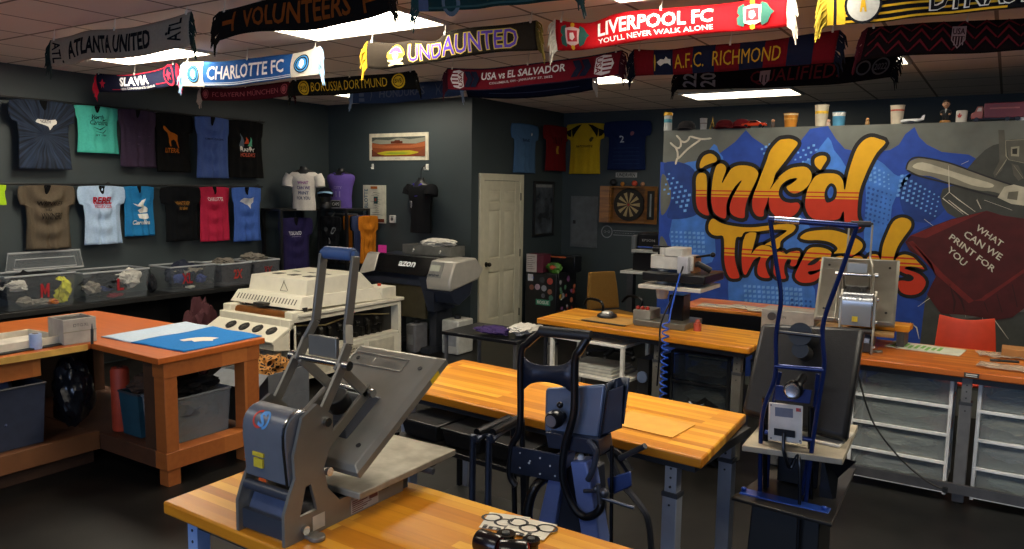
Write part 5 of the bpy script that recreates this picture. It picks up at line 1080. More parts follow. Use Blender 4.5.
# right end cap
cap = [V((0, QY0-.0, .87)), V((0, QY0+.1, 1.09)), V((0, QY0+.5, 1.11)), V((0, QY0+.66, .97)), V((0, QY0+.55, .85)), V((0, QY0+.26, .80)), V((0, QY0+.02, .76))]
obj('end_cap', MB().prism([p+V((QX1, 0, 0)) for p in cap], (.34, 0, 0)), SIL, t, world=True, bevel=.02)
obj('control_panel', MB().hexa([V((QX1+.02, QY0+.015, .905)), V((QX1+.2, QY0+.015, .905)), V((QX1+.2, QY0+.09, 1.07)), V((QX1+.02, QY0+.09, 1.07))], [V((QX1+.02, QY0+.005, .91)), V((QX1+.2, QY0+.005, .91)), V((QX1+.2, QY0+.08, 1.075)), V((QX1+.02, QY0+.08, 1.075))]), mat('#8d8d88', .4), t, world=True)
mb = MB()
for i in range(3): mb.bx(QX1+.04+.05*i, QX1+.075+.05*i, QY0+.0, QY0+.03, .925, .945)
obj('buttons', mb, mat('#55585c', .4), t, world=True); obj('screen', MB().hexa([V((QX1+.04, QY0+.032, .975)), V((QX1+.17, QY0+.032, .975)), V((QX1+.17, QY0+.062, 1.04)), V((QX1+.04, QY0+.062, 1.04))], [V((QX1+.04, QY0+.024, .977)), V((QX1+.17, QY0+.024, .977)), V((QX1+.17, QY0+.054, 1.042)), V((QX1+.04, QY0+.054, 1.042))]), mat('#c4c6b4', .2), t, world=True)
low = [V((0, QY0+.04, .76)), V((0, QY0+.26, .80)), V((0, QY0+.5, .84)), V((0, QY0+.44, .68)), V((0, QY0+.22, .58)), V((0, QY0+.12, .62))]
obj('lower_shell', MB().prism([p+V((QX1-.05, 0, 0)) for p in low], (.36, 0, 0)), DBL, t, world=True, bevel=.015)
obj('front_cover', MB().bx(QX0+.3, QX1-.1, QY0+.12, QY0+.16, .4, .8), mat('#55503f', .25, .4, .1), t, world=True)
obj('ink_arm', MB().hexa([V((QX1-.05, QY0+.1, .5)), V((QX1+.04, QY0+.1, .5)), V((QX1+.04, QY0+.5, .5)), V((QX1-.05, QY0+.5, .5))], [V((QX1-.12, QY0+.02, .9)), V((QX1+.1, QY0+.02, .9)), V((QX1+.1, QY0+.5, .8)), V((QX1-.12, QY0+.5, .8))]), DBL, t, world=True)
for x in (QX0+.2, QX1-.14):
    obj('stand_leg', MB().bx(x, x+.1, QY0+.25, QY0+.55, .05, .8), mat('#33363c', .4), t, world=True); obj('stand_foot', MB().bx(x-.01, x+.11, QY0+.1, QY1, .0, .06), mat('#33363c', .4), t, world=True)
BT = mat('#b8b8b0', .4)
for k, (x0, x1, y0, y1, h) in enumerate(((-5.76, -5.62, 6.74, 6.98, .34), (-5.4, -5.16, 6.95, 7.25, .4))):
    tt = thing('ink_tank', ['pale waste tank under the printer, nearer the dryer', 'pale waste tank under the right end of the printer'][k], 'tank', ((x0+x1)/2, (y0+y1)/2, 0), 0, 'tanks below the garment printer')
    obj('tank', MB().bx(x0, x1, y0, y1, .002, h), BT if k else mat('#77777a', .4), tt, world=True, bevel=.02); obj('cap', MB().cyl(((x0+x1)/2, (y0+y1)/2, h), ((x0+x1)/2, (y0+y1)/2, h+.04), .04), BLK2, tt, world=True)
    obj('tank_label', MB().bx(x0+.03, x1-.03, y0-.002, y0, .1, .22), mat('#8f9294', .6), tt, world=True)
t = thing('tray_box', 'open grey steel box with white cloth on top of the printer', 'box', (-5.72, 7.2, 1.106), 0)
mb = MB()
for a in ((-.36, .36, -.14, -.13), (-.36, .36, .13, .14), (-.36, -.35, -.13, .13), (.35, .36, -.13, .13)): mb.bx(a[0], a[1], a[2], a[3], 0.006, .12)
mb.bx(-.36, .36, -.14, .14, 0.002, .01); obj('case', mb, mat('#8a8a84', .35, .5), t)
obj('latch', MB().cyl((-.2, -.14, .04), (-.17, -.16, .07), .01, n=8).cyl((.2, -.14, .04), (.23, -.16, .07), .01, n=8), WHITE, t)
o = garment((-5.64, 7.2, 1.2), .13, (1.7, .9, .35), '#c9c6bc', 'white crumpled cloth lying over the grey steel box', None, 73)
t = thing('sticky_note', 'bright pink note card standing on the printer edge', 'note', (-6.33, 6.98, 1.105), .1)
obj('card', MB().box((0, 0, .05), (.12, .006, .1)), mat('#e83aa8', .6), t); obj('holder', MB().box((0, 0, .008), (.08, .03, .014)), mat('#b82c84', .6), t)
# ---------------------------------------------------------------- clamshell heat presses
def heat_press(label, loc, rz, metal, dark, grip, plate_low, tilt=32, logo=True, hoodm=None, sc=1., cat='heat press', pw=.21, hr=.062, frame=None):
    t = thing('heat_press', label, cat, loc, rz); k = sc; slab = metal; metal = frame or metal
    Q = lambda x, y, z: V((x*k, y*k, z*k))
    prof = [(-.075, 0), (.12, 0), (.46, 0), (.46, .06), (.15, .075), (.10, .13), (.085, .2), (.125, .29), (.125, .36), (.06, .41), (.0, .38), (-.035, .27), (-.03, .2), (-.055, .15), (-.075, .1)]
    hole = [(-.015, .075), (.055, .075), (.03, .165), (.01, .165)]
    for x in (-.08, .13):
        mb = MB(); holed(mb, prof, [hole], lambda a, b: Q(x, a, b), Q(.012, 0, 0)); obj('side_plate', mb, metal, t)
        mb = MB()
        for y, z in ((.095, .345), (.10, .185), (.0, .03)): 
            s = 1 if x > 0 else -1; xx = x+.012 if x > 0 else x
            mb.cyl(Q(xx, y, z), Q(xx+s*.012, y, z), .014*k, n=12)
        obj('bolt', mb, CHROME, t)
        obj('mounting_foot', MB().cyl(Q(x+.006+(.04 if x > 0 else -.04), .02, .0), Q(x+.006+(.04 if x > 0 else -.04), .02, .014), .026*k).bx(*(sorted(((x+.006)*k, (x+.006+(.05 if x > 0 else -.05))*k))), 0, .045*k, 0, .012*k), metal, t, bevel=.003)
    obj('base_tray', MB().bx(-.068*k, .13*k, .05*k, .5*k, 0, .05*k).bx(-.068*k, .13*k, -.06*k, -.045*k, .01*k, .07*k), dark, t)
    obj('crossbar', MB().cyl(Q(-.068, -.04, .145), Q(.13, -.04, .145), .017*k).cyl(Q(-.068, -.03, .05), Q(.13, -.03, .05), .012*k), dark, t)
    obj('rear_cover', MB().hexa([Q(-.068, -.05, .04), Q(.12, -.05, .04), Q(.12, -.035, .04), Q(-.068, -.035, .04)], [Q(-.068, -.01, .12), Q(.12, -.01, .12), Q(.12, .005, .12), Q(-.068, .005, .12)]), mat('#59627a', .4, .4), t, bevel=.003)
    # rounded motor hood
    hy = -.005+hr-.05; pf = [(hy-hr+.012, .175), (hy-hr, .3)] + [(hy+hr*math.cos(a), .335+hr*math.sin(a)) for a in (math.pi*(1-i/10) for i in range(0, 11))] + [(hy+hr*.8, .31), (.03, .185)]
    hm = hoodm or dark
    hd = obj('hood', MB().prism([Q(-.067, a, b) for a, b in pf], Q(.194, 0, 0)), hm, t, bevel=.005)
    obj('hood_rim', MB().tube([Q(.12, a, b) for a, b in pf], .005*k, 6, closed=True), CHROME, hd)
    if logo:
        def hf(u, v): # on the hood rear, wrapping over the rounded top
            a = math.pi*(.98-.3*v); return Q(-.075+.18*u, hy+(hr+.0015)*math.cos(a), .335+(hr+.0015)*math.sin(a))
        mb = MB(); mb.grid(lambda u, v: hf(.3+.28*(.5+.5*(.72+.28*v)*math.cos(3.9*u+1.4)), .5+.5*(.72+.28*v)*math.sin(3.9*u+1.4)), 18, 1); obj('emblem_red', mb, mat('#c8402e', .5), hd)
        mb = MB(); mb.grid(lambda u, v: hf(.42+.28*(.5+.5*(.72+.28*v)*math.cos(3.9*u-1.6)), .5+.5*(.72+.28*v)*math.sin(3.9*u-1.6)), 18, 1)
        text_on(mb, 'S', hf, .44, .6, .1, .9, bold=.03); obj('emblem_blue', mb, mat('#5c9ad0', .5), hd)
        obj('caution_label', MB().bx(-.015*k, .025*k, (hy-hr-.001)*k, (hy-hr+.006)*k, .215*k, .243*k).bx(-.02*k, .03*k, (hy-hr-.001)*k, (hy-hr+.006)*k, .25*k, .262*k), mat('#c9b22e', .5), hd)
    # lower platen
    obj('lower_platen', MB().bx(-pw*k, pw*k, .17*k, .68*k, .08*k, .104*k), plate_low, t, bevel=.004)
    obj('platen_support', MB().bx(-.1*k, .1*k, .26*k, .6*k, .05*k, .08*k).bx(-.19*k, .19*k, .3*k, .33*k, .066*k, .08*k).bx(-.19*k, .19*k, .56*k, .59*k, .066*k, .08*k).cyl(Q(.1, .52, .07), Q(.23, .52, .07), .011*k), dark, t)
    # upper platen, open
    a = math.radians(tilt); c, s = math.cos(a), math.sin(a); O = (.175, .15)
    P3 = lambda x, l, h: Q(x, O[0]+l*c-h*s, O[1]+l*s+h*c)
    e = .018
    up = MB().hexa([P3(-pw, 0, 0), P3(pw, 0, 0), P3(pw, .54, 0), P3(-pw, .54, 0)], [P3(-pw, 0, .026), P3(pw, 0, .026), P3(pw, .54, .026), P3(-pw, .54, .026)])
    up.hexa([P3(-pw, 0, .026), P3(pw, 0, .026), P3(pw, .54, .026), P3(-pw, .54, .026)], [P3(-pw+e, e, .042), P3(pw-e, e, .042), P3(pw-e, .54-e, .042), P3(-pw+e, .54-e, .042)])
    bmesh.ops.remove_doubles(up.bm, verts=up.bm.verts, dist=1e-5)
    ub = obj('upper_platen', up, slab, t, bevel=.004)
    mb = MB()
    for x in (-pw+.06, pw-.06):
        for l in (.09, .46): mb.cyl(P3(x, l, .04), P3(x, l, .044), .009*k, n=12)
    obj('platen_screws', mb, BLK, ub)
    mb = MB(); mb.hexa([P3(pw+.0005, .43, .004), P3(pw+.0005, .48, .004), P3(pw+.0005, .48, .024), P3(pw+.0005, .43, .024)], [P3(pw+.002, .43, .004), P3(pw+.002, .48, .004), P3(pw+.002, .48, .024), P3(pw+.002, .43, .024)])
    obj('warning_sticker', mb, mat('#d6b41e', .5), ub)
    mb = MB(); f = lambda u, v: P3(-pw+.03+.26*u, .43+.06*v, .0428)
    mb.tube([f(0, 0), f(1, 0), f(1, 1), f(0, 1)], .0016*k, 5, closed=True); text_on(mb, 'HEAT PRESS', lambda u, v: f(.08+.84*u, .2+.55*v)+V((0, 0, .001)), 0, 1, 0, 1); obj('embossed_plate', mb, mat('#8a8880', .4, .6), ub)
    obj('pressure_mount', MB().hexa([P3(-.09, .1, .042), P3(.09, .1, .042), P3(.09, .3, .042), P3(-.09, .3, .042)], [P3(-.06, .14, .075), P3(.06, .14, .075), P3(.06, .27, .075), P3(-.06, .27, .075)]), dark, t, bevel=.004)
    obj('pressure_knob', MB().cyl(P3(0, .2, .075), P3(0, .2, .13), .04*k), BLK, t, bevel=.003)
    # linkage and handle
    for x in (-.075, .075):
        w = .012*k
        obj('handle_arm', MB().bar(Q(x, .3, .845), Q(x, .262, .62), w, .034*k, (0, 1, 0)).bar(Q(x, .262, .62), Q(x*1.3, .24, .56), w, .034*k, (0, 1, 0)).bar(Q(x*1.3, .24, .56), Q(x*1.3, .2, .49), w, .036*k, (0, 1, 0)), metal, t, bevel=.002)
        obj('link_bar', MB().bar(Q(x*1.45, .205, .5), Q(x*1.45, -.0, .2), w, .034*k, (0, 1, 0)), metal, t, bevel=.002)
        obj('link_bar', MB().bar(Q(x*1.1, .2, .5), Q(x*1.1, .34, .37), w, .034*k, (0, 1, 0)).bar(Q(x*1.1, .36, .39), Q(x*1.1, .09, .2), w, .034*k, (0, 1, 0)), metal, t, bevel=.002)
        sg = 1 if x > 0 else -1
        obj('pivot_bolt', MB().cyl(Q(x*1.5, .205, .5), Q(x*1.5+sg*.025, .205, .5), .016*k, n=12).cyl(Q(x*1.2, .345, .375), Q(x*1.2+sg*.02, .345, .375), .015*k, n=12), CHROME, t)
    obj('pivot_rod', MB().cyl(Q(-.11, .205, .5), Q(.11, .205, .5), .011*k), CHROME, t)
    obj('link_rod', MB().cyl(Q(-.09, .345, .375), Q(.09, .345, .375), .01*k), CHROME, t)
    obj('bracket_plate', MB().box(Q(0, .225, .545), (.13*k, .016*k, .07*k)), metal, t, bevel=.003)
    obj('handle_grip', MB().lathe([(.018*k, -.066*k), (.022*k, -.062*k), (.022*k, .062*k), (.018*k, .066*k)], Q(0, .3, .85), 18, 'x').cyl(Q(-.08, .3, .85), Q(.08, .3, .85), .012*k), grip, t)
    return t
PM = mat('#8a877d', .36, .45, .1, 6); PD = mat('#3f434c', .36, .3, .06)
hp = heat_press('open grey clamshell heat press with a blue-gripped tall handle on the front bench', (-1.88, 1.56, ZF+.001), 0, PM, PD, mat('#3d5680', .55), mat('#8f897a', .5, .4, .2, 14), frame=mat('#76736b', .36, .4, .1, 6), hoodm=mat('#70747c', .34, .35, .06))
mb = MB(); mb.bx(.1425, .1438, .2, .33, .006, .054); o = obj('instruction_label', mb, mat('#9a9590', .5), hp)
mb = MB()
for r_ in range(6): mb.bx(.1438, .1446, .205, .205+.05+.02*(r_ % 3), .01+.007*r_, .013+.007*r_)
mb.bx(.1438, .1446, .285, .325, .03, .05); obj('label_text', mb, mat('#5a2a2a', .5), o)
mb = MB(); mb.bx(.1422, .1432, .035, .085, .012, .058); obj('serial_label', mb, mat('#bdb8a8', .5), hp)
heat_press('silver clamshell heat press standing open on the right bench before the mural', (-.835, 5.6, ZR+.001), math.radians(5), mat('#8c897f', .32, .6, .06), mat('#3a3a3c', .4, .4), mat('#1c2028', .5), mat('#b08a54', .6, 0, .15), tilt=52, logo=False, hoodm=mat('#b9c0c8', .25, .7, .04), sc=1., pw=.26)
hq = [o for o in C.objects if o.name.startswith('hood') and o.parent and o.parent.name == 'heat_press.001' and o.name.split('.')[0] == 'hood'][0]
mb = MB(); hf2 = lambda u, v: V((-.09+.19*u, .007+.0635*math.cos(math.pi*(.98-.3*v)), .335+.0635*math.sin(math.pi*(.98-.3*v))))
text_on(mb, '(IN)', hf2, .2, .8, .1, .9, bold=.0); obj('emblem', mb, mat('#3a4450', .5), hq)
obj('caution_label', MB().box((.02, -.054, .225), (.035, .006, .035)), mat('#c9b22e', .5), hq)
# red pad beside the front press
t = thing('wooden_tray', 'small reddish wooden tray peeking out behind the grey press', 'tray', (-2.06, 1.9, ZF+.001), .05)
obj('tray', MB().bx(-.16, .1, -.14, .14, 0, .012).bx(-.16, .1, -.14, -.128, .012, .045).bx(-.16, .1, .128, .14, .012, .045).bx(-.16, -.148, -.128, .128, .012, .045).bx(.088, .1, -.128, .128, .012, .045), mat('#a8431a', .4), t, bevel=.002)
# printed stickers and black rolls at the right of the front bench
for i, (x, y, a) in enumerate(((505, 523, .3), (530, 530, .15))):
    p = pz(x, y, ZF); t = thing('sticker_sheet', ['white transfer sheet with black swirls, left of the two on the front bench', 'white transfer sheet with black swirls beside the black hose'][i], 'sticker', (p.x, p.y, ZF+.001+.004*i), a)
    obj('sheet', MB().box((0, 0, .001), (.14, .12, .002)), mat('#d8d2c2', .6), t)
    mb = MB()
    for k in range(3):
        c = V((-.05+.05*k, .02-.025*(k % 2), .0028)); mb.grid(lambda u, v: c+V(((.022+.008*v)*math.cos(6.2832*u)*1.2, (.022+.008*v)*math.sin(6.2832*u), 0)), 18, 1)
    text_on(mb, 'ink', lambda u, v: V((-.06+.12*u, -.065+.03*v, .003)), 0, 1, 0, 1, bold=.03); obj('lettering', mb, mat('#1a1a1c', .6), t)
for i, (x, y, col, r_, L_, lab) in enumerate(((489, 545, '#1a1010', .034, .08, 'glossy black spool with dark red sheen, leftmost at the front bench corner'), (506, 543, '#1c1a14', .03, .06, 'black spool standing upright behind the one with a red ring'), (513, 556, '#141414', .038, .08, 'black roll with a red ring at the bottom of the picture'), (531, 549, '#161616', .027, .06, 'small glossy black spool next to the hose on the front bench'))):
    p = pz(x, y, ZF+.03); t = thing('tape_spool', lab, 'spool', (p.x, p.y, ZF+.001), .3*i, 'black rolls on the front bench')
    if i in (1, 3): obj('spool', MB().lathe([(r_, 0), (r_, .01), (r_*.8, .015), (r_*.8, L_-.015), (r_, L_-.01), (r_*.95, L_)]), mat(col, .2), t); obj('core', MB().cyl((0, 0, L_), (0, 0, L_+.004), r_*.4), mat('#3a3a38', .5), t)
    else:
        obj('spool', MB().lathe([(r_*.9, -L_/2), (r_, -L_/2+.006), (r_, L_/2-.006), (r_*.9, L_/2)], (0, 0, r_), 24, 'x'), mat(col, .2), t)
        obj('ring', MB().lathe([(r_*.62, L_/2), (r_*.78, L_/2+.004), (r_*.62, L_/2+.006)], (0, 0, r_), 24, 'x'), mat('#b83420' if i == 2 else '#5a1c18', .4), t)

# ---------------------------------------------------------------- black and blue press on pedestal (between the benches)
Y2 = 2.6
Pq = lambda x, y, d=0.: py(x, y, Y2+d)
t = thing('cap_press', 'black and blue pedestal press with a looped tube handle between the two front benches', 'heat press', (-1.4, Y2+.1, 0))
BT2 = mat('#17191e', .28, .4, .03); NVY = mat('#232a3c', .4, .3); BLU = mat('#6478b4', .4, .1, .06); SHR = mat('#6a7892', .34, .3, .05); CHR = CHROME
L_pts = [Pq(542, 331), Pq(528, 343), Pq(521, 356), Pq(520, 425), Pq(512, 446), Pq(510, 474), Pq(516, 486)]
R_pts = [Pq(589, 336, .02), Pq(580, 350), Pq(575, 362), Pq(574, 412), Pq(565, 446), Pq(563, 478), Pq(573, 506), Pq(586, 517), Pq(600, 509), Pq(601, 490, .03)]
obj('handle_tube', MB().tube(catmull(L_pts, 5), .0145, 12), BT2, t, world=True); obj('handle_tube', MB().tube(catmull(R_pts, 5), .016, 12), BT2, t, world=True)
obj('handle_grip', MB().cyl(Pq(540, 331), Pq(591, 336, .02), .021, n=16), mat('#14161a', .5), t, world=True)
web = smooth_loop([(521, 356), (530, 363), (548, 366), (565, 364), (575, 356), (575, 372), (573, 392), (562, 386), (545, 382), (530, 384), (521, 390), (520, 372)], 4)
mb = MB(); fill(mb, web, lambda x, y: Pq(x, y)); obj('handle_web', mb, NVY, t, world=True, solid=.01)
obj('cross_plate', MB().prism([Pq(512, 446, -.01), Pq(565, 456, -.01), Pq(563, 483, -.01), Pq(510, 473, -.01)], (0, .012, 0)), NVY, t, world=True, bevel=.003)
mb = MB()
for x, y in ((520, 453), (530, 461), (540, 458), (550, 466), (520, 468), (540, 474), (555, 476)): mb.cyl(Pq(x, y, -.0105), Pq(x, y, -.014), .004, n=8)
mb.cyl(Pq(529, 463, -.0105), Pq(529, 463, -.02), .005, n=8); obj('plate_bolts', mb, mat('#8a8c90', .4, .7), t, world=True)
mb = MB(); S0 = [(546, 388), (606, 384), (598, 442), (545, 432)]
obj('shroud', MB().hexa([Pq(*q, .06) for q in S0], [Pq(*q, .16) for q in S0]), SHR, t, world=True, bevel=.012)
sp = [(606, 384), (612, 380), (622, 377), (630, 378)]; sb_ = [(598, 442), (603, 436), (615, 426), (624, 424)]
mb = MB(); mb.grid(lambda u, v: Pq(*[a+(b-a)*v for a, b in zip([catmull([(*q, 0) for q in sp], 4)[int(u*12)][i] for i in (0, 1)], [catmull([(*q, 0) for q in sb_], 4)[int(u*12)][i] for i in (0, 1)])], .05+.1*math.sin(u*2.6)), 12, 4)
obj('curved_shield', mb, mat('#333c4e', .35, .4), t, world=True, solid=.006)
obj('shield_lower', MB().hexa([Pq(596, 395, .06), Pq(624, 385, .1), Pq(622, 428, .1), Pq(590, 440, .06)], [Pq(596, 395, .09), Pq(624, 385, .14), Pq(622, 428, .14), Pq(590, 440, .09)]), mat('#2d3646', .35, .4), t, world=True, bevel=.004)
c = Pq(551, 421, -.03)
obj('pressure_knob', MB().lathe([(.018, .06), (.036, .045), (.036, .012), (.028, .0)], c, 24, 'y'), BT2, t, world=True); obj('knob_ring', MB().lathe([(.018, -.001), (.024, -.004), (.014, -.004)], c, 24, 'y'), mat('#8d93a0', .3, .7), t, world=True)
obj('knob_stem', MB().cyl(c+V((0, .05, 0)), c+V((.02, .16, 0)), .014).sph(Pq(560, 405, -.01), .014), BT2, t, world=True)
obj('bracket', MB().prism([Pq(545, 432, .02), Pq(598, 440, .02), Pq(600, 456, .02), Pq(548, 448, .02)], (0, .12, 0)), NVY, t, world=True, bevel=.004)
for a, b, c2, d in (((553, 455), (566, 455), (549, 556), (530, 556)), ((570, 462), (586, 462), (602, 556), (584, 556))):
    A4 = [Pq(*q, .02) for q in (a, b, c2, d)]; obj('pedestal_leg', MB().hexa(A4, [p+V((0, .09, 0)) for p in A4]), BLU, t, world=True, bevel=.006)
x0, x1 = Pq(548, 500).x, Pq(582, 500).x
obj('pedestal_post', MB().hexa([V((x0, Y2+.05, .03)), V((x1+.06, Y2+.05, .03)), V((x1+.06, Y2+.2, .03)), V((x0, Y2+.2, .03))], [V((x0+.02, Y2+.05, .8)), V((x1, Y2+.05, .8)), V((x1, Y2+.2, .8)), V((x0+.02, Y2+.2, .8))]), mat('#181d2c', .5), t, world=True, bevel=.005)
obj('pedestal_base', MB().bx(x0-.2, x1+.25, Y2-.12, Y2+.42, 0, .03), BT2, t, world=True, bevel=.006)
obj('pedestal_leg', MB().hexa([V((x0-.12, Y2+.02, .03)), V((x0-.06, Y2+.02, .03)), V((x0-.06, Y2+.1, .03)), V((x0-.12, Y2+.1, .03))], [p for p in (Pq(530, 556, .02), Pq(549, 556, .02), Pq(549, 556, .11), Pq(530, 556, .11))]), BLU, t, world=True)
obj('pedestal_leg', MB().hexa([V((x1+.06, Y2+.02, .03)), V((x1+.12, Y2+.02, .03)), V((x1+.12, Y2+.1, .03)), V((x1+.06, Y2+.1, .03))], [p for p in (Pq(584, 556, .02), Pq(602, 556, .02), Pq(602, 556, .11), Pq(584, 556, .11))]), BLU, t, world=True)
obj('release_cap', MB().lathe([(.014, 0), (.015, .02), (.009, .032)], Pq(581, 462, .06)), mat('#c8cad0', .3), t, world=True)
obj('power_hose', MB().tube(catmull([Pq(548, 476, .04), Pq(536, 486, -.02), Pq(529, 504, -.04), Pq(529, 524, -.04), Pq(540, 545, -.02), Pq(556, 566, .0)], 6), .02, 12), mat('#101113', .25), t, world=True)
obj('tension_rod', MB().cyl(Pq(612, 446, .04), Pq(611, 558, .04), .0075), mat('#2c2e34', .2, .8), t, world=True)
obj('swing_arm', MB().tube(catmull([Pq(609, 452, .08), Pq(620, 480, .08), Pq(636, 500, .08), Pq(648, 520, .08), Pq(652, 560, .08)], 5), .02, 6, flat=.5), mat('#33363e', .35, .5), t, world=True)
obj('arm_housing', MB().hexa([Pq(607, 478, .06), Pq(631, 471, .06), Pq(632, 486, .06), Pq(610, 496, .06)], [Pq(607, 478, .16), Pq(631, 471, .16), Pq(632, 486, .16), Pq(610, 496, .16)]), mat('#2c4076', .4, .2), t, world=True, bevel=.006)
obj('yoke', MB().tube(catmull([Pq(592, 456, .12), Pq(604, 450, .12), Pq(618, 455, .12), Pq(630, 472, .12)], 5), .018, 8), BT2, t, world=True)
obj('side_lever', MB().cyl(Pq(620, 458, .06), Pq(645, 446, .02), .011), mat('#2a2c30', .4), t, world=True)
mb = MB(); mb.cyl(Pq(584, 491, .0), Pq(604, 491, .0), .008).cyl(Pq(602, 498, .0), Pq(634, 508, .02), .007).sph(Pq(604, 493, .0), .02).sph(Pq(596, 489, 0), .014).cyl(Pq(598, 484, .0), Pq(600, 504, .0), .01)
obj('linkage', mb, mat('#565a64', .3, .7), t, world=True)
obj('crank_lever', MB().tube(catmull([Pq(588, 440, -.01), Pq(596, 452, -.01), Pq(593, 470, -.01), Pq(588, 480, -.0)], 5), .012, 8), mat('#4a5060', .3, .6), t, world=True)

# ---------------------------------------------------------------- blue tube-framed press at the right
Y3 = 3.42
Pr = lambda x, y, d=0.: py(x, y, Y3+d)
t = thing('frame_press', 'blue tube-framed press with a raised black platen and white control box, on a black pedestal', 'heat press', (-.78, Y3+.15, 0))
TB = mat('#1d2f66', .25, .4, .05)
for P_ in ([(770, 219), (776, 262), (781, 298), (776, 335), (775, 376), (762, 418), (760, 494)], [(857, 226), (841, 272), (824, 320), (823, 345), (824, 368), (815, 425), (805, 506)]):
    obj('frame_tube', MB().tube(catmull([Pr(*q) for q in P_], 5), .0098, 10), TB, t, world=True)
for P_ in ([(780, 372), (771, 420), (766, 498)], [(818, 374), (812, 430), (800, 506)]):
    obj('frame_tube', MB().tube(catmull([Pr(*q, .08) for q in P_], 5), .0098, 10), TB, t, world=True)
obj('handle_bar', MB().cyl(Pr(769, 219), Pr(858, 226), .0125), TB, t, world=True)
obj('handle_sleeve', MB().cyl(Pr(775, 219.5), Pr(800, 221.5), .0145), mat('#a0a4b0', .2, .9), t, world=True)
for a, b in (((775, 366), (824, 370)), ((765, 432), (812, 440))): obj('cross_tube', MB().cyl(Pr(*a), Pr(*b), .011), TB, t, world=True)
cor = [pp(x, y, (0, Y3+.15, 0), V((0, -1, 0))) for x, y in ((758, 325), (850, 329), (826, 442), (744, 410))]
up = [V((cor[0].x, Y3+.34, cor[0].z)), V((cor[1].x, Y3+.34, cor[1].z)), V((cor[1].x-.01, Y3+.1, cor[2].z-.01)), V((cor[0].x-.02, Y3+.1, cor[3].z-.02))]
kk = [pp(x, y, V((0, Y3+.1, .78)), V((0, -1, .55)).normalized()) for x, y in ((761, 322), (864, 327), (846, 440), (741, 412))]
nn = V((0, 1, -.55)).normalized()
obj('upper_platen', MB().hexa(kk, [p+nn*.085 for p in kk]), mat('#1d1e21', .42, .3, .1, 30, .1), t, world=True, bevel=.022)
cen = sum(kk, V())/4
obj('platen_hub', MB().cyl(Pr(800, 334, .03), cen+(kk[0]-kk[3])*.38, .05).cyl(Pr(800, 350, .03), cen+(kk[0]-kk[3])*.22, .035), mat('#0f1012', .5), t, world=True)
obj('pivot_rod', MB().cyl(Pr(779, 332), Pr(824, 337), .008), mat('#3a3c40', .3, .7), t, world=True)
c = Pr(792, 391, -.03); obj('pressure_dial', MB().lathe([(.02, .05), (.04, .04), (.04, .01), (.034, 0)], c, 24, 'y'), BT2, t, world=True); obj('dial_ring', MB().lathe([(.032, -.001), (.026, -.006), (.012, -.004)], c, 24, 'y'), mat('#a0a2a6', .25, .8), t, world=True)
obj('dial_post', MB().cyl(c+V((0, .04, 0)), c+V((.0, .2, .02)), .02), BT2, t, world=True); obj('dial_bracket', MB().hexa([Pr(776, 385, .02), Pr(812, 390, .02), Pr(810, 404, .02), Pr(774, 400, .02)], [Pr(776, 385, .05), Pr(812, 390, .05), Pr(810, 404, .05), Pr(774, 400, .05)]), TB, t, world=True, bevel=.003)
cbq = [(769, 402), (803, 406), (802, 444), (768, 440)]
cb_ = obj('control_box', MB().hexa([Pr(*q, -.03) for q in cbq], [Pr(*q, .06) for q in cbq]), mat('#d2cfc8', .4), t, world=True, bevel=.004)
obj('display', MB().hexa([Pr(*q, -.032) for q in ((775, 407), (793, 409), (793, 418), (775, 416))], [Pr(*q, -.03) for q in ((775, 407), (793, 409), (793, 418), (775, 416))]), mat('#6b7284', .3), cb_, world=True)
obj('power_socket', MB().hexa([Pr(*q, -.04) for q in ((774, 428), (795, 431), (795, 438), (774, 435))], [Pr(*q, -.03) for q in ((774, 428), (795, 431), (795, 438), (774, 435))]), BT2, cb_, world=True)
mb = MB()
for q in ((771, 405), (800, 410), (800, 441), (771, 438)): mb.cyl(Pr(*q, -.03), Pr(*q, -.034), .004, n=8)
obj('screws', mb, mat('#5a5a5c', .4, .6), cb_, world=True); obj('red_mark', MB().hexa([Pr(*q, -.0315) for q in ((796, 408), (801, 408.5), (801, 412), (796, 411.5))], [Pr(*q, -.03) for q in ((796, 408), (801, 408.5), (801, 412), (796, 411.5))]), mat('#b83a34', .5), cb_, world=True)
obj('power_cord', MB().tube(catmull([Pr(784, 433, -.04), Pr(784, 452, -.06), Pr(790, 468, -.04), Pr(797, 455, -.03), Pr(800, 470, -.05), Pr(799, 520, -.05), Pr(797, 560, -.05)], 6), .008, 8), BT2, t, world=True)
zl_ = Pr(800, 440).z
lp = [pz(742, 445, .80), pz(843, 459, .80), pz(858, 425, .80), pz(768, 415, .80)]
obj('lower_platen', MB().prism(lp, (0, 0, -.028)), mat('#b0a692', .5, .3, .12), t, world=True, bevel=.004)
pc = sum(lp, V())/4
t2 = thing('pressing_pad', 'white pressing pad lying on the lower platen of the blue-framed press', 'pad', (pc.x, pc.y, .801), math.radians(-6))
obj('pad', MB().box((.06, .03, .008), (.26, .24, .014)), mat('#cfcabd', .7), t2, bevel=.004)
obj('platen_column', MB().bx(pc.x-.09, pc.x+.09, pc.y-.06, pc.y+.1, .58, .772), BT2, t, world=True, bevel=.004)
bp = [pz(731, 497, .575), pz(832, 524, .575), pz(856, 468, .575), pz(770, 470, .575)]
obj('base_plate', MB().prism(bp, (0, 0, -.015)), mat('#262422', .4, .3), t, world=True, bevel=.004)
obj('base_bar', MB().bar(Pr(741, 492, -.04), Pr(830, 513, -.04), .07, .022).cyl(Pr(744, 490, -.04), Pr(744, 487, -.04), .012).cyl(Pr(824, 509, -.04), Pr(824, 506, -.04), .012), mat('#2c52b0', .3, .3), t, world=True, bevel=.006)
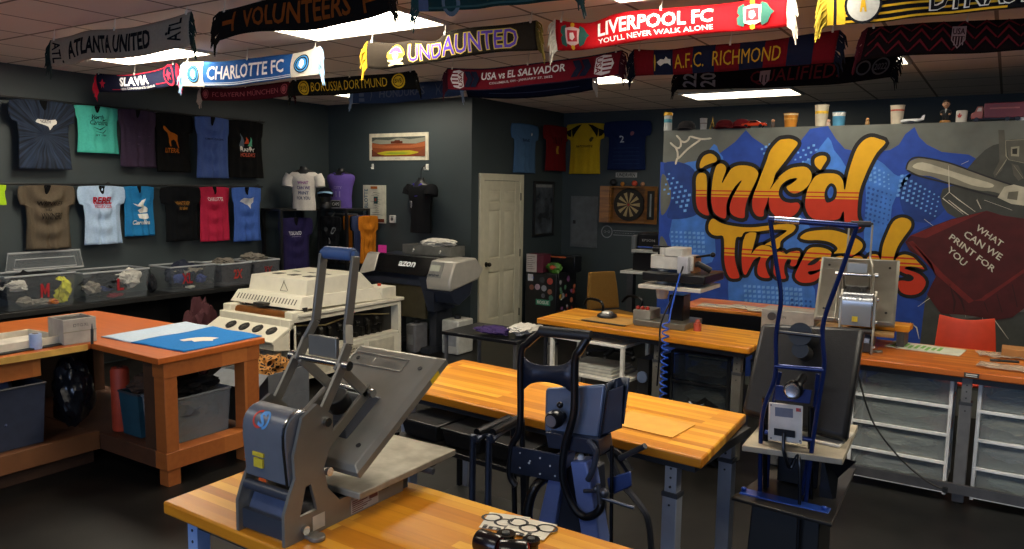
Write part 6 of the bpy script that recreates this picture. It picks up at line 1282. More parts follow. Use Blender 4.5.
for q in ((765, 445), (811, 455)): obj('gas_spring', MB().cyl(Pr(q[0], q[1]-40, .05), Pr(q[0], q[1]+45, .05), .009).cyl(Pr(q[0], q[1]-48, .05), Pr(q[0], q[1], .05), .014), mat('#1a1b1e', .2, .6), t, world=True)
obj('pedestal', MB().hexa([V((pc.x-.17, pc.y-.28, .02)), V((pc.x+.15, pc.y-.28, .02)), V((pc.x+.15, pc.y+.02, .02)), V((pc.x-.17, pc.y+.02, .02))], [V((pc.x-.15, pc.y-.24, .56)), V((pc.x+.14, pc.y-.24, .56)), V((pc.x+.14, pc.y+.02, .56)), V((pc.x-.15, pc.y+.02, .56))]), mat('#0e0f12', .5), t, world=True, bevel=.006)
obj('pedestal_foot', MB().bx(pc.x-.28, pc.x+.26, pc.y-.36, pc.y+.16, 0, .022), mat('#0e0f12', .5), t, world=True, bevel=.004)
obj('rear_guard', MB().prism([Pr(822, 452, .1), Pr(856, 462, .16), Pr(838, 478, .16), Pr(835, 510, .1), Pr(818, 512, .1)], (0, .01, 0)), BT2, t, world=True)

# ---------------------------------------------------------------- white swing press on the wall-side bench
t = thing('swing_press', 'white-armed swing press with black platen and coiled blue hose on the wall-side bench', 'heat press', (-2.2, 5.78, ZR))
Y5 = 5.78
Pw = lambda x, y, d=0.: py(x, y, Y5+d)
WM = mat('#c8c6be', .4, .1); 
obj('base_plate', MB().bx(-2.42, -2.0, Y5-.2, Y5+.2, ZR+.001, ZR+.05), mat('#6e6e66', .4, .5), t, world=True, bevel=.006)
obj('column', MB().bx(Pw(678, 300).x-.06, Pw(678, 300).x+.06, Y5-.04, Y5+.12, ZR+.05, 1.1), BT2, t, world=True, bevel=.006)
zp = Pw(680, 283).z
obj('lower_platen', MB().bx(-2.36, -1.86, Y5-.28, Y5+.18, zp-.03, zp), mat('#c9c5ba', .4, .1), t, world=True, bevel=.004)
obj('upper_platen', MB().bx(-2.34, -1.84, Y5-.26, Y5+.2, zp+.03, zp+.1), mat('#1a1a1c', .35, .3), t, world=True, bevel=.012)
obj('platen_ridge', MB().tube([V((-2.05, Y5-.1, zp+.14)), V((-1.95, Y5-.1, zp+.17)), V((-1.87, Y5-.05, zp+.12))], .025, 10), mat('#202123', .35), t, world=True)
obj('spindle', MB().lathe([(.04, 0), (.05, .05), (.045, .2), (.03, .3), (.03, .4)], (Pw(667, 290).x, Y5-.1, zp-.12)), WM, t, world=True)
za = Pw(680, 262).z
obj('head_arm', MB().bx(Pw(658, 262).x, Pw(700, 262).x, Y5-.16, Y5+.02, za-.05, za+.06).bx(Pw(672, 262).x, Pw(690, 262).x, Y5-.17, Y5+.04, za+.05, za+.12), WM, t, world=True, bevel=.01)
obj('control_head', MB().bx(Pw(686, 265).x, Pw(697, 265).x, Y5-.2, Y5+.06, za-.1, za+.06), mat('#b9bac0', .3, .2), t, world=True, bevel=.008)
obj('side_panel', MB().bx(Pw(697, 265).x, Pw(697, 265).x+.025, Y5-.14, Y5+.02, za-.08, za+.06), mat('#8a5c34', .5), t, world=True)
obj('air_cylinder', MB().cyl((Pw(666, 250).x, Y5-.08, za+.06), (Pw(666, 250).x, Y5-.08, za+.09), .035).cyl((Pw(660, 250).x-.02, Y5-.08, za+.1), (Pw(674, 250).x, Y5-.08, za+.1), .028), BT2, t, world=True)
obj('swing_handle', MB().cyl((Pw(697, 262).x, Y5-.1, za+.05), (Pw(716, 256).x, Y5-.1, za+.08), .009).sph((Pw(717, 256).x, Y5-.1, za+.08), .02), BT2, t, world=True)
obj('control_box', MB().bx(Pw(640, 310).x, Pw(657, 310).x, Y5-.14, Y5+.08, ZR+.001, ZR+.12), mat('#8d8b82', .4, .3), t, world=True, bevel=.004)
mb = MB()
for k in range(3): mb.sph((Pw(643, 310).x+.04*k, Y5-.1, ZR+.13), .018)
obj('red_buttons', mb, mat('#b8301c', .4), t, world=True); obj('valve', MB().cyl((Pw(703, 318).x, Y5-.12, ZR+.001), (Pw(703, 318).x, Y5-.12, ZR+.06), .03).sph((Pw(703, 318).x, Y5-.12, ZR+.07), .02), mat('#a84a3a', .4), t, world=True)
xq = py(663, 330, 5.2).x+.03; pts = [V((xq-.03, 5.5, za-.06)), V((xq, 5.26, 1.05))]
for i in range(120):
    a = i*.62; z = .98-.0052*i; pts.append(V((xq-.01+.024*math.cos(a), 5.2+.024*math.sin(a), z)))
obj('coiled_hose', MB().tube(pts, .006, 6), mat('#2a55c0', .35), t, world=True)
obj('air_line', MB().tube(catmull([V((xq-.04, 5.6, za)), V((xq-.03, 5.38, 1.15)), V((xq-.07, 5.26, .95)), V((xq-.05, 5.2, .75)), V((xq-.06, 5.2, .5))], 8), .007, 8), BT2, t, world=True)
# paper and paperweight
p = pz(612, 321, ZR); t = thing('kraft_paper', 'brown kraft paper with black edge lying on the wall-side bench', 'paper', (p.x, p.y, ZR+.001), -.1)
obj('sheet', MB().box((0, 0, .003), (.42, .36, .005)), mat('#b98a3e', .7), t); obj('dark_edge', MB().box((.02, -.17, .008), (.4, .025, .008)), mat('#1c1814', .6), t)
p = pz(607, 317, ZR+.008); t = thing('puck_light', 'round black and silver puck on the brown kraft paper', 'puck', (p.x, p.y, ZR+.007))
obj('base', MB().lathe([(.07, 0), (.085, .008), (.08, .025), (.06, .035)]), mat('#1a1a1c', .35), t); obj('dome', MB().lathe([(.05, .033), (.045, .045), (.03, .052), (.01, .055)]), mat('#b0b0ac', .3, .6), t)

# ---------------------------------------------------------------- things on the right bench, back table, red chair
p = pz(932, 352, ZR); t = thing('printed_sheet', 'white sheet with green print lying on the reddish right bench', 'paper', (p.x-.05, p.y+.1, ZR+.001), -.12)
obj('sheet', MB().box((0, 0, .002), (.46, .26, .003)), mat('#cfd2c0', .6), t)
mb = MB()
for k in range(9): mb.box((-.19+.035*k, -.02+.02*(k % 3), .0042), (.02, .14-.03*(k % 2), .001))
obj('green_print', mb, mat('#6fae48', .6), t)
for i, (x, y, a, lab) in enumerate(((1003, 357, .2, 'crumpled clear plastic sleeve lying on the right bench, further from the camera'), (1006, 369, -.1, 'crumpled clear plastic sleeve at the front edge of the right bench'))):
    p = pz(x, y, ZR); t = thing('plastic_sleeve', lab, 'plastic bag', (p.x, p.y, ZR+.001), a, 'plastic sleeves on the right bench')
    mb = MB(); mb.grid(lambda u, v: V((-.15+.3*u, -.09+.18*v, .012+.012*noise.noise(V((u*5, v*4, i*3.))))), 24, 16); obj('film', mb, clear('#c8b8a4', .5, .2), t, solid=.002)
p = pz(1008, 362, ZR+.03); t = thing('marker_pen', 'black marker pen lying on the plastic sleeve', 'pen', (p.x, p.y, ZR+.027), .3)
obj('barrel', MB().cyl((-.06, 0, .008), (.06, 0, .008), .008), BT2, t); obj('cap', MB().cyl((-.1, 0, .008), (-.06, 0, .008), .009), mat('#2a2a2c', .4), t)
t = thing('kraft_stack', 'small stack of tan boards at the back of the right bench near the red chair', 'boards', (pz(1010, 345, ZR).x+.1, 6.05, ZR+.001), 0)
obj('boards', MB().box((0, 0, .03), (.3, .16, .06)), mat('#a8743c', .6), t, bevel=.003)
p = py(878, 335, 5.95); t = thing('bamboo_block', 'light bamboo board raised behind the silver press', 'board', (p.x, 6.02, ZR+.001), -.05)
obj('board', MB().box((0, 0, .13), (.4, .2, .04)), BENCHWOOD, t, bevel=.004)
for x in (-.15, .15): obj('riser', MB().box((x, 0, .055), (.05, .18, .108)), mat('#4a4a48', .5), t)
p = py(795, 318, 6.0); t = thing('label_printer', 'white control unit with a dark dial behind the blue-framed press', 'device', (p.x, 5.9, ZR+.001), 0)
obj('case', MB().bx(-.2, .18, -.1, .1, 0, .2), mat('#9a9a92', .4, .2), t, bevel=.006); obj('dial', MB().cyl((-.12, -.1, .15), (-.12, -.12, .15), .03), mat('#3a3a3c', .4), t); mb = MB(); text_on(mb, 'ON', lambda u, v: V((-.06+.04*u, -.102, .14+.02*v)), 0, 1, 0, 1); obj('lettering', mb, mat('#2c2c2c', .5), t)
# red chair
CH = mat('#d8401c', .55, 0, .06)
t = thing('red_chair', 'orange-red curved-back chair between the right bench and the mural', 'chair', (-.2, 6.9, 0), math.radians(8))
mb = MB(); mb.grid(lambda u, v: V(((u-.5)*(.44-.06*v), -.02-.05*math.cos((u-.5)*2.6)+.04*v*v+.04, .60+.36*v-.012*math.cos((u-.5)*5)*v)), 20, 12); obj('backrest', mb, CH, t, solid=.02, bevel=.004)
mb = MB(); mb.grid(lambda u, v: V(((u-.5)*.44, .04-.42*v, .57+.03*math.cos(v*3.)-.02*math.sin(u*3.14))), 16, 12); obj('seat', mb, CH, t, solid=.02)
for x, y in ((-.18, -.34), (.18, -.34), (-.18, 0), (.18, 0)): obj('leg', MB().cyl((x*1.1, y, 0), (x, y*.9-.01, .58), .013), mat('#55585c', .3, .8), t)
obj('back_bracket', MB().bar((-.15, .02, .56), (-.15, .03, .7), .03, .01).bar((.15, .02, .56), (.15, .03, .7), .03, .01), mat('#55585c', .3, .8), t)
# dark desk with papers in front of the mural
a, b = pz(690, 306, .86), pz(768, 313, .86)
t = thing('side_desk', 'dark-edged desk with a wooden top and papers below the painted lettering', 'desk', (-2.0, 7.1, 0), 0)
obj('desktop', MB().bx(-2.5, -1.42, 6.75, 7.4, .835, .86), DARKWOOD, t, world=True, bevel=.004); obj('edge_panel', MB().bx(-2.5, -1.42, 6.74, 6.76, .7, .835), BT2, t, world=True)
for x, y in ((-2.45, 6.8), (-1.47, 6.8), (-2.45, 7.35), (-1.47, 7.35)): obj('leg', MB().bx(x-.025, x+.025, y-.025, y+.025, 0, .835), BT2, t, world=True)
for i, (x, y, a) in enumerate(((-2.2, 6.95, .1), (-1.95, 7.0, -.2), (-1.75, 6.92, .3))):
    tt = thing('drawing_sheet', ['pale drawing sheet at the left of the dark-edged desk', 'pale drawing sheet in the middle of the dark-edged desk', 'pale sheet with blue lines at the right of the dark-edged desk'][i], 'paper', (x, y, .861+.004*i), a, 'papers on the dark-edged desk')
    obj('sheet', MB().box((0, 0, .002), (.3, .21, .003)), mat('#b8ae98', .7), tt)
    mb = MB(); mb.tube(catmull([(-.1, -.04, .004), (-.03, .05, .004), (.03, -.03, .004), (.1, .04, .004)], 5), .003, 5); obj('drawn_lines', mb, mat('#3a4a7a', .6), tt)

# ---------------------------------------------------------------- alcove furniture: fridge, desk, office chair
t = thing('mini_fridge', 'black mini fridge covered in stickers beside the cream door', 'fridge', (-5.14, 9.05, 0))
FX0, FX1, FY0, FY1, FZ = -5.38, -4.9, 8.75, 9.3, .80
obj('body', MB().bx(FX0, FX1, FY0+.05, FY1, .02, FZ), mat('#15161a', .35), t, world=True, bevel=.008)
dr = obj('door', MB().bx(FX0, FX1, FY0, FY0+.045, .04, FZ-.01), mat('#121318', .35), t, world=True, bevel=.008)
for x in (FX0+.05, FX1-.05): obj('foot', MB().cyl((x, FY0+.1, 0), (x, FY0+.1, .025), .025).cyl((x, FY1-.06, 0), (x, FY1-.06, .025), .025), BLK, t, world=True)
SC = ['#c8c8c8', '#b04a3a', '#5a8a6a', '#8a5a8a', '#c8a23a', '#4a6aa8', '#9a9aa0', '#b86a4a']
def sticker(x, z, r, col, side=False, w=None, h=None, txt=None):
    mb = MB()
    if w: 
        if side: mb.bx(FX1, FX1+.002, x-w/2, x+w/2, z-h/2, z+h/2)
        else: mb.bx(x-w/2, x+w/2, FY0-.002, FY0, z-h/2, z+h/2)
    else: mb.cyl((FX1, x, z), (FX1+.002, x, z), r) if side else mb.cyl((x, FY0, z), (x, FY0-.002, z), r)
    o = obj('sticker', mb, mat(col, .5), dr if not side else t, world=True)
    if txt:
        mb = MB(); text_on(mb, txt, lambda u, v: V((x-w*.4+w*.8*u, FY0-.003, z-h*.3+h*.6*v)), 0, 1, 0, 1, bold=.02); obj('lettering', mb, mat('#e0e0d8', .5), dr, world=True)
    return o
sticker(-5.30, .73, 0, '#c8ccd4', w=.08, h=.09); sticker(-5.31, .74, .02, '#c8862a'); sticker(-5.27, .73, .02, '#3a5ab0')
for x, z, r, cl in ((-5.0, .70, .045, '#a8443a'), (-5.28, .60, .035, '#7a4a3a'), (-5.19, .61, .04, '#a890a0'), (-5.09, .6, .04, '#888a94'), (-5.0, .56, .035, '#8a5a4a'), (-5.12, .71, .04, '#33363c'), (-5.1, .5, .03, '#5a5a66'), (-4.98, .48, .035, '#3f6a5e')): sticker(x, z, r, cl)
sticker(-5.1, .41, 0, '#3a8a6a', w=.22, h=.075, txt='ROGUE')
for k in range(22):
    sticker(FY0+.1+.4*rnd.random(), .12+.6*rnd.random(), .022+.02*rnd.random(), rnd.choice(SC), True)
t = thing('snack_carton', 'white and maroon carton on the mini fridge nearest the door', 'box', (-5.28, 8.85, FZ+.001)); obj('carton', MB().bx(-.1, .16, -.08, .12, 0, .24), mat('#5c1c30', .6), t, bevel=.003)
obj('white_panel', MB().bx(-.1, .06, -.0815, -.08, .0, .24), mat('#b8b0ac', .6), t); mb = MB()
for k in range(7): mb.bx(-.085, .03-.02*(k % 3), -.083, -.0815, .04+.027*k, .048+.027*k)
obj('printed_lines', mb, mat('#7a706c', .6), t)
t = thing('candy_bag', 'green and yellow snack bag lying on the mini fridge', 'bag', (-5.0, 8.86, FZ+.001)); obj('bag_body', clump((0, 0, .07), .1, (1.1, .7, .75), .3, 81), mat('#4a7a2a', .35, 0, .5, 9), t); mb = clump((.0, -.05, .075), .05, (1.1, .5, .6), .2, 82); obj('red_patch', mb, mat('#b0482a', .4), t)
t = thing('black_case', 'black case with an orange stripe on the back of the mini fridge', 'box', (-4.98, 9.12, FZ+.001)); obj('case', MB().bx(-.2, .2, -.1, .1, 0, .22), BT2, t, bevel=.01); obj('stripe', MB().bx(-.2, .06, -.102, -.1, .19, .21), mat('#b0562a', .5), t)
a = py(640, 272, 8.5)
t = thing('computer_desk', 'white-topped desk on a grey leg in the alcove', 'desk', (a.x, 8.7, 0)); dz = py(640, 272, 8.45).z
obj('desktop', MB().bx(py(620, 272, 8.45).x, py(620, 272, 8.45).x+.9, 8.45, 9.1, dz-.03, dz), mat('#c9c8c2', .4), t, world=True, bevel=.004)
for x in (py(626, 290, 8.6).x, py(626, 290, 8.6).x+.7): obj('leg', MB().bx(x-.04, x+.04, 8.7, 8.8, .03, dz-.03), mat('#4a4c50', .4, .3), t, world=True); obj('foot', MB().bx(x-.04, x+.04, 8.45, 9.05, 0, .03), mat('#4a4c50', .4, .3), t, world=True)
x0 = py(636, 250, 8.7).x
t = thing('desk_printer', 'black and grey desktop printer with a white paper tray on the alcove desk', 'printer', (x0+.3, 8.8, dz+.001)); K = lambda *a: MB().bx(*a)
obj('body', MB().bx(x0, x0+.55, 8.6, 9.0, dz+.001, dz+.22), BT2, t, world=True, bevel=.012); obj('upper_unit', MB().bx(x0+.03, x0+.52, 8.65, 9.0, dz+.27, dz+.45), BT2, t, world=True, bevel=.015)
obj('side_panel', MB().bx(x0-.02, x0+.03, 8.6, 9.0, dz+.2, dz+.42), mat('#5c6064', .4), t, world=True, bevel=.006); obj('paper_tray', MB().bx(x0+.02, x0+.55, 8.52, 8.8, dz+.225, dz+.255), mat('#a9a9a4', .5), t, world=True)
obj('blue_strip', MB().bx(x0+.04, x0+.5, 8.645, 8.65, dz+.275, dz+.29), mat('#2f4a9a', .4), t, world=True)
mb = MB(); text_on(mb, 'EPSON', lambda u, v: V((x0+.1+.16*u, 8.646, dz+.35+.03*v)), 0, 1, 0, 1); obj('lettering', mb, mat('#8a8c90', .4), t, world=True)
OC = cloth('#7a5a2a', trans=0); ac = py(616, 300, 8.0)
t = thing('office_chair', 'tan upholstered office chair with black arms in the alcove', 'chair', (ac.x, 7.95, 0), math.radians(62))
mb = MB(); mb.grid(lambda u, v: V(((u-.5)*(.44-.08*v*v), .22+.05*v+.03*math.cos((u-.5)*3), (.53+.43*v))), 14, 10); obj('backrest', mb, OC, t, solid=.05, bevel=.01)
obj('seat', MB().box((0, 0, .47), (.48, .48, .09)), OC, t, bevel=.03)
for s in (-1, 1): obj('armrest', MB().tube(catmull([(s*.27, .2, .6), (s*.29, .1, .68), (s*.28, -.12, .68), (s*.27, -.16, .6), (s*.24, -.05, .46)], 5), .016, 8), BT2, t)
obj('gas_column', MB().cyl((0, 0, .08), (0, 0, .43), .03), BT2, t)
for k in range(5): a = k*1.2566; obj('base_leg', MB().bar((0, 0, .09), (.28*math.cos(a), .28*math.sin(a), .07), .045, .03), BT2, t); obj('caster', MB().sph((.28*math.cos(a), .28*math.sin(a), .03), .03), BT2, t)
# low trolley with white garment beside the wall-side bench
p0 = pz(500, 335, .72); t = thing('metal_stand', 'low dark stand with thin metal legs left of the wall-side bench', 'table', (-3.75, 5.3, 0))
obj('top', MB().bx(-4.0, -3.24, 5.15, 5.7, .66, .69), BT2, t, world=True, bevel=.004)
for x, y in ((-3.97, 5.18), (-3.27, 5.18), (-3.97, 5.67), (-3.27, 5.67)): obj('leg', MB().bx(x-.012, x+.012, y-.012, y+.012, 0, .66), mat('#7a7c80', .3, .7), t, world=True)
o = garment((-3.34, 5.42, .694), .12, (.9, 1.3, .3), '#cfccc4', 'white garment lying on the low dark stand', None, 91)
o = garment((-3.56, 5.3, .694), .12, (1.2, .9, .22), '#3a2c5a', 'dark purple garment lying on the low dark stand', None, 92)
# lower shelf rack and tubular stands by the middle bench
t = thing('shelf_rack', 'black low shelf rack under the left part of the middle bench', 'rack', (-2.12, 2.98, 0), math.radians(-4.7))
for z in (.2, .62): obj('shelf', MB().bx(-.45, .4, -.1, .42, z, z+.025), mat('#1c1c1c', .4), t, bevel=.003)
for x in (-.44, .39):
    for y in (-.09, .41): obj('post', MB().bx(x-.012, x+.012, y-.012, y+.012, 0, .66), BT2, t)
for k in range(3):
    tt = thing('black_tote', ['black flat tote at the left on the low shelf rack', 'black flat tote in the middle of the low shelf rack', 'black flat tote at the right on the low shelf rack'][k], 'tote', (-2.42+.28*k, 3.1-.02*k, .646), math.radians(-4.7), 'black totes on the low rack')
    obj('tub', MB().hexa([V(q) for q in ((-.11, -.14, 0), (.11, -.14, 0), (.11, .14, 0), (-.11, .14, 0))], [V(q) for q in ((-.125, -.155, .08), (.125, -.155, .08), (.125, .155, .08), (-.125, .155, .08))]), mat('#17181a', .35), tt, bevel=.006); obj('lid', MB().bx(-.13, .13, -.16, .16, .08, .09), mat('#232426', .3), tt, bevel=.004)
t = thing('folding_stand', 'black tubular folding stand between the grey press and the looped handle', 'stand', (-1.85, 2.72, 0))
for k, (xa, xb) in enumerate(((473, 513), (489, 522))):
    A, B = py(xa, 438, 2.62+.02*k), py(xb, 420, 2.9+.02*k)
    obj('frame_tube', MB().tube(catmull([V((A.x, A.y, .015)), V((A.x, A.y, A.z-.06)), V((A.x+.01, A.y+.01, A.z-.01)), A.lerp(B, .4), B], 6), .015, 10), mat('#3a4254', .3, .5), t, world=True)
    obj('arm_pad', MB().tube([A.lerp(B, .1)+V((0, 0, .014)), A.lerp(B, .9)+V((0, 0, .014))], .02, 10), BT2, t, world=True)
    obj('rear_leg', MB().cyl(B, V((B.x+.02, B.y+.02, .01)), .013), BT2, t, world=True)
obj('lower_bar', MB().cyl((py(473, 438, 2.62).x, 2.62, .2), (py(489, 438, 2.64).x, 2.64, .2), .01), BT2, t, world=True)
# ---------------------------------------------------------------- painted mural on the partition
t = thing('wall_mural', 'graffiti mural with yellow and red lettering on blue, painted across the partition wall', 'mural', (-1.4, YM, 1.2))
def on(off): return lambda x, y: py(x, y, YM-off)
def Z(pts, ox, oy, s): return [(ox+a/s, oy+b/s) for a, b in pts]
def paint(name, shapes, h, off, mtl=None, rough=.75):
    mb = MB()
    for k, P_ in enumerate(shapes): fill(mb, P_, on(off+.00015*(k % 4)))
    return obj(name, mb, mtl or mat(h, rough, 0, .14, 9), t, world=True, smooth=0)
dk = [(660.5, 162), (680, 164.6), (700, 160), (719.6, 153.5), (735, 142), (746, 130), (752, 137), (766, 146.6), (780, 150), (795, 148.6), (803, 138), (810, 129), (828, 126), (836, 139), (845, 149), (865, 153), (890, 150), (899, 144.6), (905.5, 134), (914.6, 127), (919, 137), (927, 144.6), (942, 152), (969, 154.7), (982, 162), (980, 200), (962, 236), (946, 262), (938, 300), (944, 345), (944, 385), (655, 372)]
paint('blue_background', [dk], '#1f45a0', .001)
paint('grey_lobes', [smooth_loop([(661.5, 176), (668, 180), (671, 192), (669, 206), (661, 214)]), smooth_loop([(660, 238), (666, 242), (669, 254), (666, 268), (659, 275)])], '#5f635c', .002)
lb = [[(680, 164.6), (700, 160.5), (714, 144), (719, 152), (724, 165), (706, 200), (694, 190)], [(795, 166), (812, 158), (828, 137), (834, 150), (846, 167), (838, 180), (800, 182)], [(866, 165), (878, 160), (890, 170), (898, 176), (912, 174), (900, 190), (892, 206), (890, 225), (880, 252), (864, 250), (866, 200)], [(672, 220), (700, 205), (715, 240), (712, 262), (690, 264), (672, 250)], [(800, 215), (812, 232), (820, 260), (790, 268), (783, 240)], [(735, 265), (770, 270), (800, 275), (815, 290), (806, 330), (740, 330), (728, 290)]]
paint('light_blue_stars', [smooth_loop(q, 2) for q in lb], '#3f78cf', .002)
paint('deep_blue_patch', [smooth_loop([(900, 185), (915, 172), (940, 176), (950, 200), (930, 222), (905, 215)]), smooth_loop([(905, 240), (945, 225), (952, 262), (930, 300), (905, 290)]), smooth_loop([(664, 164), (690, 166), (702, 190), (698, 214), (668, 218), (672, 196)])], '#173a82', .0023)
dots = []
def dotgrid(x0, y0, ux, uy, vx, vy, nu, nv, r0, r1, sq=True):
    for i in range(nu):
        for j in range(nv):
            x, y = x0+ux*i+vx*j, y0+uy*i+vy*j; r = r0+(r1-r0)*i/max(1, nu-1)
            dots.append([(x-r, y-r*.75), (x+r, y-r), (x+r, y+r*.75), (x-r, y+r)] if sq else [(x+r*math.cos(a), y+r*math.sin(a)) for a in (k*.785 for k in range(8))])
dotgrid(669, 174, 4.1, 4.2, -1.5, 5.2, 6, 4, 1.0, 1.5); dotgrid(762, 149, 4, -2.2, 2.2, 4.4, 5, 4, 1.2, 1.6); dotgrid(793, 155, 5.2, -2.4, 2.4, 4.6, 5, 3, .9, 1.3)
dotgrid(870, 166, 4.6, 2.2, .2, 4.6, 5, 4, 1.5, .8); dotgrid(902, 176, 4.6, 2.6, -1, 4.8, 9, 5, 1.5, .8); dotgrid(672, 232, 4.4, .2, .2, 4.5, 8, 5, 1.1, 1.5); dotgrid(745, 286, 4.6, .3, .3, 4.8, 13, 7, 1.4, 1.7)
paint('light_blue_dots', dots, '#6aa2e6', .0032)
dots = []; dotgrid(869, 188, 4.4, 1.4, -.6, 5, 6, 7, 1.5, .9, False); dotgrid(792, 300, 4.6, .4, .2, 4.8, 5, 6, 1.5, 1.3, False)
paint('dark_blue_dots', dots, '#24509f', .0032)
# lettering
z1 = (685, 150, 7.32); z2 = (775, 130, 5.775); z3 = (700, 210, 6.86); z4 = (790, 210, 6.1)
row1 = [Z([(108, 130), (108, 95), (130, 50), (165, 28), (200, 28), (232, 55), (230, 85), (190, 100), (150, 115), (125, 132)], *z1),
    Z([(80, 300), (78, 230), (85, 190), (105, 168), (140, 168), (158, 190), (162, 260), (160, 340), (165, 420), (178, 475), (150, 478), (110, 455), (88, 420), (78, 360)], *z1),
    Z([(192, 300), (200, 220), (215, 150), (235, 108), (265, 97), (295, 115), (302, 145), (285, 195), (270, 243), (302, 190), (340, 135), (390, 113), (450, 112), (505, 128), (535, 160), (535, 190), (515, 240), (485, 300), (455, 370), (440, 440), (435, 497), (385, 495), (340, 470), (325, 420), (345, 350), (385, 275), (415, 222), (370, 265), (330, 330), (305, 400), (300, 497), (250, 490), (210, 455), (195, 400), (190, 350)], *z1),
    Z([(575, 485), (530, 485), (500, 450), (490, 395), (500, 330), (530, 250), (560, 170), (595, 80), (625, 0)], *z1)+Z([(20, 62), (50, 52), (90, 50), (125, 65), (130, 85), (100, 125), (60, 180), (20, 230), (0, 262)], *z2)+Z([(645, 240), (622, 287), (650, 245), (690, 200)], *z1)+Z([(0, 295), (30, 262), (80, 225), (130, 212), (180, 213), (210, 245), (210, 290), (180, 335), (130, 365), (90, 362), (65, 330), (95, 310), (128, 280), (85, 285), (45, 310), (25, 345), (25, 380), (50, 410), (90, 420), (130, 418), (145, 440), (130, 475), (100, 500), (60, 515), (0, 510)], *z2)+Z([(660, 485), (625, 445), (612, 390), (612, 345), (600, 390), (580, 440)], *z1),
    Z([(228, 195), (230, 165), (260, 148), (292, 150), (300, 172), (280, 205), (262, 230), (240, 215)], *z2),
    Z([(300, 522), (250, 522), (200, 500), (175, 450), (175, 400), (185, 350), (205, 305), (235, 265), (280, 250), (340, 250), (375, 265), (395, 300), (402, 345), (420, 260), (440, 190), (470, 110), (510, 60), (555, 40), (600, 50), (640, 72), (590, 130), (550, 200), (515, 280), (490, 350), (480, 420), (478, 500), (500, 560), (470, 575), (420, 560), (400, 528), (396, 470), (375, 510), (340, 522)], *z2)]
row2 = [Z([(90, 58), (150, 90), (250, 112), (350, 118), (450, 108), (560, 95), (630, 95), (658, 115), (640, 150), (595, 180), (555, 215), (548, 255), (520, 270), (470, 245), (445, 235), (520, 195), (590, 148), (580, 138), (500, 135), (400, 148), (310, 152), (285, 185), (250, 190), (240, 260), (240, 330), (255, 400), (272, 460), (240, 472), (205, 465), (180, 420), (165, 340), (165, 260), (158, 182), (120, 178), (85, 170), (58, 140), (60, 90)], *z3),
    Z([(285, 290), (292, 210), (310, 165), (340, 152), (388, 155), (388, 185), (370, 250), (352, 300), (385, 260), (425, 240), (470, 245), (500, 268), (505, 300), (470, 325), (450, 370), (465, 430), (480, 465), (430, 465), (395, 440), (395, 380), (415, 322), (370, 345), (340, 400), (315, 445), (295, 430), (285, 370)], *z3),
    Z([(510, 300), (530, 285), (570, 280), (590, 302), (622, 285), (680, 280), (688, 310), (672, 340), (660, 378), (635, 388), (615, 375), (625, 345), (600, 340), (580, 380), (580, 430), (590, 470), (540, 470), (505, 440), (505, 380)], *z3),
    Z([(30, 410), (40, 370), (70, 310), (110, 240), (160, 225), (220, 235), (255, 260), (250, 295), (210, 350), (150, 370), (110, 378), (130, 395), (200, 365), (205, 378), (160, 430), (110, 445), (60, 440)], *z4),
    Z([(60, 170), (100, 135), (180, 122), (260, 122), (330, 140), (400, 170), (440, 200), (440, 235), (400, 270), (370, 285), (340, 272), (265, 270), (290, 235), (250, 200), (180, 185), (110, 185)], *z4),
    Z([(220, 440), (225, 350), (255, 300), (310, 278), (365, 300), (390, 282), (425, 278), (450, 300), (440, 340), (430, 440), (360, 480), (270, 480)], *z4),
    Z([(462, 310), (490, 272), (535, 272), (553, 300), (565, 220), (590, 150), (630, 70), (680, 45), (730, 60), (740, 100), (700, 160), (660, 220), (635, 290), (620, 380), (600, 450), (500, 460), (450, 400)], *z4),
    Z([(640, 320), (655, 285), (700, 270), (750, 285), (778, 312), (822, 362), (770, 350), (725, 345), (700, 355), (725, 366), (790, 390), (830, 440), (800, 500), (740, 520), (680, 505), (658, 460), (668, 430), (735, 432), (752, 412), (700, 388), (652, 362)], *z4)]
def grow(P_, d): # outline pushed outward by d pixels of the painting
    A = sum(P_[i-1][0]*P_[i][1]-P_[i][0]*P_[i-1][1] for i in range(len(P_))); sg = 1 if A > 0 else -1; out = []
    for i, p in enumerate(P_):
        a, b = P_[i-1], P_[(i+1) % len(P_)]; tx, ty = b[0]-a[0], b[1]-a[1]; l = math.hypot(tx, ty) or 1
        out.append((p[0]+sg*ty/l*d, p[1]-sg*tx/l*d))
    return out
R1 = [smooth_loop(q, 3) for q in row1]; R2 = [smooth_loop(q, 3) for q in row2]
def stroke_loop(mb, P_, w, off): # thick closed brush stroke
    n = len(P_); a = grow(P_, w); b = grow(P_, -.6)
    f = on(off)
    va = [mb.bm.verts.new(f(*q)) for q in a]; vb = [mb.bm.verts.new(f(*q)) for q in b]
    for i in range(n):
        try: mb.bm.faces.new((va[i], va[(i+1) % n], vb[(i+1) % n], vb[i]))
        except ValueError: pass
mb = MB()
for q in R1: stroke_loop(mb, q, 3.8, .0042)
for q in R2: stroke_loop(mb, q, 3.2, .0042)
for k in range(len(R1)+len(R2)):
    q = (R1+R2)[k]; fill(mb, q, on(.0043))
BLKP = mat('#0e0f12', .75, 0, .1)
obj('black_outline', mb, BLKP, t, world=True, smooth=0)
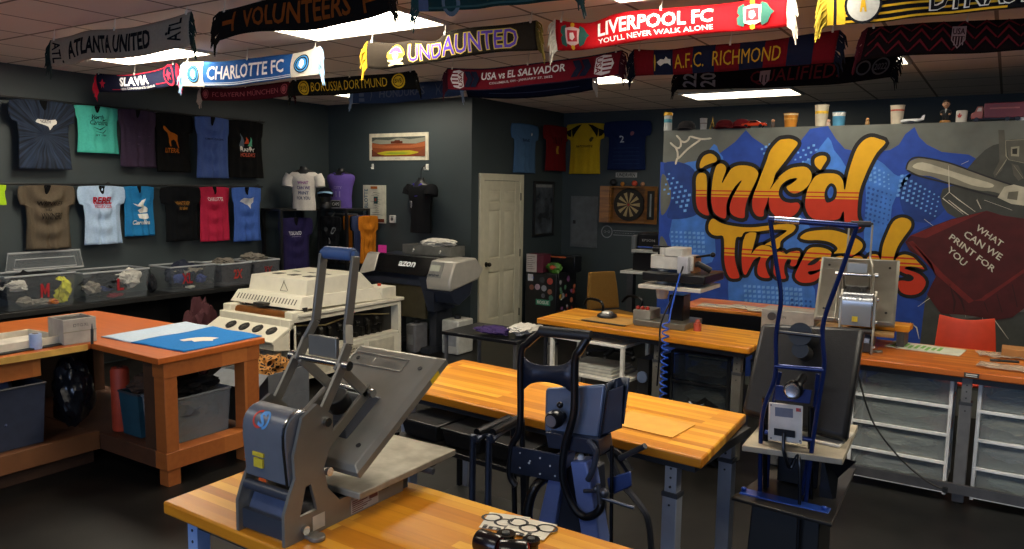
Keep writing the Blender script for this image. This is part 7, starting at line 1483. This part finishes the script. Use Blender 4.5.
def band(name, ytop, ybot, xr):
    m = bpy.data.materials.new(name); m.use_nodes = True; N, L = m.node_tree.nodes, m.node_tree.links; b = N['Principled BSDF']; b.inputs['Roughness'].default_value = .7
    tc = N.new('ShaderNodeTexCoord'); sp = N.new('ShaderNodeSeparateXYZ'); L.new(tc.outputs['Object'], sp.inputs[0])
    z0, z1_ = py(xr, ybot, YM).z-1.2, py(xr, ytop, YM).z-1.2
    mr = N.new('ShaderNodeMapRange'); mr.inputs['From Min'].default_value = z0-.3; mr.inputs['From Max'].default_value = z1_+.3
    L.new(sp.outputs[2], mr.inputs[0]); r = N.new('ShaderNodeValToRGB'); r.color_ramp.interpolation = 'CONSTANT'; e = r.color_ramp.elements
    T = z1_-z0+.6; f = lambda z: (z-z0+.3)/T; h = z1_-z0
    e[0].position = 0; e[0].color = lin('#cc3414'); e[1].position = f(z0); e[1].color = lin('#e0a812')
    for p, c in ((f(z0+.2*h), '#cc3414'), (f(z0+.42*h), '#e0a812'), (f(z0+.8*h), '#cc3414'), (f(z1_), '#e0aa0c')): q = e.new(p); q.color = lin(c)
    n = N.new('ShaderNodeTexNoise'); n.inputs['Scale'].default_value = 14; n.inputs['Detail'].default_value = 6; L.new(tc.outputs['Object'], n.inputs['Vector'])
    mx = N.new('ShaderNodeMix'); mx.data_type = 'RGBA'; mx.blend_type = 'MULTIPLY'; mx.inputs[0].default_value = .22
    L.new(mr.outputs[0], r.inputs[0]); L.new(r.outputs[0], mx.inputs[6]); L.new(n.outputs['Fac'], mx.inputs[7]); L.new(mx.outputs[2], b.inputs['Base Color']); return m
mb = MB()
for q in R1: fill(mb, grow(q, -.25), on(.0055))
obj('lettering_top_line', mb, band('letter_fill_top', 190.6, 197.5, 745), t, world=True, smooth=0)
mb = MB()
for k, q in enumerate(R2): fill(mb, grow(q, -.25), on(.0055+.0003*(k in (1, 5))))
obj('lettering_bottom_line', mb, band('letter_fill_bottom', 249.5, 257.5, 760), t, world=True, smooth=0)
mb = MB()
for q in (Z([(300, 420), (285, 380), (295, 335), (320, 308), (345, 318), (358, 355), (345, 400)], *z2), Z([(105, 335), (150, 297), (192, 290), (150, 330)], *z4), Z([(690, 410), (720, 390), (755, 410), (740, 433), (702, 432)], *z4)): fill(mb, smooth_loop(q, 3), on(.0068))
for q in ([(285, 290), (292, 210), (310, 165), (340, 152)], [(388, 155), (388, 185), (370, 250), (352, 300)], [(445, 240), (480, 246), (508, 270), (508, 300)], [(520, 290), (545, 278), (580, 296)]): fill(mb, ribbon(Z(q, *z3), 1.3), on(.0069))
for q in ([(255, 262), (252, 296), (225, 330)], [(265, 268), (340, 268), (372, 286)], [(640, 320), (632, 360), (620, 400)], [(455, 300), (450, 330), (446, 370)]): fill(mb, ribbon(Z(q, *z4), 2.2), on(.0069))
obj('black_inner_lines', mb, BLKP, t, world=True, smooth=0)
paint('letter_hole', [smooth_loop(Z([(312, 392), (303, 360), (322, 325), (338, 345), (330, 385)], *z2), 3)], '#2f62c0', .0075)
# white crown
mb = MB(); z5 = (655, 125, 7.32)
for q in ([(150, 290), (163, 245), (180, 235)], [(168, 250), (240, 175), (340, 103)], [(415, 97), (340, 103), (255, 82)], [(255, 82), (242, 110), (215, 125), (188, 115)], [(155, 75), (185, 108), (190, 140), (185, 162)], [(185, 162), (165, 170), (140, 155), (110, 128)], [(150, 160), (165, 200), (166, 245)]): fill(mb, ribbon(catmull([(*p, 0) for p in Z(q, *z5)], 4), 1.9), on(.0035))
WP = mat('#cfcbb8', .75); obj('white_crown', mb, WP, t, world=True, smooth=0)
# grey squeegee arm and motor block
z6 = (900, 130, 4.22)
dark = [smooth_loop([(985, 150), (1010, 142), (1050, 140), (1080, 180), (1075, 250), (1030, 262), (985, 235), (965, 215), (950, 205), (955, 185)], 3), smooth_loop(Z([(170, 280), (220, 235), (420, 290), (480, 340), (400, 350), (330, 345), (270, 375), (200, 350)], *z6), 2), smooth_loop([(925, 300), (940, 290), (955, 320), (1080, 310), (1080, 385), (935, 385)], 2)]
paint('dark_grey_backdrop', dark, '#3f423e', .0025)
paint('grey_arm', [smooth_loop(Z([(25, 165), (40, 135), (80, 118), (130, 122), (200, 140), (300, 175), (400, 210), (560, 262), (560, 310), (400, 262), (330, 255), (200, 220), (130, 195), (80, 190)], *z6), 3)], '#7d7b6c', .0042)
paint('arm_outline', [ribbon(catmull([(*p, 0) for p in Z([(25, 168), (38, 132), (80, 115), (200, 137), (300, 172), (400, 208), (560, 260)], *z6)], 4), 1.6), ribbon(catmull([(*p, 0) for p in Z([(28, 168), (80, 194), (200, 224), (330, 262), (560, 318)], *z6)], 4), 1.8)], '#26272a', .0052)
paint('arm_highlight', [smooth_loop(Z([(52, 155), (95, 136), (200, 168), (300, 200), (392, 228), (378, 244), (300, 232), (210, 196), (100, 172)], *z6), 3), smooth_loop(Z([(440, 240), (480, 230), (540, 245), (530, 320), (470, 312), (412, 285)], *z6), 1)], '#b9b5a0', .0058)
paint('arm_panel', [Z([(458, 262), (500, 258), (494, 296), (452, 290)], *z6)], '#6b695c', .0066)
paint('motor_block', [Z([(445, 45), (470, 38), (620, 36), (620, 150), (524, 142), (460, 125)], *z6), smooth_loop(Z([(415, 0), (440, 0), (452, 110), (430, 170), (400, 202), (393, 182), (420, 130)], *z6), 1), smooth_loop(Z([(470, 140), (500, 150), (524, 200), (500, 215), (480, 190)], *z6), 1)], '#55554c', .0045)
paint('motor_details', [Z([(468, 72), (504, 68), (502, 112), (468, 110)], *z6)]+[ribbon(Z(q, *z6), 1.2) for q in ([(445, 45), (448, 110), (460, 126)], [(445, 45), (560, 38)], [(460, 126), (560, 146)], [(405, 190), (440, 140), (452, 120)], [(480, 150), (520, 205)])], '#8d8a78', .0055)
paint('motor_core', [Z([(474, 80), (495, 77), (494, 102), (474, 101)], *z6)], '#23241f', .0062)
mb = MB()
for q in ([(205, 150), (208, 262), (180, 288), (268, 356)], [(208, 262), (242, 290), (318, 345)], [(325, 292), (342, 330)], [(102, 376), (145, 408)], [(258, 145), (290, 130)]): fill(mb, ribbon(Z(q, *z6), 1.0), on(.007))
z7 = (900, 200, 3.92)
for q in ([(70, 418), (130, 375), (178, 345)], [(255, 430), (258, 460)], [(312, 430), (325, 468)], [(345, 435), (385, 490), (425, 545)], [(425, 355), (486, 410)], [(440, 40), (330, 0)]): fill(mb, ribbon(Z(q, *z7), .9), on(.007))
for q in ([(190, 0), (240, 40), (270, 60)], [(40, 480), (65, 500), (75, 545)], [(300, 0), (318, 35)]): fill(mb, ribbon(Z(q, *z7), 1.4), on(.0072))
obj('white_strokes', mb, WP, t, world=True, smooth=0)
# red painted shirt
paint('painted_shirt', [Z([(20, 165), (40, 140), (120, 105), (200, 75), (340, 42), (400, 60), (520, 78), (640, 120), (640, 330), (520, 400), (440, 460), (380, 470), (250, 450), (160, 445), (105, 370), (140, 300), (110, 240), (40, 200)], *z7)], '#4a0f13', .0085)
paint('painted_shirt_folds', [Z(q, *z7) for q in ([(40, 140), (200, 78), (330, 46), (210, 100), (100, 150)], [(30, 165), (50, 160), (170, 290), (290, 395), (270, 405), (150, 300)], [(290, 395), (320, 385), (330, 375), (400, 330), (486, 270), (486, 285), (400, 345), (330, 395)])], '#6e1c1a', .0095)
paint('painted_shirt_shade', [ribbon(Z(q, *z7), 2.4) for q in ([(170, 300), (240, 390), (255, 440)], [(195, 330), (215, 400), (210, 440)], [(330, 400), (345, 440)], [(380, 370), (400, 440)], [(440, 330), (460, 420)], [(60, 180), (120, 250), (140, 295)])], '#2f0a0d', .0095)
mb = MB()
for txt, a, b, hgt in (('WHAT', (308, 95), (408, 165), 30), ('CAN WE', (262, 118), (405, 215), 34), ('PRINT FOR', (205, 132), (378, 265), 30), ('YOU', (200, 180), (266, 242), 32)):
    A, B = V(Z([a], *z7)[0]), V(Z([b], *z7)[0]); d = B-A; n_ = V((-d.y, d.x)).normalized()*(hgt*.82/3.92)
    text_on(mb, txt, lambda u, v: on(.0105)(*(A+d*u+n_*(1-v))), 0, 1, 0, 1, bold=.015)
obj('painted_words', mb, WP, t, world=True, smooth=0)

# ---------------------------------------------------------------- small things along the top of the partition
ZP = 2.526; YP = YM+.07
def top_at(x): return py(x, 125, YP).x
CG = 'cups and cans on top of the painted partition'
def cup(x, h, r0, r1, col, label, bands=(), lid=None, name='paper_cup', cat='cup', text=None, tcol='#a8402c', group=CG):
    t = thing(name, label, cat, (top_at(x), YP, ZP)); obj('cup_body', MB().lathe([(r0, 0), (r0+.002, .004), (r1, h-.006), (r1+.004, h), (r1-.003, h), (r1-.004, h-.01)]), mat(col, .5), t)
    for z0, z1_, c in bands:
        f = lambda z: r0+(r1-r0)*z/h+.001
        obj('printed_band', MB().lathe([(f(z0*h)-.002, z0*h), (f(z0*h), z0*h+.001), (f(z1_*h), z1_*h-.001), (f(z1_*h)-.002, z1_*h)]), mat(c, .5, 0, .3, 60), t)
    if lid: obj('lid', MB().lathe([(r1+.006, h-.012), (r1+.006, h+.006), (r1, h+.02), (r1*.9, h+.022)]), mat(lid, .45), t)
    if text:
        mb = MB(); text_on(mb, text, lambda u, v: (lambda a, z: V(((r0+(r1-r0)*z/h+.002)*math.sin(a), -(r0+(r1-r0)*z/h+.002)*math.cos(a), z)))(-.8+1.6*u, h*(.6+.2*v)), 0, 1, 0, 1, bold=.02); obj('lettering', mb, mat(tcol, .5), t)
    return t
cup(668, .165, .04, .04, '#c8ccc8', 'tall yellow-lidded can with turquoise print at the left end of the partition top', [(.15, .72, '#3f93a8')], '#d8a41c', name='snack_can', cat='can')
cup(703.5, .115, .028, .036, '#9a9a9c', 'small grey printed tumbler on the partition top between the can and the red car', [(.3, .6, '#6a5a5c')], name='tumbler')
t = thing('gold_tower', 'tiny gold tower souvenir on the partition top beside the grey tumbler', 'souvenir', (top_at(712.5), YP, ZP)); mb = MB()
for x in (-.022, .022):
    for y in (-.022, .022): mb.bar((x, y, 0), (x*.2, y*.2, .075), .006, .006)
obj('legs', mb, mat('#8a7436', .35, .8), t); obj('spire', MB().lathe([(.008, .07), (.005, .1), (.001, .13)]), mat('#8a7436', .35, .8), t); obj('platform', MB().box((0, 0, .04), (.032, .032, .005)), mat('#8a7436', .35, .8), t)
def cap(x, col, label):
    t = thing('baseball_cap', label, 'cap', (top_at(x), YP+.02, ZP)); obj('crown', MB().lathe([(.088, 0), (.09, .03), (.08, .065), (.05, .09), (.01, .098)]), cloth(col, trans=0), t)
    mb = MB(); mb.grid(lambda u, v: V(((u-.5)*.17, -.07-v*.07*(1-(2*u-1)**2*.6), .012+.02*math.cos((u-.5)*2.6)-v*.012)), 10, 4); obj('bill', mb, cloth(col, trans=0), t, solid=.005)
cap(724, '#4a0f14', 'dark red cap left of the red toy car on the partition top'); cap(741, '#5a1016', 'dark red cap behind the red toy car on the partition top'); cap(686, '#2c2a2c', 'dark cap beside the tall yellow-lidded can on the partition top')
t = thing('toy_car', 'red toy muscle car with black wheels on the partition top', 'toy car', (top_at(755), YP-.03, ZP)); K = 1.
body = [(-.115, .018), (-.115, .04), (-.06, .048), (-.03, .07), (.03, .07), (.065, .05), (.115, .046), (.118, .02)]
obj('car_body', MB().prism([V((x, -.04, z)) for x, z in body], (0, .08, 0)), mat('#b83a1c', .25), t, bevel=.006)
obj('windows', MB().prism([V((x, -.0415, z)) for x, z in ((-.045, .05), (-.026, .066), (.026, .066), (.052, .05))], (0, .083, 0)), mat('#15171a', .15), t)
for x in (-.07, .07):
    for y in (-.042, .03): obj('wheel', MB().cyl((x, y, .018), (x, y+.012, .018), .018, n=16), BT2, t)
obj('spoiler', MB().box((.105, 0, .058), (.02, .076, .004)), BT2, t)
def peg(x, label, col='#a87a5a', top='#3a2c24', h=.06):
    t = thing('peg_doll', label, 'doll', (top_at(x), YP-.04, ZP)); obj('doll_body', MB().lathe([(.018, 0), (.02, .01), (.014, h*.55), (.012, h*.58)]), mat(top, .5), t); obj('head', MB().sph((0, 0, h*.76), .016), mat(col, .5), t)
peg(774, 'tiny plain peg doll between the red toy car and the orange cup', h=.085); peg(829, 'tiny pale peg doll beside the tall cream cup', '#c8a08a', '#b09a8a'); peg(868, 'tiny tan peg doll on the partition top between two white cups', '#b88a5a', '#8a6a3c')
cup(790.5, .13, .05, .066, '#c9852c', 'short orange printed cup on the partition top right of the red toy car', [(.35, .62, '#d8b060'), (.85, .99, '#d8c8a0')])
cup(821, .195, .048, .062, '#cfc6ae', 'tall cream cup with a yellow print on the partition top', [(.2, .5, '#c9b45a'), (.55, .72, '#d8b030')])
cup(838.5, .125, .05, .056, '#4f93b8', 'short blue and white cup with an orange mark on the partition top', [(.7, .99, '#d0d4d0'), (.15, .4, '#b86a3c')])
cup(896.5, .165, .045, .058, '#cfc4ae', 'white paper cup with a red band right of the peg dolls on the partition top', [(.68, .78, '#b8503c')])
t = thing('toy_plane', 'small white toy airliner on the partition top', 'toy plane', (top_at(911), YP-.02, ZP)); W2 = mat('#c8cacc', .35)
obj('fuselage', MB().tube([(-.1, 0, .022), (-.085, 0, .026), (.05, 0, .028), (.1, 0, .036)], [.004, .016, .016, .005], 12), W2, t); obj('wing', MB().prism([V(q) for q in ((-.02, -.1, .018), (.0, -.1, .018), (.03, 0, .02), (.0, .1, .018), (-.02, .1, .018), (-.03, 0, .02))], (0, 0, .003)), W2, t)
obj('tail_fin', MB().prism([V((.065, -.002, .035)), V((.1, -.002, .04)), V((.108, -.002, .075)), V((.092, -.002, .072))], (0, .004, 0)), W2, t); obj('stand', MB().box((0, 0, .005), (.05, .03, .01)), BT2, t)
# plain bobblehead in a dark suit: body, hair, clothes
t = thing('bobblehead', 'bobblehead figure of a dark-haired man in a black suit on a wooden base', 'figurine', (top_at(945), YP-.02, ZP))
obj('base', MB().lathe([(.04, 0), (.042, .006), (.038, .02)]), mat('#9a6a2c', .4), t)
def skin_body(name, verts, edges, radii, m, parent, root=0, sub=2):
    me = bpy.data.meshes.new(name); me.from_pydata([V(v) for v in verts], edges, []); o = bpy.data.objects.new(name, me); C.objects.link(o); o.parent = parent; me.materials.append(m)
    o.modifiers.new('skin', 'SKIN'); 
    for i, r in enumerate(radii): me.skin_vertices[0].data[i].radius = (r, r)
    me.skin_vertices[0].data[root].use_root = True
    s_ = o.modifiers.new('smooth', 'SUBSURF'); s_.levels = s_.render_levels = sub; return o
SK = mat('#b88a6a', .5)
mb = MB(); mb.sph((0, 0, .158), .031, (.85, .9, 1.15), 18).sph((0, -.029, .155), .006, (.8, 1, 1.2), 8).sph((-.027, 0, .156), .007, (.5, .8, 1.2), 8).sph((.027, 0, .156), .007, (.5, .8, 1.2), 8).cyl((0, 0, .11), (0, 0, .135), .009)
obj('head', mb, SK, t)
mb = MB(); mb.sph((-.0105, -.0265, .162), .0035, n=8).sph((.0105, -.0265, .162), .0035, n=8).box((0, -.0275, .143), (.014, .003, .002)); obj('face_marks', mb, mat('#2a1a14', .5), t)
mb = MB(); mb.sph((0, .004, .172), .0315, (.88, .92, .8), 16); obj('hair', mb, mat('#2a2018', .6), t)
skin_body('suit', [(0, 0, .075), (0, 0, .105), (-.026, 0, .104), (-.04, -.004, .085), (-.032, -.022, .07), (.026, 0, .104), (.04, -.004, .085), (.032, -.022, .07), (-.012, 0, .05), (-.013, 0, .024), (.012, 0, .05), (.013, 0, .024)], [(0, 1), (1, 2), (2, 3), (3, 4), (1, 5), (5, 6), (6, 7), (0, 8), (8, 9), (0, 10), (10, 11)], [.02, .02, .012, .01, .008, .012, .01, .008, .012, .01, .012, .01], mat('#15161a', .6), t)
obj('shirt_front', MB().prism([V((-.008, -.0215, .115)), V((.008, -.0215, .115)), V((0, -.0225, .08))], (0, -.002, 0)), mat('#c8c8c4', .6), t); mb = MB(); mb.sph((-.03, -.03, .07), .008, n=8).sph((.03, -.03, .07), .008, n=8); obj('hands', mb, SK, t)
t = thing('coffee_mug', 'white mug with a red maple leaf on the partition top', 'mug', (top_at(961), YP, ZP)); obj('mug_body', MB().lathe([(.04, 0), (.043, .004), (.043, .096), (.039, .1), (.038, .09)]), mat('#c6c2b8', .4), t)
obj('handle', MB().tube(catmull([(.04, .0, .08), (.066, 0, .075), (.068, 0, .035), (.04, 0, .022)], 5), .006, 8), BT2, t)
leaf = [(0, -.5), (.05, -.2), (.35, -.25), (.25, -.05), (.5, .15), (.35, .2), (.35, .35), (.15, .2), (.18, .45), (0, .6), (-.18, .45), (-.15, .2), (-.35, .35), (-.35, .2), (-.5, .15), (-.25, -.05), (-.35, -.25), (-.05, -.2)]
mb = MB(); fill(mb, [(p[0]*.045, p[1]*.045) for p in leaf], lambda x, z: V((.0445*math.sin(x/.044-.35), -.0445*math.cos(x/.044-.35), .05+z))); obj('maple_leaf', mb, mat('#b82c24', .5), t)
t = thing('toy_truck', 'dark red toy delivery truck with pale cab on the partition top', 'toy truck', (top_at(997), YP, ZP)); RDT = mat('#5c161a', .35)
obj('cargo_box', MB().bx(-.1, .19, -.05, .05, .028, .15), RDT, t, bevel=.004); obj('cab', MB().prism([V((-.19, -.046, .025)), V((-.19, -.046, .07)), V((-.165, -.046, .08)), V((-.15, -.046, .125)), V((-.105, -.046, .125)), V((-.105, -.046, .025))], (0, .092, 0)), mat('#8a4a42', .35), t, bevel=.005)
obj('cab_window', MB().prism([V((-.152, -.0475, .085)), V((-.142, -.0475, .115)), V((-.118, -.0475, .115)), V((-.118, -.0475, .085))], (0, .095, 0)), mat('#a8a49c', .3), t); obj('chassis', MB().bx(-.18, .18, -.03, .03, .018, .03), BT2, t)
for x in (-.15, .07, .14):
    for y in (-.05, .036): obj('wheel', MB().cyl((x, y, .018), (x, y+.014, .018), .018, n=14), BT2, t)
obj('side_stripe', MB().bx(-.06, .15, -.0512, -.05, .1, .112), mat('#8a4a46', .5), t)
cup(1022.5, .13, .04, .04, '#b8bcc4', 'pale bottle-like can at the right end of the visible partition top', [(.3, .6, '#8a92a0')], '#c8ccd0', name='white_can', cat='can')
